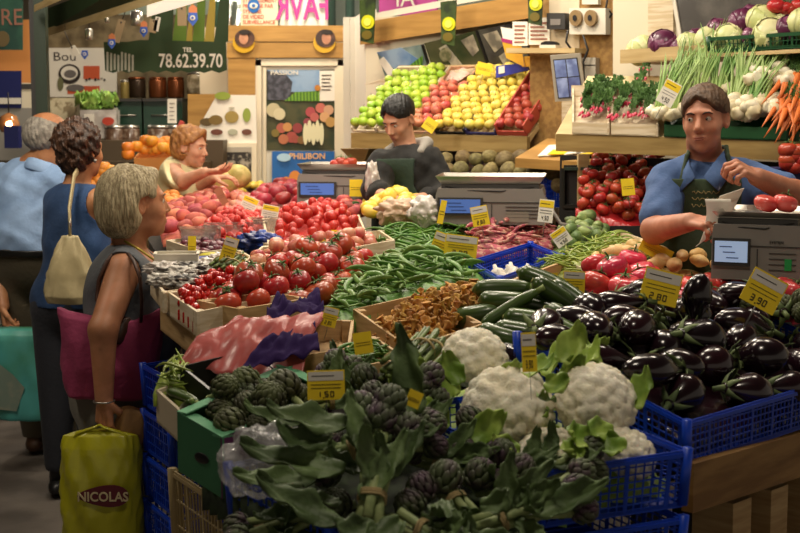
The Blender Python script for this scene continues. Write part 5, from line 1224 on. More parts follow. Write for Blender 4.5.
place(AUB[2], 615, 304, 3.75, Euler((0,-.1,-.1)), .95, 'aubergine lying sideways at back left with calyx right', 'aubergine', 'heaped aubergines')
place(AUB[1], 628, 320, 3.64, Euler((0,-.05,.1)), .9, 'aubergine lying just below the back left one', 'aubergine', 'heaped aubergines')
# courgettes
cg = [((473,292),(530,290),4.0),((481,303),(526,303),3.95),((520,303),(568,316),3.88),((532,283),(580,312),3.85),((448,322),(500,312),3.95),((502,319),(553,325),3.8),((493,330),(550,340),3.74),((480,333),(527,344),3.76),((530,345),(562,356),3.6),((560,293),(586,312),3.86),((560,318),(588,332),3.74),((526,277),(560,290),4.0),((510,312),(560,330),3.9),((560,330),(590,345),3.66)]
cl_ = ['at the back left of the heap','second from back at left','in the middle beside the board','lying on top, pointing to lower right','at far left by the chanterelles','centre, below the middle one','lower centre','lowest at left','lowest, by the yellow tag','behind the leftmost aubergine','beside the leftmost aubergine','behind the topmost one','buried in the centre','lowest at the right']
for k,((a0,a1),(b0,b1),Y) in enumerate(cg):
    A_, B_ = P(a0,a1,Y), P(b0,b1,Y-.04 if k!=3 else Y-.02); d = B_-A_; L = d.length; R = d.to_track_quat('X','Z').to_matrix(); cu_ = COU[k%3]
    s = L/.20 if L > .12 else .85; inst(cu_, (A_+B_)/2+V3(0,-.03,.01), R, (s,1.32,1.32), 'dark green courgette '+cl_[k], 'courgette', 'courgettes beside the aubergines')
A_, B_ = P(481,329,3.85), P(533,296,3.86); inst(COU[0], (A_+B_)/2+V3(0,-.07,.02), (B_-A_).to_track_quat('X','Z').to_matrix(), (.9,.9,.9), 'thin courgette lying diagonally across the others', 'courgette', 'courgettes beside the aubergines')
hq = Heap([(455,325),(475,297),(530,285),(590,300),(590,345),(560,360),(500,345)], depth=.07, bulge=.03); hq.filler('courgette_heap_base', mat('courgette_dark','#26331a',.6), 'lower layer of the courgette heap', 'courgettes')
# chanterelles, beans
heap([(375,325),(402,301),(476,282),(486,290),(452,322),(425,346),(400,344)], [(0,0,0,.0125)], CHAN, 300, 'small orange chanterelle in the wooden crate', 'mushroom', 'chanterelles in the wooden crate', fill=('chanterelle_heap_base', chm, 'lower layer of the chanterelle heap'), depth=.05, bulge=.045, top=.05, tilt=.9, tries=7, scl=(.8,1.1))
heap([(325,307),(345,272),(385,257),(450,252),(482,266),(486,279),(460,287),(400,293),(365,307),(340,314)], cap(.11,.0055), FLATB, 300, 'flat green bean in the large heap', 'bean', 'flat green beans', fill=('flat_bean_heap_base', fbm, 'lower layer of the flat bean heap'), depth=.03, bulge=.055, edge=.2, top=.04, tilt=.25, tries=4, jit=rj(.15), drop=.0)
heap([(362,246),(385,224),(440,211),(478,222),(470,240),(437,248),(395,250)], cap(.10,.0042), GREENB, 300, 'thin green bean in the middle heap', 'bean', 'thin green beans', fill=('green_bean_heap_base', gbm, 'lower layer of the thin green bean heap'), depth=.03, bulge=.07, edge=.25, top=.04, tilt=.3, tries=4, jit=rj(.15), drop=0)
heap([(462,246),(470,230),(500,219),(545,223),(560,236),(540,240),(510,243)], cap(.11,.0075), BORL, 220, 'pink speckled borlotti pod', 'bean', 'pink borlotti pods', fill=('borlotti_heap_base', bbm, 'lower layer of the borlotti heap'), depth=.03, bulge=.06, edge=.2, top=.045, tilt=.35, tries=4, jit=rj(.2), drop=0)
heap([(530,265),(555,254),(590,240),(640,243),(672,255),(610,270)], cap(.09,.0037), PALEB, 300, 'pale thin bean left of the seller', 'bean', 'pale thin beans', fill=('pale_bean_heap_base', lbm, 'lower layer of the pale bean heap'), depth=.035, bulge=.05, edge=.15, top=.04, tilt=.3, tries=4, jit=rj(.2), drop=0)
heap([(326,362),(345,346),(375,338),(402,353),(346,372)], cap(.09,.004), GREENB, 130, 'thin green bean in the low crate', 'bean', 'thin green beans in the low crate', fill=('thin_bean_heap_base', gbm, 'lower layer of thin beans in the low crate'), depth=.05, bulge=.02, top=.04, tilt=.2, tries=4, jit=rj(.1), drop=0)
heap([(158,385),(165,365),(185,362),(195,385)], cap(.08,.004), PALEB, 60, 'thin bean in the white carton', 'bean', 'thin beans in the white carton', fill=('carton_bean_base', lbm, 'lower layer of beans in the white carton'), dz=-.03, depth=.02, bulge=.02, top=.04, tilt=.3, tries=4, jit=rj(.2), drop=0)
heap([(160,400),(178,395),(200,405),(190,415)], cap(.1,.018,3), COU, 5, 'small courgette in the white carton', 'courgette', 'courgettes in the white carton', dz=-.04, depth=.03, bulge=0, top=.06, tries=6, scl=(.6,.7))
# tomatoes
heap([(204,304),(222,292),(290,258),(345,248),(374,256),(362,272),(325,289),(300,294),(240,303)], [(0,0,0,.038)], TOM, 64, 'large red tomato', 'tomato', 'large tomatoes in the wooden crates', rows=['rear row','second row from back','third row from back','middle row','third row from front','second row from front','front row'], fill=('tomato_crate_base', tomA, 'lower layer of the large tomatoes'), depth=.055, bulge=.055, edge=.15, top=.075, tilt=.7, tries=24, fac=.92, drop=.01)
heap([(178,297),(186,285),(212,274),(246,270),(252,278),(235,285),(205,296),(196,308)], [(0,0,0,.0155)], CHT, 170, 'small bright cherry tomato in the printed crate', 'tomato', 'cherry tomatoes', fill=('cherry_tomato_base', cherryA, 'lower layer of the cherry tomatoes'), depth=.035, bulge=.05, edge=.15, top=.035, tries=8, fac=.95, drop=0)
heap([(582,290),(592,272),(625,264),(652,270),(660,285),(625,293)], [(0,0,0,.046)], BEEF, 16, 'pink beef tomato left of the tilted tag', 'tomato', 'pink beef tomatoes', rows=R3N, depth=.05, bulge=.03, top=.09, tilt=.4, tries=20, drop=.01, fill=('pink_tomato_base', tomP, 'lower layer of the pink beef tomatoes'))
heap([(655,300),(672,280),(700,272),(722,272),(745,282),(725,296)], [(0,0,0,.04)], BEEF, 14, 'pink tomato between the two big tags', 'tomato', 'pink tomatoes between the tags', rows=R3N, depth=.06, bulge=.02, top=.07, tilt=.4, tries=20, scl=(.8,.9), drop=.01, fill=('pink_tomato_base', tomP, 'lower layer of pink tomatoes between the tags'))
heap([(760,285),(775,268),(800,262),(830,270),(830,300),(790,300)], [(0,0,0,.046)], BEEF, 14, 'pink beef tomato at the right edge below the scale', 'tomato', 'pink beef tomatoes at right', rows=R3N, depth=.03, bulge=.03, top=.09, tilt=.4, tries=20, drop=.01, fill=('pink_tomato_base', tomP, 'lower layer of the right pink tomatoes'))
heap([(588,262),(620,252),(680,247),(718,258),(722,268),(680,270),(640,266),(600,270)], cap(.06,.022,3), POT, 46, 'cream new potato before the seller', 'potato', 'new potatoes before the seller', rows=R3N, depth=.04, bulge=.03, top=.07, tilt=.3, tries=16, jit=lambda: Matrix.Rotation(PI/2,3,'Y'), drop=.01, fill=('potato_base', mat('potato_skin','#d8b478'), 'lower layer of the new potatoes'))
heap([(745,300),(765,285),(800,285),(830,300),(830,320),(790,305)], [(0,0,0,.03)], [mkobj('round_squash', ARTG[0], link=False)], 16, 'pale green leafy head beside the big right tag', 'artichoke', 'pale leafy heads at right', rows=R3N, depth=.05, bulge=.03, top=.08, tilt=1, scl=(.7,.8))
heap([(552,240),(560,226),(590,221),(612,226),(600,236),(575,243)], [(-.025,0,0,.03),(.02,0,0,.018)], AVO, 34, 'light green squash behind the pale beans', 'squash', 'light green squashes', rows=R3N, depth=.04, bulge=.04, top=.05, tilt=.3, tries=14, scl=(.7,.85), drop=.01, fill=('squash_base', avm, 'lower layer of the light green squashes'))
heap([(486,268),(500,262),(530,262),(515,272)], [(0,0,0,.024)], [GARL], 8, 'white garlic bulb in the half-empty blue crate', 'garlic', 'garlic in the blue crate', rows=['back row','front row'], depth=.055, bulge=0, top=.04, tilt=.4)
# far fruit
heap([(166,228),(162,212),(172,200),(215,204),(240,214),(200,232)], [(0,0,0,.036)], PEACH, 60, 'dusky peach by grey-haired woman', 'peach', 'dusky peaches', rows=R5, depth=.045, bulge=.05, edge=.2, top=.06, tries=14, fill=('peach_base', mat('peach_skin#b04e4c','#b04e4c'), 'lower layer of the dusky peaches'), drop=.01)
heap([(180,202),(185,194),(235,192),(262,200),(258,212),(215,204)], [(0,0,0,.036)], NECT, 60, 'pale pink nectarine behind the dusky peaches', 'nectarine', 'pale nectarines', rows=R5, depth=.04, bulge=.05, edge=.2, top=.06, tries=14, fill=('nectarine_base', mat('nectarine_skin#ac4446','#ac4446'), 'lower layer of the nectarines'), drop=.01)
heap([(158,203),(162,192),(180,192),(182,202),(168,208)], [(0,0,0,.03)], APRI, 34, 'orange apricot beside the pale nectarines', 'apricot', 'apricots', rows=R3N, depth=.03, bulge=.05, top=.05, tries=10)
heap([(195,232),(212,216),(255,212),(278,222),(262,234),(215,240)], [(0,0,0,.018)], [STRAW], 200, 'red berry in the clear punnets', 'berry', 'red berries in the punnets', fill=('red_berry_base', mat('strawberry_skin','#c02c24'), 'lower layer of the red berries'), depth=.03, bulge=.05, edge=.15, top=.04, tries=4, tilt=1, scl=(.9,1.1), drop=0)
heap([(250,205),(258,195),(285,189),(312,192),(316,202),(280,208)], [(0,0,0,.046)], BIGR, 34, 'large dark red onion before the far scale', 'onion', 'large red onions', rows=R3N, depth=.03, bulge=.05, top=.08, tries=14, tilt=.5, fill=('red_onion_base', mat('red_onion_skin#8c2430','#8c2430'), 'lower layer of the large red onions'), drop=.01)
heap([(276,235),(280,214),(330,206),(354,213),(360,226),(315,231)], [(0,0,0,.02)], [STRAW], 300, 'strawberry in the middle white crate', 'strawberry', 'strawberries in the middle crate', dz=.03, fill=('strawberry_base', mat('strawberry_skin','#c02c24'), 'lower layer of strawberries in the middle crate'), depth=.03, bulge=.05, edge=.2, top=.05, tries=7, tilt=1, scl=(1,1.35), drop=.012)
heap([(322,216),(335,206),(362,208),(364,222),(340,224)], [(0,0,0,.032)], PEACH, 30, 'round peach at right of the strawberries', 'peach', 'round peaches by the strawberries', rows=R3N, depth=.0, bulge=.04, top=.06, tries=12, scl=(.8,.95))
heap([(252,262),(275,248),(370,236),(380,240),(320,252)], [(0,0,0,.03)], NECT, 60, 'pale red fruit in the long white crate', 'nectarine', 'pale red fruit in the long crate', rows=R3N, dz=.035, depth=.03, bulge=.02, top=.05, tries=12, scl=(.7,.85), fill=('red_fruit_base', mat('nectarine_skin#ac4446','#ac4446'), 'lower layer of fruit in the long crate'), drop=.01)
heap([(172,242),(200,236),(236,234),(244,242),(204,249)], [(0,0,0,.016)], PLUM, 70, 'dark purple plum in the small white crate', 'plum', 'dark plums', depth=.03, bulge=.01, top=.04, tries=6, scl=(.7,.9))
heap([(182,262),(212,255),(240,253),(255,261),(214,268)], [(0,0,0,.013)], CHT, 80, 'tiny tomato in the crate behind the asparagus', 'tomato', 'tiny tomatoes', depth=.03, bulge=.01, top=.035, tries=6, scl=(.8,.9))
heap([(254,270),(275,262),(292,260),(296,266),(264,277)], [(0,0,0,.012)], CHAN, 60, 'yellow mushroom in the small crate behind tomatoes', 'mushroom', 'small yellow mushrooms', depth=.02, bulge=.02, top=.04, tries=5, scl=(.8,1.1), tilt=1)
heap([(366,216),(370,206),(405,205),(425,208),(418,216),(390,219)], cap(.07,.03,3), YSQ, 30, 'yellow squash before the young seller', 'squash', 'yellow squashes', rows=R3N, dz=.04, depth=.03, bulge=.06, top=.075, tries=12, tilt=.4, jit=lambda: Matrix.Rotation(PI/2,3,'Y'), scl=(.8,1))
heap([(330,216),(335,203),(362,200),(370,210),(355,218)], [(-.025,0,0,.03),(.02,0,0,.018)], [pear('green_pepper', mat('dark_pepper','#3a5a2c',.3,var=.2,coat=.3), .09, .032)], 22, 'dark green pepper between strawberries and yellow squash', 'pepper', 'dark green peppers', rows=R3N, depth=.02, bulge=.04, top=.06, tries=10, tilt=.4)
for k,(x,y) in enumerate(((204,180),(226,181),(238,176))): inst(MELON, P(x,y,8.6), Euler((.3,.2,k)), (1,1.15,1.1)[k], ('left','middle','right')[k]+' round melon in front of the auburn-haired woman', 'melon', 'melons at the back')
heap([(205,192),(215,184),(268,182),(300,186),(282,190),(240,195)], cap(.05,.03,3), YSQ, 34, 'yellow vegetable at the far end of stall', 'squash', 'yellow vegetables at the far end', rows=['back row','front row'], depth=.03, bulge=.04, top=.06, tries=8, tilt=.4, jit=lambda: Matrix.Rotation(PI/2,3,'Y'), scl=(.6,.8))
heap([(255,186),(262,179),(300,178),(308,184),(285,188)], [(-.025,0,0,.03),(.02,0,0,.018)], AVO, 24, 'small green vegetable below the blue box panel', 'squash', 'small green vegetables at the far end', rows=['back row','front row'], depth=.02, bulge=.04, top=.06, tries=8, tilt=.4)
oh, _ = heap([(120,172),(135,160),(176,158),(186,168),(160,176)], [(0,0,0,.042)], ORNG, 2, 'x', 'orange', 'x', depth=.0, top=.05)
for o in oh: bpy.data.objects.remove(o)
# orange crate at the back + oranges
oc = wood_crate([P(134,158,8.7),P(178,158,8.6),P(184,153,9.0),P(138,153,9.1)], .2, 'printed orange fruit box behind the grey-haired woman', m='orange', slats=2, posts=False, name='fruit_box')
og = []
for k,(x,y) in enumerate(((128,147),(137,146),(145,149),(152,141),(160,143),(153,150),(163,147),(171,150),(146,140),(128,154),(157,149),(166,141))): og.append(inst(ORNG, P(x,y,8.8+.02*(k%3)), Euler((0,0,k)), 1.0, 'x', 'orange', 'oranges on the printed box'))
autolabel(og, 'orange on the printed box at the back', ['top row','middle row','bottom row'])
og = []
for k,(x,y) in enumerate(((96,174),(103,171),(108,176),(99,180),(94,184),(104,167),(110,170),(97,168))): og.append(inst(ORNG, P(x,y,8.0), Euler((0,0,k)), .95, 'x', 'orange', 'oranges behind the curly-haired woman'))
autolabel(og, 'orange right of the curly-haired woman', ['upper row','lower row'])
wood_crate([P(85,186,7.8),P(118,186,7.8),P(120,178,8.2),P(88,178,8.2)], .15, 'wooden box of oranges beside the curly-haired woman', slats=2, posts=False, name='fruit_box')
bs_ = tag(MB().slab(P(80,204,8.1), P(190,200,9.0), 1.0, .5, n=Vector((.1,1,0)).normalized()).build('fruit_stand', M['plywood']), 'low pale stand carrying the orange boxes', 'stand')
inst(LETT, P(92,104,9.6), None, 1.3, 'bright green lettuce behind the elderly man', 'lettuce'); inst(LETT, P(106,102,9.65), Euler((0,0,1)), 1.1, 'smaller lettuce right of the bright green one', 'lettuce')
tag(MB().box(P(98,115,9.8),(.3,.25,.1)).build('lettuce_tray', M['white']), 'white tray under the two lettuces', 'tray')
from mathutils import noise as NZ
def bagobj(name, c, r, label, m, seed, R=None, freq=5, amp=.16, base=None):
    v, f = ICO5; nz = np.array([NZ.noise(Vector((p[0]*freq*.5+seed,p[1]*freq*.5,p[2]*freq*.5)))+.5*abs(NZ.noise(Vector((p[0]*freq*1.3+seed,p[1]*freq*1.3,p[2]*freq*1.3)))) for p in v]); vv = v*(1+amp*nz*2)[:,None]*np.array(r)
    mb = MB(); mb.add(vv.tolist(), f); o = mb.build(name, m, loc=c, rot=R); return tag(o, label, 'bag')
# punnets and packets
whp = mat('white_film','#ddd4cc',.3,trans=.25,bump=.6,bscale=14,coat=.3)
clearm = mat('clear_plastic','#e8e4e0',.08,trans=.85,coat=.5,bump=.3,bscale=20)
def punnet(px,py,w,d,h,label,m,yaw=0,dz=0):
    p = S(px,py); o = tag(empty('punnet', p+V3(0,0,dz), (0,0,yaw)), label, 'punnet', 'fruit punnets'); mb = MB(); 
    for sx,sy,W_,D_ in ((0,-1,w,.003),(0,1,w,.003),(-1,0,.003,d),(1,0,.003,d)): mb.box((sx*w/2,sy*d/2,h/2),(W_,D_,h))
    mb.box((0,0,.002),(w,d,.003)); mb.build('tub', m, o); mb = MB()
    for sx,sy,W_,D_ in ((0,-1,w+.01,.01),(0,1,w+.01,.01),(-1,0,.01,d+.01),(1,0,.01,d+.01)): mb.box((sx*w/2,sy*d/2,h),(W_,D_,.004))
    mb.build('rim', m, o); return o
punnet(177,268,.14,.1,.05,'white ribbed punnet in front of the small tomatoes', M['white'], .1)
for k,(x,y,a,l) in enumerate(((200,238,.2,'left clear punnet of red berries'),(224,234,.1,'second clear punnet of red berries'),(248,231,.1,'third clear punnet of red berries'),(268,228,.1,'right clear punnet of red berries'))): punnet(x,y,.15,.12,.05,l,clearm,a,-.01)
pkm = mat('packet_plastic','#b8b2a8',.5,coat=.1,col2='#4a4644',nscale=30,nlo=.45,nhi=.6)
def pillowbag(name, p, r, R, m, label, cat, group=None, seed=0):
    v, f = ICO3; rr = np.random.RandomState(seed); vv = np.sign(v)*np.abs(v)**.8; vv = vv*(1+.06*np.sin(v[:,[1]]*9+v[:,[0]]*5+seed)); vv = vv*np.array(r)
    mb = MB(); mb.add(vv.tolist(), f); o = mb.build(name, m, loc=p, rot=R); return tag(o, label, cat, group)
for k,(x,y,w,l) in enumerate(((162,272,.1,'leftmost'),(176,277,.12,'second from left'),(192,272,.12,'middle'),(208,268,.1,'second from right'),(168,284,.11,'lowest at left'),(186,285,.1,'lowest at right'),(222,262,.08,'rightmost'))): tag(bagobj('wrapped_packet', S(x,y)+V3(0,0,.01), (w*.5,.05,.022), 'x', pkm if k%3 else whp, k, freq=7, amp=.25), 'clear wrapped packet beside cherry tomatoes, '+l, 'packet', 'wrapped packets')
blb = mat('blue_wrapper','#2c4ca8',.3,coat=.3,col2='#16255c',nscale=18,bump=.5)
tag(bagobj('blue_packet', S(260,248)+V3(0,0,.02), (.075,.05,.035), 'x', blb, 11, freq=6, amp=.3), 'crumpled blue wrapper on the middle crates', 'packet'); pillowbag('blue_packet', S(206,262), (.06,.04,.02), (.1,0,.3), blb, 'blue packet among the punnets at left', 'packet', seed=2); pillowbag('yellow_packet', S(213,258), (.05,.03,.02), (.1,0,.3), mat('yellow_wrapper','#c8c02c',.4), 'yellow and green packet above the blue packet', 'packet', seed=3)
for k in range(3): 
    a,b = S(206+6*k,282+1*k), S(243+6*k,255+2*k); o = inst([aspar(k,9,.3)], (a+b)/2+V3(0,0,.02), (b-a).to_track_quat('X','Z').to_matrix(), .85, 'asparagus bundle behind the cherry tomatoes, '+['left','middle','right'][k], 'asparagus', 'far asparagus bundles')
for k,((a0,a1),(b0,b1)) in enumerate((((390,386),(436,335)),((404,384),(444,338)),((386,372),(424,345)))):
    a,b = P(a0,a1,3.22), P(b0,b1,3.5); inst([aspar(7+k,11,.3)], (a+b)/2+V3(0,0,.0), (b-a).to_track_quat('X','Z').to_matrix(), .95, ['left','right','rear'][k]+' thick asparagus bundle beside the cauliflowers', 'asparagus', 'near asparagus bundles')
# cauliflowers
for k,(x,y,Y,s,rx,ry,l) in enumerate(((475,358,3.36,.84,.8,.1,'compact cauliflower at the back beside the asparagus'),(508,408,3.18,1.12,.85,-.1,'large cauliflower in the middle of the crate'),(596,402,3.16,1.0,.9,.2,'clean white cauliflower at front right'),(628,454,3.06,.68,.6,.4,'yellowish small cauliflower at the crate corner'),(550,460,3.04,.82,.8,-.2,'yellowish cauliflower low at the front'))):
    inst([CAU[k%3]], P(x,y,Y), Matrix.Rotation(rx-.15,3,'X') @ Matrix.Rotation(ry,3,'Y') @ Matrix.Rotation(k*1.3,3,'Z'), s, l, 'cauliflower', 'cauliflowers')
CL = [mkobj('cauliflower_leaf', leafsheet(.15,.05,.4,.8,.16,16,8,k,lob=.05).mesh('cauliflower_leaf', cleaf), link=False) for k in range(3)]
hq = Heap([(440,405),(455,350),(520,350),(600,372),(638,405),(668,440),(560,462),(480,440)], depth=.11, bulge=.05); hq.filler('cauliflower_heap_base', cleaf, 'leaf bed under the cauliflowers', 'leaves')
lv = []
for k,(x,y,Y,rz,rx) in enumerate((q[0],q[1],q[2]-.02,q[3]+(1.3*(-1)**i if q[1] < 392 and 470 < q[0] < 620 else 0),q[4]) for i,q in enumerate(((434,390,3.3,.8,.6),(452,398,3.26,.2,.9),(420,402,3.26,1.4,.4),(540,372,3.28,0,1.2),(548,398,3.05,2.8,1.5),(563,380,3.2,.5,1.1),(590,432,3.02,2.2,.9),(614,430,3.04,1.8,.6),(575,445,2.96,2.6,1.0),(470,440,3.05,-.9,.7),(480,460,3.0,-1.4,.5),(560,347,3.5,0,1.0),(600,372,3.36,-.5,.8),(500,385,3.22,.3,1.3),(448,428,3.12,.9,.8),(590,365,3.4,.9,.7),(630,408,3.16,-.8,.8),(575,368,3.24,.2,.5),(600,366,3.26,-.3,.4),(560,362,3.2,.6,.8),(545,382,3.06,3.0,.9),(520,372,3.2,-.2,.3),(430,378,3.2,.9,.3),(445,410,3.1,1.6,.3),(460,384,3.16,.4,.4),(584,440,3.02,2.6,.4),(604,436,3.02,-2.6,.5),(520,452,3.0,1.2,.3)))):
    lv.append(inst(CL, P(x,y,Y), Matrix.Rotation(.75,3,'X') @ Matrix.Rotation(rz,3,'Z') @ Matrix.Rotation((rx-.6)*.5,3,'X') @ Matrix.Rotation(random.uniform(-.4,.4),3,'Y'), random.uniform(.5,.75), 'x', 'leaf', 'loose cauliflower leaves'))
autolabel(lv, 'loose bright cauliflower leaf', ['back row','second row','third row','front row'])
# artichokes
heap([(196,428),(200,400),(240,384),(300,378),(325,392),(318,420),(260,440),(225,440)], [(0,0,0,.045)], ARTI, 40, 'green artichoke head in the left box', 'artichoke', 'green artichokes in the left box', rows=R5, depth=.06, bulge=.05, edge=.15, top=.08, tries=18, tilt=1.0, scl=(.72,.9), fac=.88, margin=.05)
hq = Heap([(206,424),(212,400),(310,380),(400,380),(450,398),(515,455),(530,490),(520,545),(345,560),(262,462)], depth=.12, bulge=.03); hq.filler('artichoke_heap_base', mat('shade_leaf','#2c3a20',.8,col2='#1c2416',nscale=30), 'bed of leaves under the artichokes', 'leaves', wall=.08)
BUN = [art_bunch(k) for k in range(4)]
bun = [((350,450),2.97,.25,.1,'bunch tied left of centre with stems to the left',.95),((372,498),2.74,1.45,.35,'front bunch with pale upright stems tied in raffia',1.15),((437,463),3.0,-.4,.1,'bunch tied by a tan band in the middle',.95),((455,500),2.86,-1.0,0,'bunch at the front centre under long leaf',1.0),((300,430),3.2,2.6,.1,'bunch with broad leaf over the clear bag',.9),((395,445),3.02,1.2,.2,'bunch at the back beneath the small yellow label',1.0),((330,400),3.3,.3,.2,'rear bunch beside the white-topped tag',.9),((320,510),2.95,3.6,0,'lowest bunch at the left front',1.0),((510,480),2.95,.3,.1,'rightmost bunch beside the blue crate',.95),((420,530),2.72,-.6,0,'bottom centre bunch cut by the picture edge',1.0),((500,520),2.75,.4,0,'bottom right bunch by the crate corner',1.0),((360,420),3.26,1.9,.3,'bunch with upright heads behind the raffia one',.9)]
for k,((x,y),Y,rz,ry,l,s) in enumerate(bun): inst([BUN[k%4]], P(x,y,Y), Matrix.Rotation(.72,3,'X') @ Matrix.Rotation(rz,3,'Z') @ Matrix.Rotation(random.uniform(-.4,.4),3,'X'), s*.85, 'artichoke '+l, 'artichokes', 'artichoke bunches')
sm = []
for k,(x,y,Y) in enumerate(((388,424,3.02),(362,412,3.08),(410,505,2.8),(422,488,2.86),(445,478,2.88),(374,395,3.2),(365,378,3.3),(500,455,2.98),(520,470,2.95),(530,492,2.88),(460,450,3.02),(325,470,3.0),(335,505,2.88),(470,420,3.1),(480,475,2.93),(396,405,3.1),(410,450,3.0),(330,440,3.1))): sm.append(inst(SMALLART, P(x,y,Y), Euler((random.uniform(-.9,.5),random.uniform(-.6,.6),k)), random.uniform(.9,1.15), 'x', 'artichoke', 'small purple artichokes'))
autolabel(sm, 'small purple-green artichoke head among the bunches', ['back row','second row','third row','front row'])
AL = [mkobj('artichoke_leaf', m_, link=False) for m_ in ALEAF]
ll = []
for k,(x,y,Y,rz,rx,ry) in enumerate(q for q in ((352,424,2.86,1.62,.0,.1),(330,440,2.84,1.75,.1,-.1),(345,470,2.8,1.5,.1,.2),(335,405,3.1,-1.5,.1,.3),(300,425,3.1,1.5,.2,.2),(420,395,3.05,.3,1.0,.2),(350,385,3.2,.8,.9,-.3),(445,500,2.75,3.0,.5,.1),(455,520,2.7,3.2,1.1,0),(480,505,2.72,-1.6,.3,.3),(400,520,2.66,2.4,.3,-.2),(340,500,2.8,2.0,.3,.3),(315,480,2.9,1.7,.2,.1),(430,430,2.98,-.6,.7,.3),(470,445,2.95,-1.0,.5,0),(505,500,2.78,-1.7,.4,.2),(385,450,2.92,2.8,.6,.4),(360,470,2.86,1.4,.4,.1),(395,380,3.25,.2,1.2,0),(415,415,3.0,.1,1.0,-.4),(300,500,2.86,2.2,.1,.2),(530,510,2.74,-1.4,.3,.1),(375,525,2.62,1.9,.2,-.2),(440,455,2.92,-2.2,.3,.3),(340,525,2.66,1.2,.3,.2),(490,430,3.05,-.9,.5,.1),(325,460,2.95,1.8,.3,-.3)) if not (q[0] > 425 and q[1] < 480) and not (q[0] > 345 and q[1] < 410 and q[2] > 2.9)):
    ll.append(inst([AL[k%4]], P(x,y,Y), Matrix.Rotation(.75,3,'X') @ Matrix.Rotation(rz,3,'Z') @ Matrix.Rotation(rx*.35,3,'X') @ Matrix.Rotation(ry,3,'Y'), random.uniform(.5,.75) if k > 2 else .8, 'x', 'leaf', 'loose artichoke leaves'))
autolabel(ll, 'long grey-green artichoke leaf', ['back row','second row','third row','front row'])
# ================================================================ bags, paper, sheets
def crumple(name, fn, n, m, label, cat, t=.0012):
    g = [[fn(i/n, j/n) for j in range(n+1)] for i in range(n+1)]; c = g[n//2][n//2].copy(); o = MB().sheet([[p-c for p in r] for r in g], t).build(name, m, loc=c); return tag(o, label, cat)
from mathutils import noise as NZ
def pinkfn(u, v):
    a = S(180,352).lerp(S(330,395), u); b = S(218,345).lerp(S(342,330), u); 
    a = S(178,356).lerp(S(300,376), u); b = S(250,328).lerp(S(340,325), u)
    p = a.lerp(b, v); n_ = NZ.noise(Vector((u*4,v*3,1))); m_ = NZ.noise(Vector((u*11,v*8,4)))
    return p+V3(0,0,.02+.05*math.sin(PI*v)*(.5+u)*.7+.035*n_+.012*m_-.04*(1-min(1,v*4)))+V3(.01*m_,.01*n_,0)
crumple('plastic_sheet', pinkfn, 44, mat('pink_plastic','#c4605c',.38,coat=.1,alpha=.68,bump=.25,bscale=25), 'crumpled translucent pink plastic sheet over the black crate', 'plastic sheet')
def purfn(u, v):
    a = S(265,345).lerp(S(325,322), u); b = S(270,318).lerp(S(318,306), u); p = a.lerp(b, v); n_ = NZ.noise(Vector((u*3,v*3,9))); m_ = NZ.noise(Vector((u*9,v*8,2)))
    return p+V3(0,0,.03+.04*n_+.02*m_+.02*math.sin(PI*v))
crumple('paper_liner', purfn, 26, mat('purple_paper','#2a1848',.85,bump=.2,spec=.15), 'crumpled dark purple paper in the open crate', 'paper')
def purfn2(u, v):
    a = S(240,385).lerp(S(320,365), u); b = S(285,352).lerp(S(312,340), u); p = a.lerp(b, v); m_ = NZ.noise(Vector((u*7,v*6,5)))
    return p+V3(0,0,.035+.02*m_+.05*math.sin(PI*v)*.6)
crumple('paper_liner', purfn2, 24, mat('purple_paper','#38255c'), 'dark purple paper showing under the pink plastic', 'paper')
cpl = mat('bag_film','#c8c8c8',.16,alpha=.38,coat=.6,bump=.8,bscale=10)
bagobj('plastic_bag', P(262,462,3.0), (.085,.06,.075), 'crumpled clear plastic bag among artichokes at left', cpl, 1)
whp = mat('white_film','#ddd4cc',.3,trans=.25,bump=.6,bscale=14,coat=.3)
bagobj('plastic_bag', P(428,212,5.6), (.07,.05,.055), 'bright white crumpled bag beside the middle scale', whp, 3, amp=.2); bagobj('plastic_bag', P(398,212,5.7), (.09,.06,.05), 'cream crumpled bag below the yellow squash', mat('cream_film','#d8b89c',.35,trans=.2,bump=.6,bscale=16), 4, amp=.2)
bagobj('plastic_bag', P(318,205,6.7), (.07,.05,.025), 'flat white bag beside the dark red onions', whp, 6); bagobj('plastic_bag', P(372,180,6.35), (.03,.03,.08), 'white bag held open by the young seller', whp, 7)
# ================================================================ scales
sA = P(365,197,7.05); scale_machine(P(348,202,6.95), .44, -.12, 'far grey scale beside the young seller')
s2,h2,t2 = scale_machine(P(492,221,5.72), .43, -.12, 'middle grey scale with empty steel tray')
s3,h3,t3 = scale_machine(P(764,274,4.3), .26, -.40, 'near scale with blue display and two tomatoes', d=.36, h=.165, lcd='lcdn')
MB().box((.095,-.184,.05),(.02,.002,.034)).build('green_sticker', M['greenst'], s3); text('maker_lettering', 'SYSTEM', .012, M['black'], s3, (.06,-.183,.115))
MB().box((-.1,-.43*.85/2-.0,.0),(.001,.001,.001)).build('x', M['black'], s2) if False else None
MB().tube([(.2,-.05,.12),(.24,-.1,.06),(.28,-.12,.0),(.4,-.12,-.02)], .008, 8).build('side_tube', M['grey'], s2)
MB().box((.11,-.43*.85/2-.002,.03),(.09,.002,.04)).build('rating_plate', mat('plate_grey','#8a8478',.5), s2)
MB().box((0,-.44*.85/2-.004,.05),(.001,.001,.001)).build('x', M['black'], s2) if False else None
for k,(x,l) in enumerate(((766,'left pink tomato lying in the near scale tray'),(785,'right pink tomato lying in the near scale tray'))):
    mb_ = inst([BEEF[k]], P(x,203,4.3), Euler((.2,.2,k)), .78, l, 'tomato', 'tomatoes on the near scale')
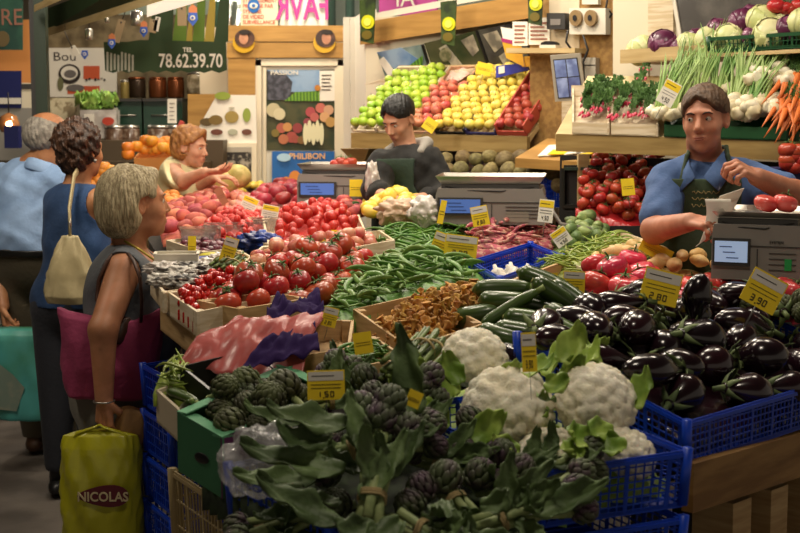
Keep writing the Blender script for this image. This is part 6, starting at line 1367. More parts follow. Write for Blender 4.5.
for k in range(4): inst([TOM[k%3]], P(336+5*k,164-(k%2)*2,7.0), Euler((0,0,k)), .8, 'dark red tomato in the far scale tray, '+['leftmost','second from left','third from left','rightmost'][k], 'tomato', 'tomatoes on the far scale')
# ================================================================ price tags on the stall
ptag(480,216,17,20,-.2,'yellow tag with grey header before the middle scale',Y=5.3); ptag(546,211,15,23,.12,'yellow and white tag behind the borlotti pods',TAGW,Y=5.3)
ptag(461,246,33,22,.12,'wide yellow tag above the flat beans'); ptag(440,244,16,24,.35,'narrow tilted tag left of the wide yellow tag')
ptag(442,212,6,24,.2,'thin yellow tag seen nearly edge-on',TAGP,Y=5.2); ptag(561,237,17,17,-.6,'white tag with yellow edge in the borlotti pods',TAGW)
ptag(661,287,38,34,.25,'big yellow tag behind the heap of aubergines',Y=3.75); ptag(764,291,38,36,.5,'big tilted tag at right behind aubergines',Y=3.75)
ptag(656,251,34,14,.45,'yellow tag lying on the new potatoes',TAGP); ptag(529,352,15,40,-.05,'upright yellow tag between courgettes and cauliflower',Y=3.02)
ptag(574,282,22,22,.05,'yellow tag with grey header behind the courgettes',Y=4.0); ptag(548,277,20,7,-.1,'yellow tag leaning on the pale board',TAGP,Y=4.15)
ptag(326,385,38,30,-.03,'wide yellow tag with white header over artichokes',Y=3.17); ptag(414,399,15,17,.4,'small yellow label among the artichoke heads',TAGP,Y=2.93)
ptag(330,317,15,20,.25,'tilted yellow tag beside the purple paper'); ptag(363,343,19,22,-.15,'yellow tag in the low crate of thin beans',TAGP)
ptag(322,255,20,25,-.5,'slanted tag with grey strip among the large tomatoes',Y=4.75); ptag(249,205,16,17,.4,'cream tag in the pale nectarines',TAGW); ptag(270,213,17,16,.2,'cream tag right of the nectarine tag',TAGW)
ptag(356,188,13,17,0,'small yellow label on the far scale',TAGP,Y=6.7); ptag(229,250,14,26,.3,'tall yellow tag leaning by the small tomatoes'); ptag(192,247,8,22,0,'narrow olive tag in the dark plums',TAGP)
ptag(183,186,15,9,0,'yellow label before the auburn-haired woman',TAGP); ptag(196,186,10,12,-.4,'olive tag leaning beside the melons',TAGP); ptag(246,270,13,18,.3,'yellow tag behind the cherry tomatoes',TAGP); ptag(298,242,10,12,0,'small yellow tag on the long white crate',TAGP)
ptag(424,301,22,9,.12,'orange and yellow label lying on the chanterelles',[tagproto(mat('orange_card','#d87a4c',.6), M['yellow'], '', .45)],Y=3.95); ptag(221,196,8,18,-.5,'brown tag behind the nectarines',[tagproto(mat('brown_card','#9a5a3c',.6), M['paper'], '', head=False)]); ptag(352,232,4,3,0,'tiny tag on the white crate rim',TAGP) if False else None
ptag(339,232,16,3,.1,'yellow and green strip on the long crate',TAGP)
# ================================================================ people
def frame(f, pitch=0, roll=0):
    f = Vector((f[0], f[1], 0)).normalized(); r = Vector((f.y, -f.x, 0))
    B = Matrix((r, f, Vector((0,0,1)))).transposed()
    return B @ Matrix.Rotation(pitch,3,'X') @ Matrix.Rotation(roll,3,'Y')
def loc_(p, o, R, s): return ((p-np.array(o, np.float32)) @ np.array(R, np.float32))/s
def head_fn(o, R, s=1, jaw=1.0, nose=1.0):
    def fn(p):
        q = loc_(p, o, R, s); a = q.copy(); a[:,0] = np.abs(a[:,0])
        d = elli(q, (0,-.015,.032), (.074,.094,.084))
        d = smin(d, elli(q, (0,.028,-.025), (.060,.066,.085)), .03)
        d = smin(d, elli(q, (0,.030,-.072), (.047*jaw,.050,.038)), .03)
        d = smin(d, cone(q, (0,.070,-.098), (0,.068,-.094), .017, .017), .025)
        d = smin(d, cone(a, (.036,.060,-.03), (.040,.035,-.02), .022, .022), .02)
        d = smin(d, cone(a, (.0,.083,.026), (.036,.076,.022), .009, .009), .016)
        d = smax(d, -elli(a, (.031,.096,.004), (.017,.016,.011)), .012)
        d = smin(d, cone(a, (.018,.082,.012), (.044,.074,.008), .0045, .004), .007)   # upper lid
        d = smin(d, cone(a, (.020,.081,-.008), (.042,.074,-.007), .004, .003), .007)
        d = smin(d, cone(q, (0,.088,.008), (0,.108*1,-.030), .008, .011*nose), .010)
        d = smin(d, cone(a, (.010,.098,-.036), (.010,.094,-.036), .008*nose, .007), .007)
        d = smin(d, elli(q, (0,.088,-.066), (.022,.010,.014)), .012)
        d = smax(d, -cone(a, (0,.1005,-.0655), (.020,.092,-.067), .0022, .0015), .003)
        e = elli(a, (.076,-.008,-.004), (.010,.020,.032), rotm((0,0,.35)))
        e = smax(e, -elli(a, (.084,-.002,-.002), (.008,.011,.019)), .006); d = smin(d, e, .008)
        return d*s
    return fn
def hnoise(q, f, a): return a*(np.sin(q[:,0]*f+2*np.sin(q[:,2]*f*.5))*np.sin(q[:,1]*f*1.1+q[:,2]*f*.35)+.6*np.sin(q[:,0]*f*2.3+q[:,1]*f*1.9+q[:,2]*f*.6))
def hair_fn(kind, o, R, s=1):
    def fn(p):
        q = loc_(p, o, R, s); ax = np.abs(q[:,0]); x, y, z = q[:,0], q[:,1], q[:,2]
        if kind == 'short':
            d = elli(q, (0,-.014,.040), (.083,.103,.092)); d = d+hnoise(q, 120, .0025)
            g = y*.78-z*.62-.008+.006*np.sin(x*90)
            d = smax(d, g, .01); d = smax(d, -z-.062-.3*np.minimum(0,y), .01); ear = elli(q*np.array([1,1,1],np.float32), (0,0,0), (1,1,1)); d = smax(d, -(np.maximum(np.abs(y+.0)-.022, np.maximum(z-.028, -z-.05))), .006)
        elif kind == 'fringe':
            d = elli(q, (0,-.012,.042), (.086,.108,.094)); d = d+hnoise(q, 120, .0016)
            g = y*.70-z*.72-.006+.008*np.sin(x*60+1)+.004*np.sin(x*150); d = smax(d, g, .01); d = smax(d, -z-.07, .01); d = smax(d, -(np.maximum(np.abs(y)-.024, np.maximum(z-.02, -z-.05))), .006)
        elif kind == 'bald':
            d = elli(q, (0,-.018,.030), (.080,.101,.084)); d = d+hnoise(q, 130, .0018)
            d = smax(d, y-.03, .01); d = smax(d, (z-.075)+.35*y, .01); d = smax(d, -z-.062, .01); d = smax(d, -(np.maximum(np.abs(y)-.022, np.maximum(z-.024, -z-.05))), .006)
        elif kind == 'curly':
            d = elli(q, (0,-.022,.035), (.100,.112,.106)); d = smin(d, elli(q, (0,-.055,-.045), (.07,.048,.052)), .03); d = d+.011*np.sin(q[:,0]*75+1.5*np.sin(q[:,2]*60))*np.sin(q[:,1]*80+q[:,2]*30)*np.sin(q[:,2]*70+x*20)+hnoise(q, 160, .003)
            g = y-.045-.5*np.maximum(0,z-.05); d = smax(d, g, .012)
        elif kind == 'bob':
            d = elli(q, (0,-.022,.035), (.100,.118,.100)); d = smin(d, elli(q, (0,-.042,-.03), (.104,.100,.098)), .04)
            an = np.arctan2(x, -(y+.02)); d = d+.0014*np.sin(an*47+2*np.sin(z*22))+.0012*np.sin(an*89+z*30)+.005*np.sin(z*26+an*4)*np.sin(an*5+1)
            g = y-.004-.75*np.maximum(0,z-.015)-.45*np.minimum(0,z+.02); d = smax(d, g, .014)
            d = smin(d, cone(np.stack([ax,y,z],1), (.02,.056,.098), (.078,.034,.03), .020, .012)+.002*np.sin(x*300), .02); d = smax(d, -z-.115, .012); d = smax(d, -np.sqrt((y-.004)**2+((z+.008)*.8)**2)+.026, .012)
        elif kind == 'side':
            d = elli(q, (0,-.020,.036), (.096,.114,.100)); d = smin(d, elli(q, (0,-.050,-.03), (.088,.075,.06)), .03); d = d+hnoise(q, 85, .005)
            g = y-.03-.6*np.maximum(0,z-.03); d = smax(d, g, .012); d = smin(d, cone(np.stack([ax,y,z],1), (.01,.070,.10), (.074,.045,.045), .022, .014), .02); d = smax(d, -(np.maximum(np.abs(y-.0)-.02, np.maximum(z-.012, -z-.04))), .008)
        return d*s*.8
    return fn
def hand_fn(W, d, n, t, curl=.5, s=1, thumb=.5, spread=1):
    W, d, n, t = Vector(W), Vector(d).normalized(), Vector(n), Vector(t); n = (n-d*n.dot(d)).normalized(); t = (t-d*t.dot(d)-n*t.dot(n)).normalized()
    segs = []
    for i,(off,L,r,base) in enumerate(((.029,.072,.0088,.086),(.0095,.080,.0090,.090),(-.0105,.075,.0086,.086),(-.029,.060,.0078,.078))):
        a0 = W+t*off*.55*s+d*.012*s; k = W+d*base*s+t*off*s; segs.append((a0, k, .0145*s, .0110*s))
        p = k; ang = curl*.75+.06*i*curl
        for j,fr in enumerate((.45,.31,.24)):
            dd = d*math.cos(ang)+n*math.sin(ang)+t*(off*2.2*spread if j == 0 else 0); q = p+dd*L*fr*s; segs.append((p, q, r*s*(1-.08*j), r*s*(.93-.08*j))); p = q; ang += curl*(.95-.15*j)
    k = W+t*.022*s+d*.018*s; tip = (d*.75+t*.65+n*(.25+thumb*.5)).normalized(); m_ = k+tip*.042*s; segs.append((k, m_, .0155*s, .0115*s)); t2 = (d*.9+t*(.35-thumb*.5)+n*(.25+thumb*.6)).normalized(); m2 = m_+t2*.030*s; segs.append((m_, m2, .0105*s, .0098*s)); m3 = m2+(t2-t*.2*thumb).normalized()*.024*s; segs.append((m2, m3, .0096*s, .0075*s))
    pts = [q for sg in segs for q in sg[:2]]; c = sum(pts, Vector())/len(pts); rad = max((q-c).length for q in pts)+.02
    def fn(p):
        dd = np.sqrt(((p-np.array(c,np.float32))**2).sum(1))-rad; m = dd < .03; out = dd+.02
        if m.any():
            pp = p[m]; v = None
            for a,b,r1,r2 in segs[:]:
                e = cone(pp,a,b,r1,r2); v = e if v is None else smin(v, e, .006)
            out = out.copy(); out[m] = v
        return out
    fn.c = c; fn.rad = rad; return fn
def union(fns, k):
    def fn(p):
        d = fns[0](p)
        for f in fns[1:]: d = smin(d, f(p), k)
        return d
    return fn
C_ = lambda a,b,r1,r2: (lambda p: cone(p,a,b,r1,r2))
El = lambda c,r,R=None: (lambda p: elli(p,c,r,R))
def wrinkle(fn, amp=.004, f=28, seed=0):
    def g(p): return fn(p)+amp*(np.sin(p[:,0]*f+1.7*np.sin(p[:,2]*f*.6+seed)+seed)*np.sin(p[:,2]*f*.8+p[:,1]*f*.5+seed)+.5*np.sin(p[:,0]*f*1.9-p[:,2]*f*1.3+seed*2)*np.sin(p[:,1]*f*1.2+1))
    return g
def cut(fn, c, n, k=.006):
    c = np.array(c,np.float32); n = np.array(Vector(n).normalized(),np.float32)
    return lambda p: smax(fn(p), (p-c) @ n, k)     # removes the side n points to
def bbox(pts, pad): 
    a = np.array([list(p) for p in pts]); return a.min(0)-pad, a.max(0)+pad
def skinmat(n, c, c2): return mat(n, c, .5, sss=.12, col2=c2, nscale=16, bump=.06, bscale=120)
def finish_head(root, base, o, R, s, iris, brow, lip, look=(0,0)):
    for sx in (-1,1):
        c = o+R @ Vector((.031*sx,.0755,.0025))*s
        e = MB().ball((0,0,0), .0118*s, 16).build('eyeball', mat('eye_white','#c8bcae',.25,coat=.3), root, loc=c-base)
        dd = (R @ Vector((look[0],1,look[1]))).normalized(); MB().ball((0,0,0), (.0055*s,.0055*s,.002*s), 12, R=dd.to_track_quat('Z','Y').to_matrix()).build('iris', iris, e, loc=dd*.0106*s)
        b = o+R @ Vector((.031*sx,.0905,.022))*s-base; MB().tube([b+R @ Vector((x*sx,y,z))*s for x,y,z in ((-.017,.002,-.002),(-.006,.0025,.003),(.006,-.001,.004),(.018,-.010,-.002))], [.0022*s,.0036*s,.0034*s,.0012*s], 7).build('eyebrow', brow, root)
    b = o+R @ Vector((0,.0955,-.066))*s-base
    for z,w,h in ((.0035,.020,.0032),(-.0045,.017,.0042)): MB().ball(b+R @ Vector((0,-.001,z))*s, (w*s,.0055*s,h*s), 12, R=R).build('lip', lip, root)
def person(name_label, base, head, hairk, hairm, skin, neck, arms, torso, clothes, iris=None, brow=None, lip=None, look=(0,0), res=.006, group=None, rh=.0035):
    """head=(o,R,s); arms=list of (sh,el,wr,radii(4),handfn); torso: fn for the body; clothes: list of (name, fn, boxes, mat)"""
    root = empty('person', base); base = Vector(base); tag(root, name_label, 'person', group)
    o, R, s = head[:3]; hf = head_fn(o, R, s, *(head[3:]))
    parts = [neck]
    hb = [Vector(o)+Vector((dx,dy,dz)) for dx in (-.125*s,.125*s) for dy in (-.125*s,.125*s) for dz in (-.14*s,.13*s)]
    fns = [hf]+parts+[torso]
    for sh,el,wr,rr,hn in arms:
        fns += [C_(sh,el,rr[0],rr[1]), C_(el,wr,rr[2],rr[3])]
    body = union(fns, .02); hands = [a[4] for a in arms if a[4]]
    full = union([body]+hands, .008) if hands else body
    mn, mx = bbox(hb, 0); boxes = [(mn, mx, rh*s)]
    for h in hands: boxes.append((np.array(h.c)-h.rad-.005, np.array(h.c)+h.rad+.005, .003))
    arm_pts = [p for a in arms for p in a[:3]]+[Vector(o)-Vector((0,0,.1))]
    torso_box = clothes['torso_box']; boxes.append((torso_box[0], torso_box[1], .009))
    for a in arms: 
        for q0,q1 in ((a[0],a[1]),(a[1],a[2])):
            mn,mx = bbox([q0,q1], .075); boxes.append((mn,mx,.006))
    # each box only keeps its own piece of the one body surface
    sdobj('body', full, boxes, skin, root, base)
    hb2 = (bbox(hb,.02)); 
    if hairk: sdobj('hair', hair_fn(hairk, o, R, s), [(hb2[0]-.01, hb2[1]+.01, .0035*s)], hairm, root, base)
    if iris: finish_head(root, base, Vector(o), R, s, iris, brow, lip, look)
    for nm, fn, bx, m in clothes['items']: sdobj(nm, fn, bx, m, root, base)
    return root
skA = skinmat('skin_tan','#a8714f','#b87c5a'); skB = skinmat('skin_light','#c48a6c','#d09a7c'); skC = skinmat('skin_warm','#b07a54','#a26c48'); skD = skinmat('skin_ruddy','#b8775a','#c4866a')
irisd = mat('iris_dark','#2a1c12',.2,coat=.5); lipm = mat('lips','#9c5a4c',.4,sss=.1); 
def clothm(n, c, c2=None, **k): return mat(n, c, .8, col2=c2, nscale=k.get('nscale',6), bump=.25, bscale=k.get('b',60), sheen=.04)
def bx(c, r, res): c = np.array(list(c)); r = np.array(r); return (c-r, c+r, res)
# ---------------------------------------------------------------- seller on the right
Rt = frame((-.25,-.97)); oS = P(705,120,4.82); RS = frame((-.44,-.9), .0, .06)
shR, shL = P(670,184,4.84), P(746,183,4.84); cS = P(707,206,4.86); hipS = P(710,300,4.88)
tor = union([El(cS, (.165,.11,.16), Rt), El(cS-V3(0,0,.2), (.155,.11,.18), Rt), El(hipS-V3(0,0,.02), (.17,.125,.17), Rt), C_(shR,shL,.058,.058)], .06)
elR, wrR = P(655,230,4.68), P(690,222,4.42); elL, wrL = P(794,194,4.66), P(757,177,4.50)
hR = hand_fn(wrR, P(710,223,4.35)-wrR, V3(.3,.2,-1), V3(.2,-.6,.5), 1.0, 1.0, 1.0); hL = hand_fn(wrL, P(741,168,4.46)-wrL, V3(-.4,.4,-.8), V3(-.3,-.2,1), 1.15, 1.0, .8)
tb = [cS+V3(-.34,-.25,-.62), cS+V3(.34,.25,.32)]
shirtS = union([wrinkle(tor,.004,26), C_(shR,elR.lerp(shR,.25),.060,.054), C_(shL,elL.lerp(shL,.3),.060,.054), C_(oS+V3(.01,.03,-.15),oS+V3(0,.03,-.20),.065,.09)], .03)
shirtS0 = shirtS; shirtS = wrinkle(lambda p: shirtS0(p)-.013, .003, 55, 1)
ncS = oS+RS @ Vector((0,.09,-.16)); shirtS = (lambda f, c: (lambda p: smax(f(p), -elli(p, c, (.045,.075,.075), Rt), .008)))(shirtS, ncS+V3(.0,-.03,.015))
shirtS = cut(shirtS, oS+V3(0,0,-.135), (0,-.35,1)); shirtS = (lambda f: (lambda p: np.maximum(f(p), -(np.sqrt(((p-np.array(wrL,np.float32))**2).sum(1))-.09))))(shirtS)
def skirtcut(f, z): return cut(f, (0,0,z), (0,0,-1))
apron0 = union([tor, El(cS-V3(0,.02,.2), (.17,.125,.2), Rt)], .05)
def apronS(p):
    q = loc_(p, cS, Rt, 1); d = np.abs(apron0(p)-.024)-.005; w = .118+.55*np.maximum(0,.0-q[:,2]); w = np.minimum(w,.19)
    d = np.maximum(d, np.abs(q[:,0])-w); d = np.maximum(d, -q[:,1]+.01); return np.maximum(d, q[:,2]-.10)
greenap = clothm('apron_green','#36472f','#2c3a28')
strap = union([C_(cS+Rt @ Vector((sx*a[0],a[1],a[2])), cS+Rt @ Vector((sx*b[0],b[1],b[2])), .008, .008) for sx in (-1,1) for a,b in (((.085,.125,.09),(.068,.075,.175)),((.068,.075,.175),(.060,.0,.205)),((.060,.0,.205),(.02,-.08,.20)))], .005)
collar = union([C_(oS+RS @ Vector((.052,.03,-.15)), oS+RS @ Vector((.022,.085,-.215)), .016,.010), C_(oS+RS @ Vector((-.052,.03,-.15)), oS+RS @ Vector((-.022,.085,-.215)), .016,.010), C_(oS+RS @ Vector((.055,.02,-.145)), oS+RS @ Vector((.0,-.07,-.13)), .016,.016), C_(oS+RS @ Vector((-.055,.02,-.145)), oS+RS @ Vector((.0,-.07,-.13)), .016,.016)], .012)
blueS = clothm('blue_shirt_cloth','#44608f','#3c5684')
legsf = union([C_(hipS+Rt @ Vector((.08,0,-.05)), Vector((hipS.x+.08,hipS.y,.1)),.10,.06), C_(hipS+Rt @ Vector((-.08,0,-.05)), Vector((hipS.x-.08,hipS.y,.1)),.10,.06)], .03)
seller = person('man in blue shirt and green apron holding a paper at near scale', (hipS.x,hipS.y,0), (oS,RS,.94,1.08,1.15), 'fringe', mat('brown_hair','#4a3626',.6,col2='#5e4632',nscale=40,bump=.5,bscale=90), skD,
  C_(oS+V3(0,.02,-.07), cS+V3(0,.02,.12), .058,.066), [(shR,elR,wrR,(.056,.046,.045,.030),hR),(shL,elL,wrL,(.056,.046,.045,.030),hL)], tor,
  {'torso_box':tb, 'items':[('shirt', skirtcut(shirtS, hipS.z-.05), [(np.array(cS)-[.36,.3,.5], np.array(cS)+[.45,.25,.32], .006)], blueS), 
   ('apron', apronS, [(np.array(cS)-[.28,.26,.55], np.array(cS)+[.28,.26,.14], .006)], greenap), ('apron_strap', strap, [(np.array(cS)-[.2,.2,0], np.array(cS)+[.2,.2,.26], .005)], greenap), ('trousers', legsf, [(np.array([hipS.x-.22,hipS.y-.15,.05]), np.array([hipS.x+.22,hipS.y+.15,hipS.z+.05]), .012)], M['dark'])]},
  irisd, mat('brown_brow','#3a281c',.7), lipm, look=(.45,0))
mb = MB()
for sx in (-1,1):
    q_ = [[(.050,-.06,-.105),(.054,.02,-.120),(.040,.070,-.150),(.014,.098,-.192)],[(.066,-.055,-.120),(.074,.01,-.140),(.070,.070,-.175),(.048,.112,-.222)],[(.078,-.05,-.142),(.088,.0,-.162),(.088,.062,-.198),(.066,.110,-.240)]]
    mb.sheet([[oS-seller.location+RS @ Vector((sx*a,b+.006,c)) for a,b,c in r] for r in q_], .005)
mb.build('collar', blueS, seller)
for sx in (-1,1): MB().ball((sx*.08,-.04,.045),(.05,.13,.045),14).build('shoe', M['black'], seller)
# apron lettering: faint gold embroidery
for k in range(3): MB().tube([(cS+Rt @ Vector((.045-.09*i/14, .143+.004*k, .055-.022*k+.006*math.sin(i*2.4+k))))-seller.location for i in range(15)], .0016, 4).build('embroidery', mat('gold_thread','#8a7a48',.6), seller)
# receipt papers in his hand
def strip(name, pts, w, label, n=8):
    g = [[pts(i/n)+w*(j-.5) for j in range(3)] for i in range(n+1)]; c = g[n//2][1].copy(); return tag(MB().sheet([[p-c for p in r] for r in g], .0012).build(name, M['paper'], loc=c), label, 'paper')
strip('receipt_paper', lambda t: P(711+2*math.sin(3*t), 225-26*t, 4.34), V3(.04,.0,.0), 'white receipt held upright in the seller hand', 8); strip('receipt_paper', lambda t: P(716+10*t, 214-20*t, 4.36+.03*math.sin(3*t)), V3(.04,.01,.012), 'second white slip rising behind the receipt'); strip('receipt_paper', lambda t: P(700+8*t, 243-14*t*t, 4.33), V3(.03,.01,.02), 'curled white slip hanging below the seller hand')
# ---------------------------------------------------------------- young seller
oY = P(399,119,6.6); RY = frame((-.62,-.78), -.5, .0); Ry = frame((-.35,-.94))
shR, shL = P(383,165,6.5), P(429,162,6.6); cY = P(407,184,6.6)
torY = union([El(cY, (.155,.11,.17), Ry), El(cY-V3(0,0,.2), (.15,.105,.2), Ry), C_(shR,shL,.052,.052)], .06)
elR, wrR = P(376,190,6.42), P(382,196,6.22); elL, wrL = P(447,197,6.52), P(416,200,6.28)
hR = hand_fn(wrR, V3(.3,-.5,-.2), V3(0,.2,-1), V3(.9,.2,0), .8); hL = hand_fn(wrL, V3(-.8,-.5,.05), V3(0,.2,-1), V3(-.3,.9,0), .7)
hood = union([wrinkle(torY,.004,30), C_(shR,elR,.060,.052), C_(elR,wrR.lerp(elR,.35),.050,.042), C_(shL,elL,.060,.052), C_(elL,wrL.lerp(elL,.4),.050,.042)], .03)
hd0 = wrinkle(lambda p: hood(p)-.012, .004, 50); hd = hd0
hd = cut(hd, oY+V3(0,0,-.10), (0,-.35,1))
hoodl = union([C_(cY+Ry @ Vector((.08,.05,.16)), cY+Ry @ Vector((.06,-.06,.19)), .016,.022), C_(cY+Ry @ Vector((-.085,.05,.155)), cY+Ry @ Vector((-.08,-.05,.19)), .018,.026), C_(cY+Ry @ Vector((.06,-.07,.19)), cY+Ry @ Vector((-.075,-.06,.19)), .024,.028)], .03)
apr0 = union([torY], .05)
def apronY(p):
    q = loc_(p, cY, Ry, 1); d = np.abs(apr0(p)-.022)-.005; w = np.minimum(.078+.5*np.maximum(0,-q[:,2]),.16); d = np.maximum(d, np.abs(q[:,0])-w); d = np.maximum(d, -q[:,1]+.01); return np.maximum(d, q[:,2]-.125)
legsY = union([C_((cY.x+.08,cY.y,.85),(cY.x+.08,cY.y,.1),.09,.06), C_((cY.x-.08,cY.y,.85),(cY.x-.08,cY.y,.1),.09,.06)], .03)
young = person('young man in black hooded top and green apron looking down', (cY.x,cY.y,0), (oY,RY,.87), 'fringe', mat('black_hair','#12100f',.45,bump=.5,bscale=90), skB,
  C_(oY+V3(.02,.03,-.05), cY+V3(0,.02,.13), .046,.056), [(shR,elR,wrR,(.05,.042,.040,.028),hR),(shL,elL,wrL,(.05,.042,.040,.028),hL)], torY,
  {'torso_box':[cY+V3(-.26,-.2,-.4), cY+V3(.26,.2,.28)], 'items':[('hooded_top', hd, [(np.array(cY)-[.34,.42,.42], np.array(cY)+[.34,.22,.26], .007)], clothm('black_jersey','#161513','#11100f')), ('hood_lining', hoodl, [(np.array(cY)-[.2,.2,-.08], np.array(cY)+[.2,.2,.3], .006)], clothm('grey_jersey','#8f8a82')),
   ('apron', apronY, [(np.array(cY)-[.24,.24,.4], np.array(cY)+[.24,.24,.16], .006)], clothm('apron_dark_green','#26382a','#1f2e24')), ('trousers', legsY, [(np.array([cY.x-.2,cY.y-.12,.05]), np.array([cY.x+.2,cY.y+.12,.92]), .012)], M['dark'])]},
  irisd, mat('black_brow','#16110e',.7), lipm, look=(0,-.3))
for sx in (-1,1): MB().ball((sx*.08,-.04,.045),(.05,.13,.045),14).build('shoe', M['black'], young)
# ---------------------------------------------------------------- auburn-haired woman at the back
oL = P(191,147,8.4); RL = frame((.93,-.36), -.12); Rl = frame((.8,-.6)); cL = P(180,190,8.45)
shR, shL = P(173,172,8.3), P(187,171,8.58)
torL = union([El(cL, (.15,.12,.17), Rl), El(cL-V3(0,0,.22), (.17,.14,.2), Rl), C_(shR,shL,.05,.05)], .06)
elR, wrR = P(184,181,8.05), P(205,172,7.95); elL, wrL = P(202,184,8.4), P(214,178,8.25)
hR = hand_fn(wrR, V3(1,-.1,.05), V3(0,.3,1), V3(0,1,0), .4); hL = hand_fn(wrL, V3(1,-.2,.1), V3(0,.1,-1), V3(0,-1,.2), .5)
cd0 = union([wrinkle(torL,.004,30), C_(shR,elR.lerp(shR,.3),.064,.060), C_(shL,elL.lerp(shL,.3),.064,.060), C_(oL+V3(-.03,.02,-.13),cL+V3(0,0,.1),.06,.1)], .03); cdg = cut(lambda p: cd0(p)-.016, oL+V3(0,0,-.115), (.55,-.35,1))
lady = person('auburn-haired woman in cream top reaching out her hand', (cL.x,cL.y,0), (oL,RL,.98,.95,.95), 'side', mat('auburn_hair','#8a5a30',.55,col2='#a8743e',nscale=30,bump=.5,bscale=80), skB,
  C_(oL+V3(-.01,.02,-.06), cL+V3(0,0,.13), .05,.058), [(shR,elR,wrR,(.05,.042,.042,.028),hR),(shL,elL,wrL,(.05,.042,.042,.028),hL)], torL,
  {'torso_box':[cL+V3(-.26,-.26,-.4), cL+V3(.26,.26,.26)], 'items':[('cream_top', cdg, [(np.array(cL)-[.3,.5,.45], np.array(cL)+[.3,.3,.26], .008)], clothm('cream_knit','#d8cca0','#c8bc90'))]},
  irisd, mat('auburn_brow','#6a4628',.7), lipm)
MB().lathe([(.17,-.95),(.18,-.5),(.17,0)],16).build('skirt', clothm('tan_skirt','#6a5a44'), lady, loc=(0,0,.98))
# ---------------------------------------------------------------- grey-haired woman in front
oG = P(137,203,4.78); RG = frame((.90,.44), .05); Rg = frame((.90,.42)); cG = P(128,292,4.80); hipG = P(118,395,4.82)
shN = P(124,270,4.66); shF = P(128,264,4.98); elN, wrN = P(103,330,4.52), P(104,398,4.50)
torG = union([El(cG, (.165,.135,.16), Rg), El(cG-V3(0,0,.14)+V3(.02,0,0), (.17,.155,.15), Rg), El(hipG, (.18,.16,.17), Rg), C_(shN,shF,.055,.055)], .06)
hN = hand_fn(wrN, V3(.0,0,-1), V3(.6,.8,0), V3(.9,-.5,0), .85, 1.0, .9)
vest0 = wrinkle(lambda p: torG(p)-.012, .004, 30, 2)
def vest(p):
    d = vest0(p); d = np.maximum(d, -(np.sqrt(((p-np.array(shN+V3(-.01,-.06,-.005),np.float32))**2).sum(1))-.078))
    d = np.maximum(d, -(np.sqrt(((p-np.array(shF+V3(0,.06,0),np.float32))**2).sum(1))-.07)); d = smax(d, -elli(p, oG+V3(.03,.0,-.16), (.075,.085,.085)), .006)
    return np.maximum(d, hipG[2]+.02-p[:,2])
trG = union([El(hipG, (.19,.168,.18), Rg), C_((hipG.x,hipG.y-.09,hipG.z-.05),(hipG.x-.02,hipG.y-.09,.2),.115,.075), C_((hipG.x,hipG.y+.09,hipG.z-.05),(hipG.x,hipG.y+.09,.2),.115,.075)], .03)
grey = person('grey-haired woman with magenta bag standing nearest the camera', (hipG.x,hipG.y,0), (oG,RG,1.0,.95,.9), 'bob', mat('grey_hair','#8c7c5c',.5,col2='#c4b490',nscale=14,stretch=(9,9,1.2),bump=.7,bscale=60,detail=8), skA,
  C_(oG+V3(-.02,-.01,-.07), cG+V3(0,0,.12), .052,.064), [(shN,elN,wrN,(.058,.046,.046,.030),hN),(shF,shF+V3(.12,.05,-.25),shF+V3(.3,-.0,-.32),(.05,.045,.04,.03),None)], torG,
  {'torso_box':[cG+V3(-.26,-.26,-.55), cG+V3(.26,.26,.28)], 'items':[('sleeveless_top', vest, [(np.array(cG)-[.28,.3,.42], np.array(cG)+[.3,.32,.26], .006)], clothm('grey_cloth','#5f6266','#54575c')), ('trousers', lambda p: np.maximum(trG(p), p[:,2]-hipG.z-.06), [(np.array([hipG.x-.26,hipG.y-.3,.18]), np.array([hipG.x+.26,hipG.y+.3,hipG.z+.08]), .01)], clothm('pale_trousers','#6e6a60'))]},
  irisd, mat('grey_brow','#6a5a48',.7), lipm)
for sy in (-.09,.09): MB().ball((.03,sy,.045),(.12,.05,.045),14).tube([(-.02,sy,.05),(-.02,sy,.24)], .045, 10).build('foot', skA, grey)
MB().tube([oG-grey.location+V3(-.035,-.055,-.125)]+[oG-grey.location+V3(*q) for q in ((.02,-.065,-.155),(.075,-.045,-.20),(.10,.0,-.225))], .004, 6).build('necklace', mat('necklace_gold','#a8983c',.4,metal=.5), grey)
MB().tube([wrN-grey.location+V3(.045*math.cos(a)*.75-.0,.035*math.sin(a),-.01) for a in [2*PI*i/16 for i in range(17)]], .003, 6).build('bracelet', mat('silver','#a8a49c',.3,metal=.9), grey)
MB().ball(wrN-grey.location+V3(.012,-.018,-.115), .006, 8).build('ring', mat('silver','#a8a49c'), grey)
# loft bags
def loft(name, lv, m, parent=None, loc=None, rot=None, n=40, pw=2.6, amp=.006, seed=0, fr=6, horn=0):
    zt = max(q[0] for q in lv)
    v = []; f = []
    for i,(z,a,b,*off) in enumerate(lv):
        ox = off[0] if off else 0
        for k in range(n):
            t = 2*PI*k/n; c, s = math.cos(t), math.sin(t); x = math.copysign(abs(c)**(2/pw), c)*a; y = math.copysign(abs(s)**(2/pw), s)*b
            w = 1+amp/max(a,.01)*(math.sin(fr*t+z*30+seed)+.6*math.sin(fr*2.3*t-z*50+seed*2)); v.append((x*w+ox, y*w+amp*.8*math.sin(x*70+z*25+seed), z+amp*.4*math.sin(3*t+seed)+horn*(abs(x)/max(a,.01))**3*max(0,z/zt)**3))
    for i in range(len(lv)-1):
        for k in range(n): f.append((i*n+k, i*n+(k+1)%n, (i+1)*n+(k+1)%n, (i+1)*n+k))
    f.append(tuple(range(n-1,-1,-1))); f.append(tuple(range((len(lv)-1)*n, len(lv)*n)))
    return MB().add(v, f).build(name, m, parent, loc, rot=rot)
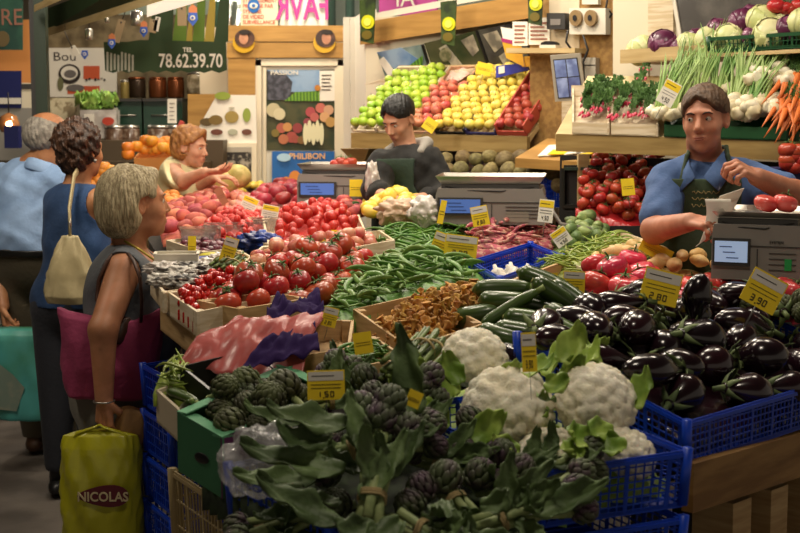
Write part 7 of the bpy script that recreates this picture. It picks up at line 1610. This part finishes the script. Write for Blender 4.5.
def interp(keys, n):
    out = []
    for i in range(n+1):
        t = i/n*(len(keys)-1); k = min(int(t), len(keys)-2); u = t-k; u = u*u*(3-2*u); out.append(tuple(a+(b-a)*u for a,b in zip(keys[k],keys[k+1])))
    return out
mg = clothm('magenta_nylon','#9c385e','#8c3054',nscale=3); lth = mat('brown_leather','#3e2418',.5,bump=.3)
c0 = P(112,398,4.66); mb_ = empty('handbag', c0, (0,0,-.08)); tag(mb_, 'magenta handbag with brown leather flap on the arm', 'bag')
loft('body', interp([(0,.125,.045),(.01,.150,.062),(.10,.165,.072),(.20,.172,.060),(.262,.178,.040),(.275,.178,.020)],22), mg, mb_, n=64, amp=.0045, seed=1, fr=5, horn=.035)
loft('flap', [(.195,.03,.078,.025),(.205,.045,.080,.025),(.235,.055,.076,.025),(.275,.058,.052,.025),(.283,.055,.035,.025)], lth, mb_, n=30, amp=.001)
MB().ball((.025,-.080,.215), .007, 10).build('snap_button', M['steel'], mb_)
shl = Vector(shN)-c0
mi_ = Matrix.Rotation(.08,3,'Z')
for pl_ in (((141,322,4.60),(142,300,4.59),(140,278,4.585),(134,261,4.60),(127,252,4.66),(122,253,4.76)),((112,318,4.58),(97,300,4.60),(99,280,4.62),(107,262,4.62),(116,252,4.67),(120,253,4.76))): MB().tube([mi_ @ (P(*q)-c0) for q in pl_], .011, 8, flat=.5).build('strap', lth, mb_)
yb = P(103,545,4.47); yl = empty('shopping_bag', yb); tag(yl, 'yellow plastic shopping bag with maroon NICOLAS lettering', 'bag')
top = wrN.z-.10-yb.z
loft('bag_body', interp([(-.05,.10,.05),(.0,.128,.06),(top*.3,.13,.065),(top*.62,.13,.06),(top*.86,.128,.045),(top*.96,.115,.03),(top,.06,.016)],26), mat('yellow_film','#a8a41c',.35,coat=.25,bump=.35,bscale=14), yl, n=72, amp=.005, seed=4, fr=7)
for sx in (-1,1): MB().tube([(sx*.105,0,top*.86),(sx*.07,-.01,top*.98),(sx*.015,-.015,top+.012),(0,-.01,top+.02)], [.018,.014,.010,.008], 8, flat=.5).build('handle', mat('yellow_film','#b8b41c'), yl)
e = wrN.x-yb.x
pln = Pl((0, 4.395, .8)); q_ = pln; q_.root('tmp','x','x',103,498); tmp = q_.e
lb = q_.shape('label', [(103+26*math.cos(2*PI*k/28), 497+10.5*math.sin(2*PI*k/28)*(1-.0*math.cos(2*PI*k/28))+2*math.sin(4*PI*k/28)) for k in range(28)], mat('maroon_print','#5c1624',.5), 0, .002, parent=None)
tx = text('lettering', 'NICOLAS', .043, mat('print_gold','#c8b890',.5), None, (0,0,0), bold=.0008, sx=.92)
bpy.data.objects.remove(tmp)
a_,b_ = pln.pix(103,497); w0 = pln.o+pln.r*a_+pln.u*b_
for o_ in (lb,tx): o_.parent = yl; KIDS.setdefault(yl.name,[]).append(o_); o_.location = w0-Vector(yb)+(V3(0,-.004,-.0) if o_ is tx else V3(0,0,0))
loft('paper_bag', interp([(-.1,.05,.035),(0,.055,.04),(.05,.052,.035),(.075,.045,.03),(.08,.03,.02)],10), mat('brown_paper','#9a7448',.7,bump=.5,bscale=30), None, P(131,432,4.52), (0,.25,0), n=30, amp=.004); tag(bpy.context.scene.collection.objects[-1], 'crumpled brown paper bag sticking out behind yellow bag', 'bag')
# ---------------------------------------------------------------- curly-haired woman in blue
oB = P(81,150,6.05); RB_ = frame((.55,.83), -.0); Rb = frame((.40,.92)); cB = P(76,222,6.05); hipB = P(72,300,6.1)
shR, shL = P(97,201,5.98), P(57,202,6.14); elR, wrR = P(110,240,6.1), P(128,252,6.3)
torB = union([El(cB, (.14,.11,.17), Rb), El(cB-V3(0,0,.16), (.145,.12,.17), Rb), El(hipB, (.18,.14,.17), Rb), C_(shR,shL,.05,.05)], .06)
tb0 = wrinkle(lambda p: torB(p)-.012, .004, 30, 5)
def topB(p):
    d = tb0(p); d = np.maximum(d, -(np.sqrt(((p-np.array(shR+V3(.05,-.03,-.01),np.float32))**2).sum(1))-.088)); d = smax(d, -elli(p, oB+V3(.01,.03,-.15), (.07,.08,.06)), .006); return np.maximum(d, hipB.z-.02-p[:,2])
trB = union([El(hipB, (.188,.148,.17), Rb), C_(hipB+V3(.08,0,-.05),(hipB.x+.08,hipB.y,.15),.10,.06), C_(hipB+V3(-.08,0,-.05),(hipB.x-.08,hipB.y,.15),.10,.06)], .03)
blue = person('dark curly-haired woman in navy sleeveless top seen from behind', (hipB.x,hipB.y,0), (oB,RB_,1.0,.95,.9), 'curly', mat('dark_curls','#2c1e17',.5,col2='#4a3122',nscale=30,bump=.6,bscale=60), skC,
  C_(oB+V3(-.0,-.0,-.06), cB+V3(0,0,.13), .050,.060), [(shR,elR,wrR,(.05,.042,.040,.028),hand_fn(wrR, V3(1,.3,-.1), V3(0,.3,-1), V3(0,1,0), .6)),(shL,shL+V3(-.02,.12,-.26),shL+V3(.1,.3,-.3),(.05,.042,.04,.03),None)], torB,
  {'torso_box':[cB+V3(-.26,-.26,-.5), cB+V3(.26,.26,.28)], 'items':[('blue_top', topB, [(np.array(cB)-[.28,.26,.5], np.array(cB)+[.28,.26,.26], .007)], clothm('navy_cloth','#22406a','#1c3558')), ('trousers', lambda p: np.maximum(trB(p), p[:,2]-hipB.z-.03), [(np.array([hipB.x-.26,hipB.y-.22,.12]), np.array([hipB.x+.26,hipB.y+.22,hipB.z+.06]), .012)], clothm('dark_denim','#22242c'))]})
for sx in (-.08,.08): MB().ball((sx,.04,.045),(.05,.13,.045),14).tube([(sx,0,.05),(sx,0,.2)], .04, 10).build('shoe', M['black'], blue)
MB().ball(oB-blue.location+RB_ @ Vector((.088,-.005,-.045)), .009, 10).build('earring', mat('silver','#a8a49c'), blue)
c0 = P(72,303,5.82); sbg = empty('shoulder_bag', c0, (0,0,.1)); sbg.scale = (1.2,1.1,1.05); tag(sbg, 'cream leather shoulder bag on the curly-haired woman', 'bag')
loft('body', interp([(0,.075,.04),(.03,.09,.055),(.12,.085,.05),(.20,.055,.035),(.27,.025,.018)],18), mat('cream_leather','#b0a27c',.5,col2='#9c8e68',nscale=5,bump=.2), sbg, n=44, amp=.005, seed=3, fr=5)
tp_ = P(78,177,5.93)-c0; MB().tube([(-.0,0,.25),(.0,-.0,.34),(tp_.x-.02,tp_.y-.06,tp_.z-.15),(tp_.x-.005,tp_.y-.02,tp_.z-.02),(tp_.x,tp_.y+.05,tp_.z+.0),(tp_.x+.0,tp_.y+.15,tp_.z-.05)], [.018,.018,.020,.020,.020,.018], 8, flat=.3).build('strap', mat('cream_leather','#b0a27c'), sbg)
MB().tube([(0,-.004,.27),(0,-.012,.32),(0,-.004,.34)], .006, 6).build('buckle', M['steel'], sbg)
# ---------------------------------------------------------------- elderly man at the left
oM = P(50,141,6.65); RM = frame((.78,.62), -.05); Rm = frame((.35,.94)); cM = P(32,198,6.68); hipM = P(34,256,6.72)
shR, shL = P(59,181,6.60), P(6,181,6.80); elL, wrL = P(-6,250,6.78), P(3,306,6.60); elR, wrR = P(66,240,6.7), P(78,280,6.9)
torM = union([El(cM, (.185,.135,.18), Rm), El(cM-V3(0,0,.17), (.185,.16,.19), Rm), El(hipM, (.185,.15,.17), Rm), C_(shR,shL,.06,.06)], .06)
shm0 = union([wrinkle(torM,.005,24,3), C_(shL,elL.lerp(shL,.3),.072,.068), C_(shR,elR.lerp(shR,.3),.072,.068), C_(oM+V3(-.01,-.0,-.15),oM+V3(-.01,-.0,-.19),.07,.1)], .03); shm1 = wrinkle(lambda p: shm0(p)-.016, .004, 45, 7)
shm = cut(lambda p: np.maximum(shm1(p), hipM.z+.04-p[:,2]), oM+V3(0,0,-.115), (.5,.35,1))
trM = union([(lambda p: torM(p)-.018), El(hipM, (.195,.16,.19), Rm), C_(hipM+V3(.09,0,-.05),(hipM.x+.1,hipM.y+.15,.1),.115,.075), C_(hipM+V3(-.09,0,-.05),(hipM.x-.06,hipM.y+.2,.1),.115,.075)], .03)
collM = lambda p: (lambda q: np.sqrt((np.sqrt(q[:,0]**2+q[:,1]**2)-.080)**2+(q[:,2]/2.4)**2)-.013)(loc_(p, oM+RM @ Vector((0,-.03,-.138)), RM @ Matrix.Rotation(-.4,3,'X'), 1))
collM_ = union([C_(oM+RM @ Vector((.055,.035,-.15)), oM+RM @ Vector((.0,-.08,-.115)), .016,.018), C_(oM+RM @ Vector((-.055,.035,-.15)), oM+RM @ Vector((.0,-.08,-.115)), .016,.018), C_(oM+RM @ Vector((.055,.035,-.15)), oM+RM @ Vector((.045,.06,-.20)), .014,.010)], .012)
sh_blue = clothm('pale_blue_shirt','#8aa6cc','#7d9ac2')
man = person('elderly grey man in pale blue short-sleeved shirt at far left', (hipM.x,hipM.y,0), (oM,RM,1.15,1.05,1.1), 'bald', mat('silver_hair','#6c665e',.6,col2='#8a847a',nscale=40,bump=.5,bscale=90), skC,
  C_(oM+V3(-.02,-.01,-.07), cM+V3(0,0,.14), .062,.072), [(shL,elL,wrL,(.055,.046,.045,.030),hand_fn(wrL, V3(.1,0,-1), V3(1,.2,0), V3(0,-1,0), 1.0)),(shR,elR,wrR,(.055,.046,.045,.030),None)], torM,
  {'torso_box':[cM+V3(-.3,-.26,-.5), cM+V3(.3,.26,.3)], 'items':[('shirt', shm, [(np.array(cM)-[.4,.3,.45], np.array(cM)+[.36,.3,.3], .007)], sh_blue), ('collar', collM, [(np.array(oM)-[.14,.16,.28], np.array(oM)+[.16,.16,-.04], .005)], sh_blue), ('trousers', lambda p: np.maximum(trM(p), p[:,2]-hipM.z-.05), [(np.array([hipM.x-.3,hipM.y-.22,.08]), np.array([hipM.x+.3,hipM.y+.4,hipM.z+.08]), .012)], clothm('olive_trousers','#4a4232')), ('belt', lambda p: np.maximum(np.abs(trM(p)-.006)-.006, np.abs(p[:,2]-hipM.z-.03)-.018), [(np.array([hipM.x-.3,hipM.y-.3,hipM.z-.02]), np.array([hipM.x+.3,hipM.y+.3,hipM.z+.08]), .008)], M['black'])]})
for x,y in ((.1,.15),(-.06,.2)): MB().ball((x,y+.03,.05),(.06,.15,.055),16).tube([(x,y,.05),(x,y,.15)], .055, 12).build('shoe', mat('brown_shoe','#4a3220',.5), man)
tb_ = P(26,418,6.45); tl = empty('shopping_bag', tb_); tag(tl, 'turquoise reusable shopping bag carried by the elderly man', 'bag')
tq = mat('turquoise_print','#4a9c98',.45,col2='#3a7c58',nscale=3,coat=.2,bump=.15,bscale=12); loft('bag_body', interp([(0,.13,.07),(.01,.14,.075),(.2,.15,.08),(.40,.155,.07),(.425,.158,.05)],16), tq, tl, n=56, amp=.004, seed=2)
MB().poly([(-.11,.06),(-.02,.05),(.02,.16),(-.03,.22),(-.09,.27),(-.12,.18)], .002, z0=-.085).build('printed_shape', mat('grey_print','#8a8a78',.5,col2='#6c7c70',nscale=12), tl)
hh = wrL-tb_; MB().tube([(-.1,-.03,.42),(hh.x-.03,hh.y,hh.z-.10),(hh.x,hh.y,hh.z-.085),(hh.x+.03,hh.y,hh.z-.10),(.06,-.03,.42)], .008, 6, flat=.5).build('handle', mat('green_strap','#2c6a4c',.6), tl)
LAMPS = [(-.3,4.5,3.1,13,1.2),(.5,4.9,3.1,13,1.2),(-.5,5.9,3.1,17,1.2),(.4,6.2,3.1,16,1.2),(-.8,7.4,3.1,20,1.2),(.3,7.0,3.1,16,1.0),(-1.6,9.0,3.1,22,1.2),(-.6,8.9,3.1,20,1.2),(-3.2,11.5,3.1,30,1.4),(.2,2.5,3.4,18,1.4),(-2.3,4.2,3.3,20,1.4),(1.6,4.6,3.3,12,1.2)]  # front and far-left lamps are added to brighten the foreground and customers
SPR = ((.9,4.6,3.2), 9, (.6,0,-.55))
EXPO = 0.18
# ================================================================ light
def area(name, loc, size, power, col=(1,.88,.71), rot=(0,0,0), sy=None):
    l = bpy.data.lights.new(name, 'AREA'); l.energy = power; l.color = col; l.shape = 'RECTANGLE'; l.size = size; l.size_y = sy or size
    o = bpy.data.objects.new(name, l); o.location = loc; o.rotation_euler = rot; COL.objects.link(o); return o
k = 0
for (x,y,z,pw,s) in LAMPS:
    r = empty('unseen_lamp', (x,y,z)); k += 1
    tag(r, 'unseen suspended lamp above the picture, %s along the stall' % ORD[k-1], 'lamp', 'suspended lamps')
    MB().box((0,0,.05),(s+.06,.14,.06)).build('housing', M['white'], r); MB().tube([(0,0,.08),(0,0,3.68-z)], .01, 6).build('rod', M['wire'], r)
    area('lamp_light', (x,y,z-.0), s*.35, pw, sy=.3)
area('spot_right', SPR[0], .5, SPR[1], rot=SPR[2])
r = empty('unseen_lamp', (-1.7,5.2,2.7)); tag(r, 'unseen tilted lamp added to brighten the coffee stall awning', 'lamp'); MB().box((0,0,.05),(.4,.14,.06)).build('housing', M['white'], r); MB().tube([(0,0,.08),(0,0,.98)], .01, 6).build('rod', M['wire'], r); area('lamp_light', (-1.7,5.22,2.7), .35, 34, rot=(1.45,0,.12))  # lamp added out of view to light the awning rail from the front
w = bpy.data.worlds.new('World'); SC.world = w; w.use_nodes = True; bg = w.node_tree.nodes['Background']; bg.inputs[0].default_value = (1,.85,.68,1); bg.inputs[1].default_value = .30
# ================================================================ camera
cd = bpy.data.cameras.new('Camera'); cam = bpy.data.objects.new('Camera', cd); COL.objects.link(cam)
cd.sensor_width = 36; cd.lens = F/800*36; cam.location = (0,0,CZ); cam.rotation_euler = (PI/2-TH,0,0); cd.clip_end = 60
cd.dof.use_dof = True; cd.dof.focus_distance = 4.7; cd.dof.aperture_fstop = 6.3
SC.camera = cam
SC.view_settings.view_transform = 'Standard'; SC.view_settings.look = 'None'; SC.view_settings.gamma = 1; SC.view_settings.exposure = EXPO
SC.view_settings.use_curve_mapping = False
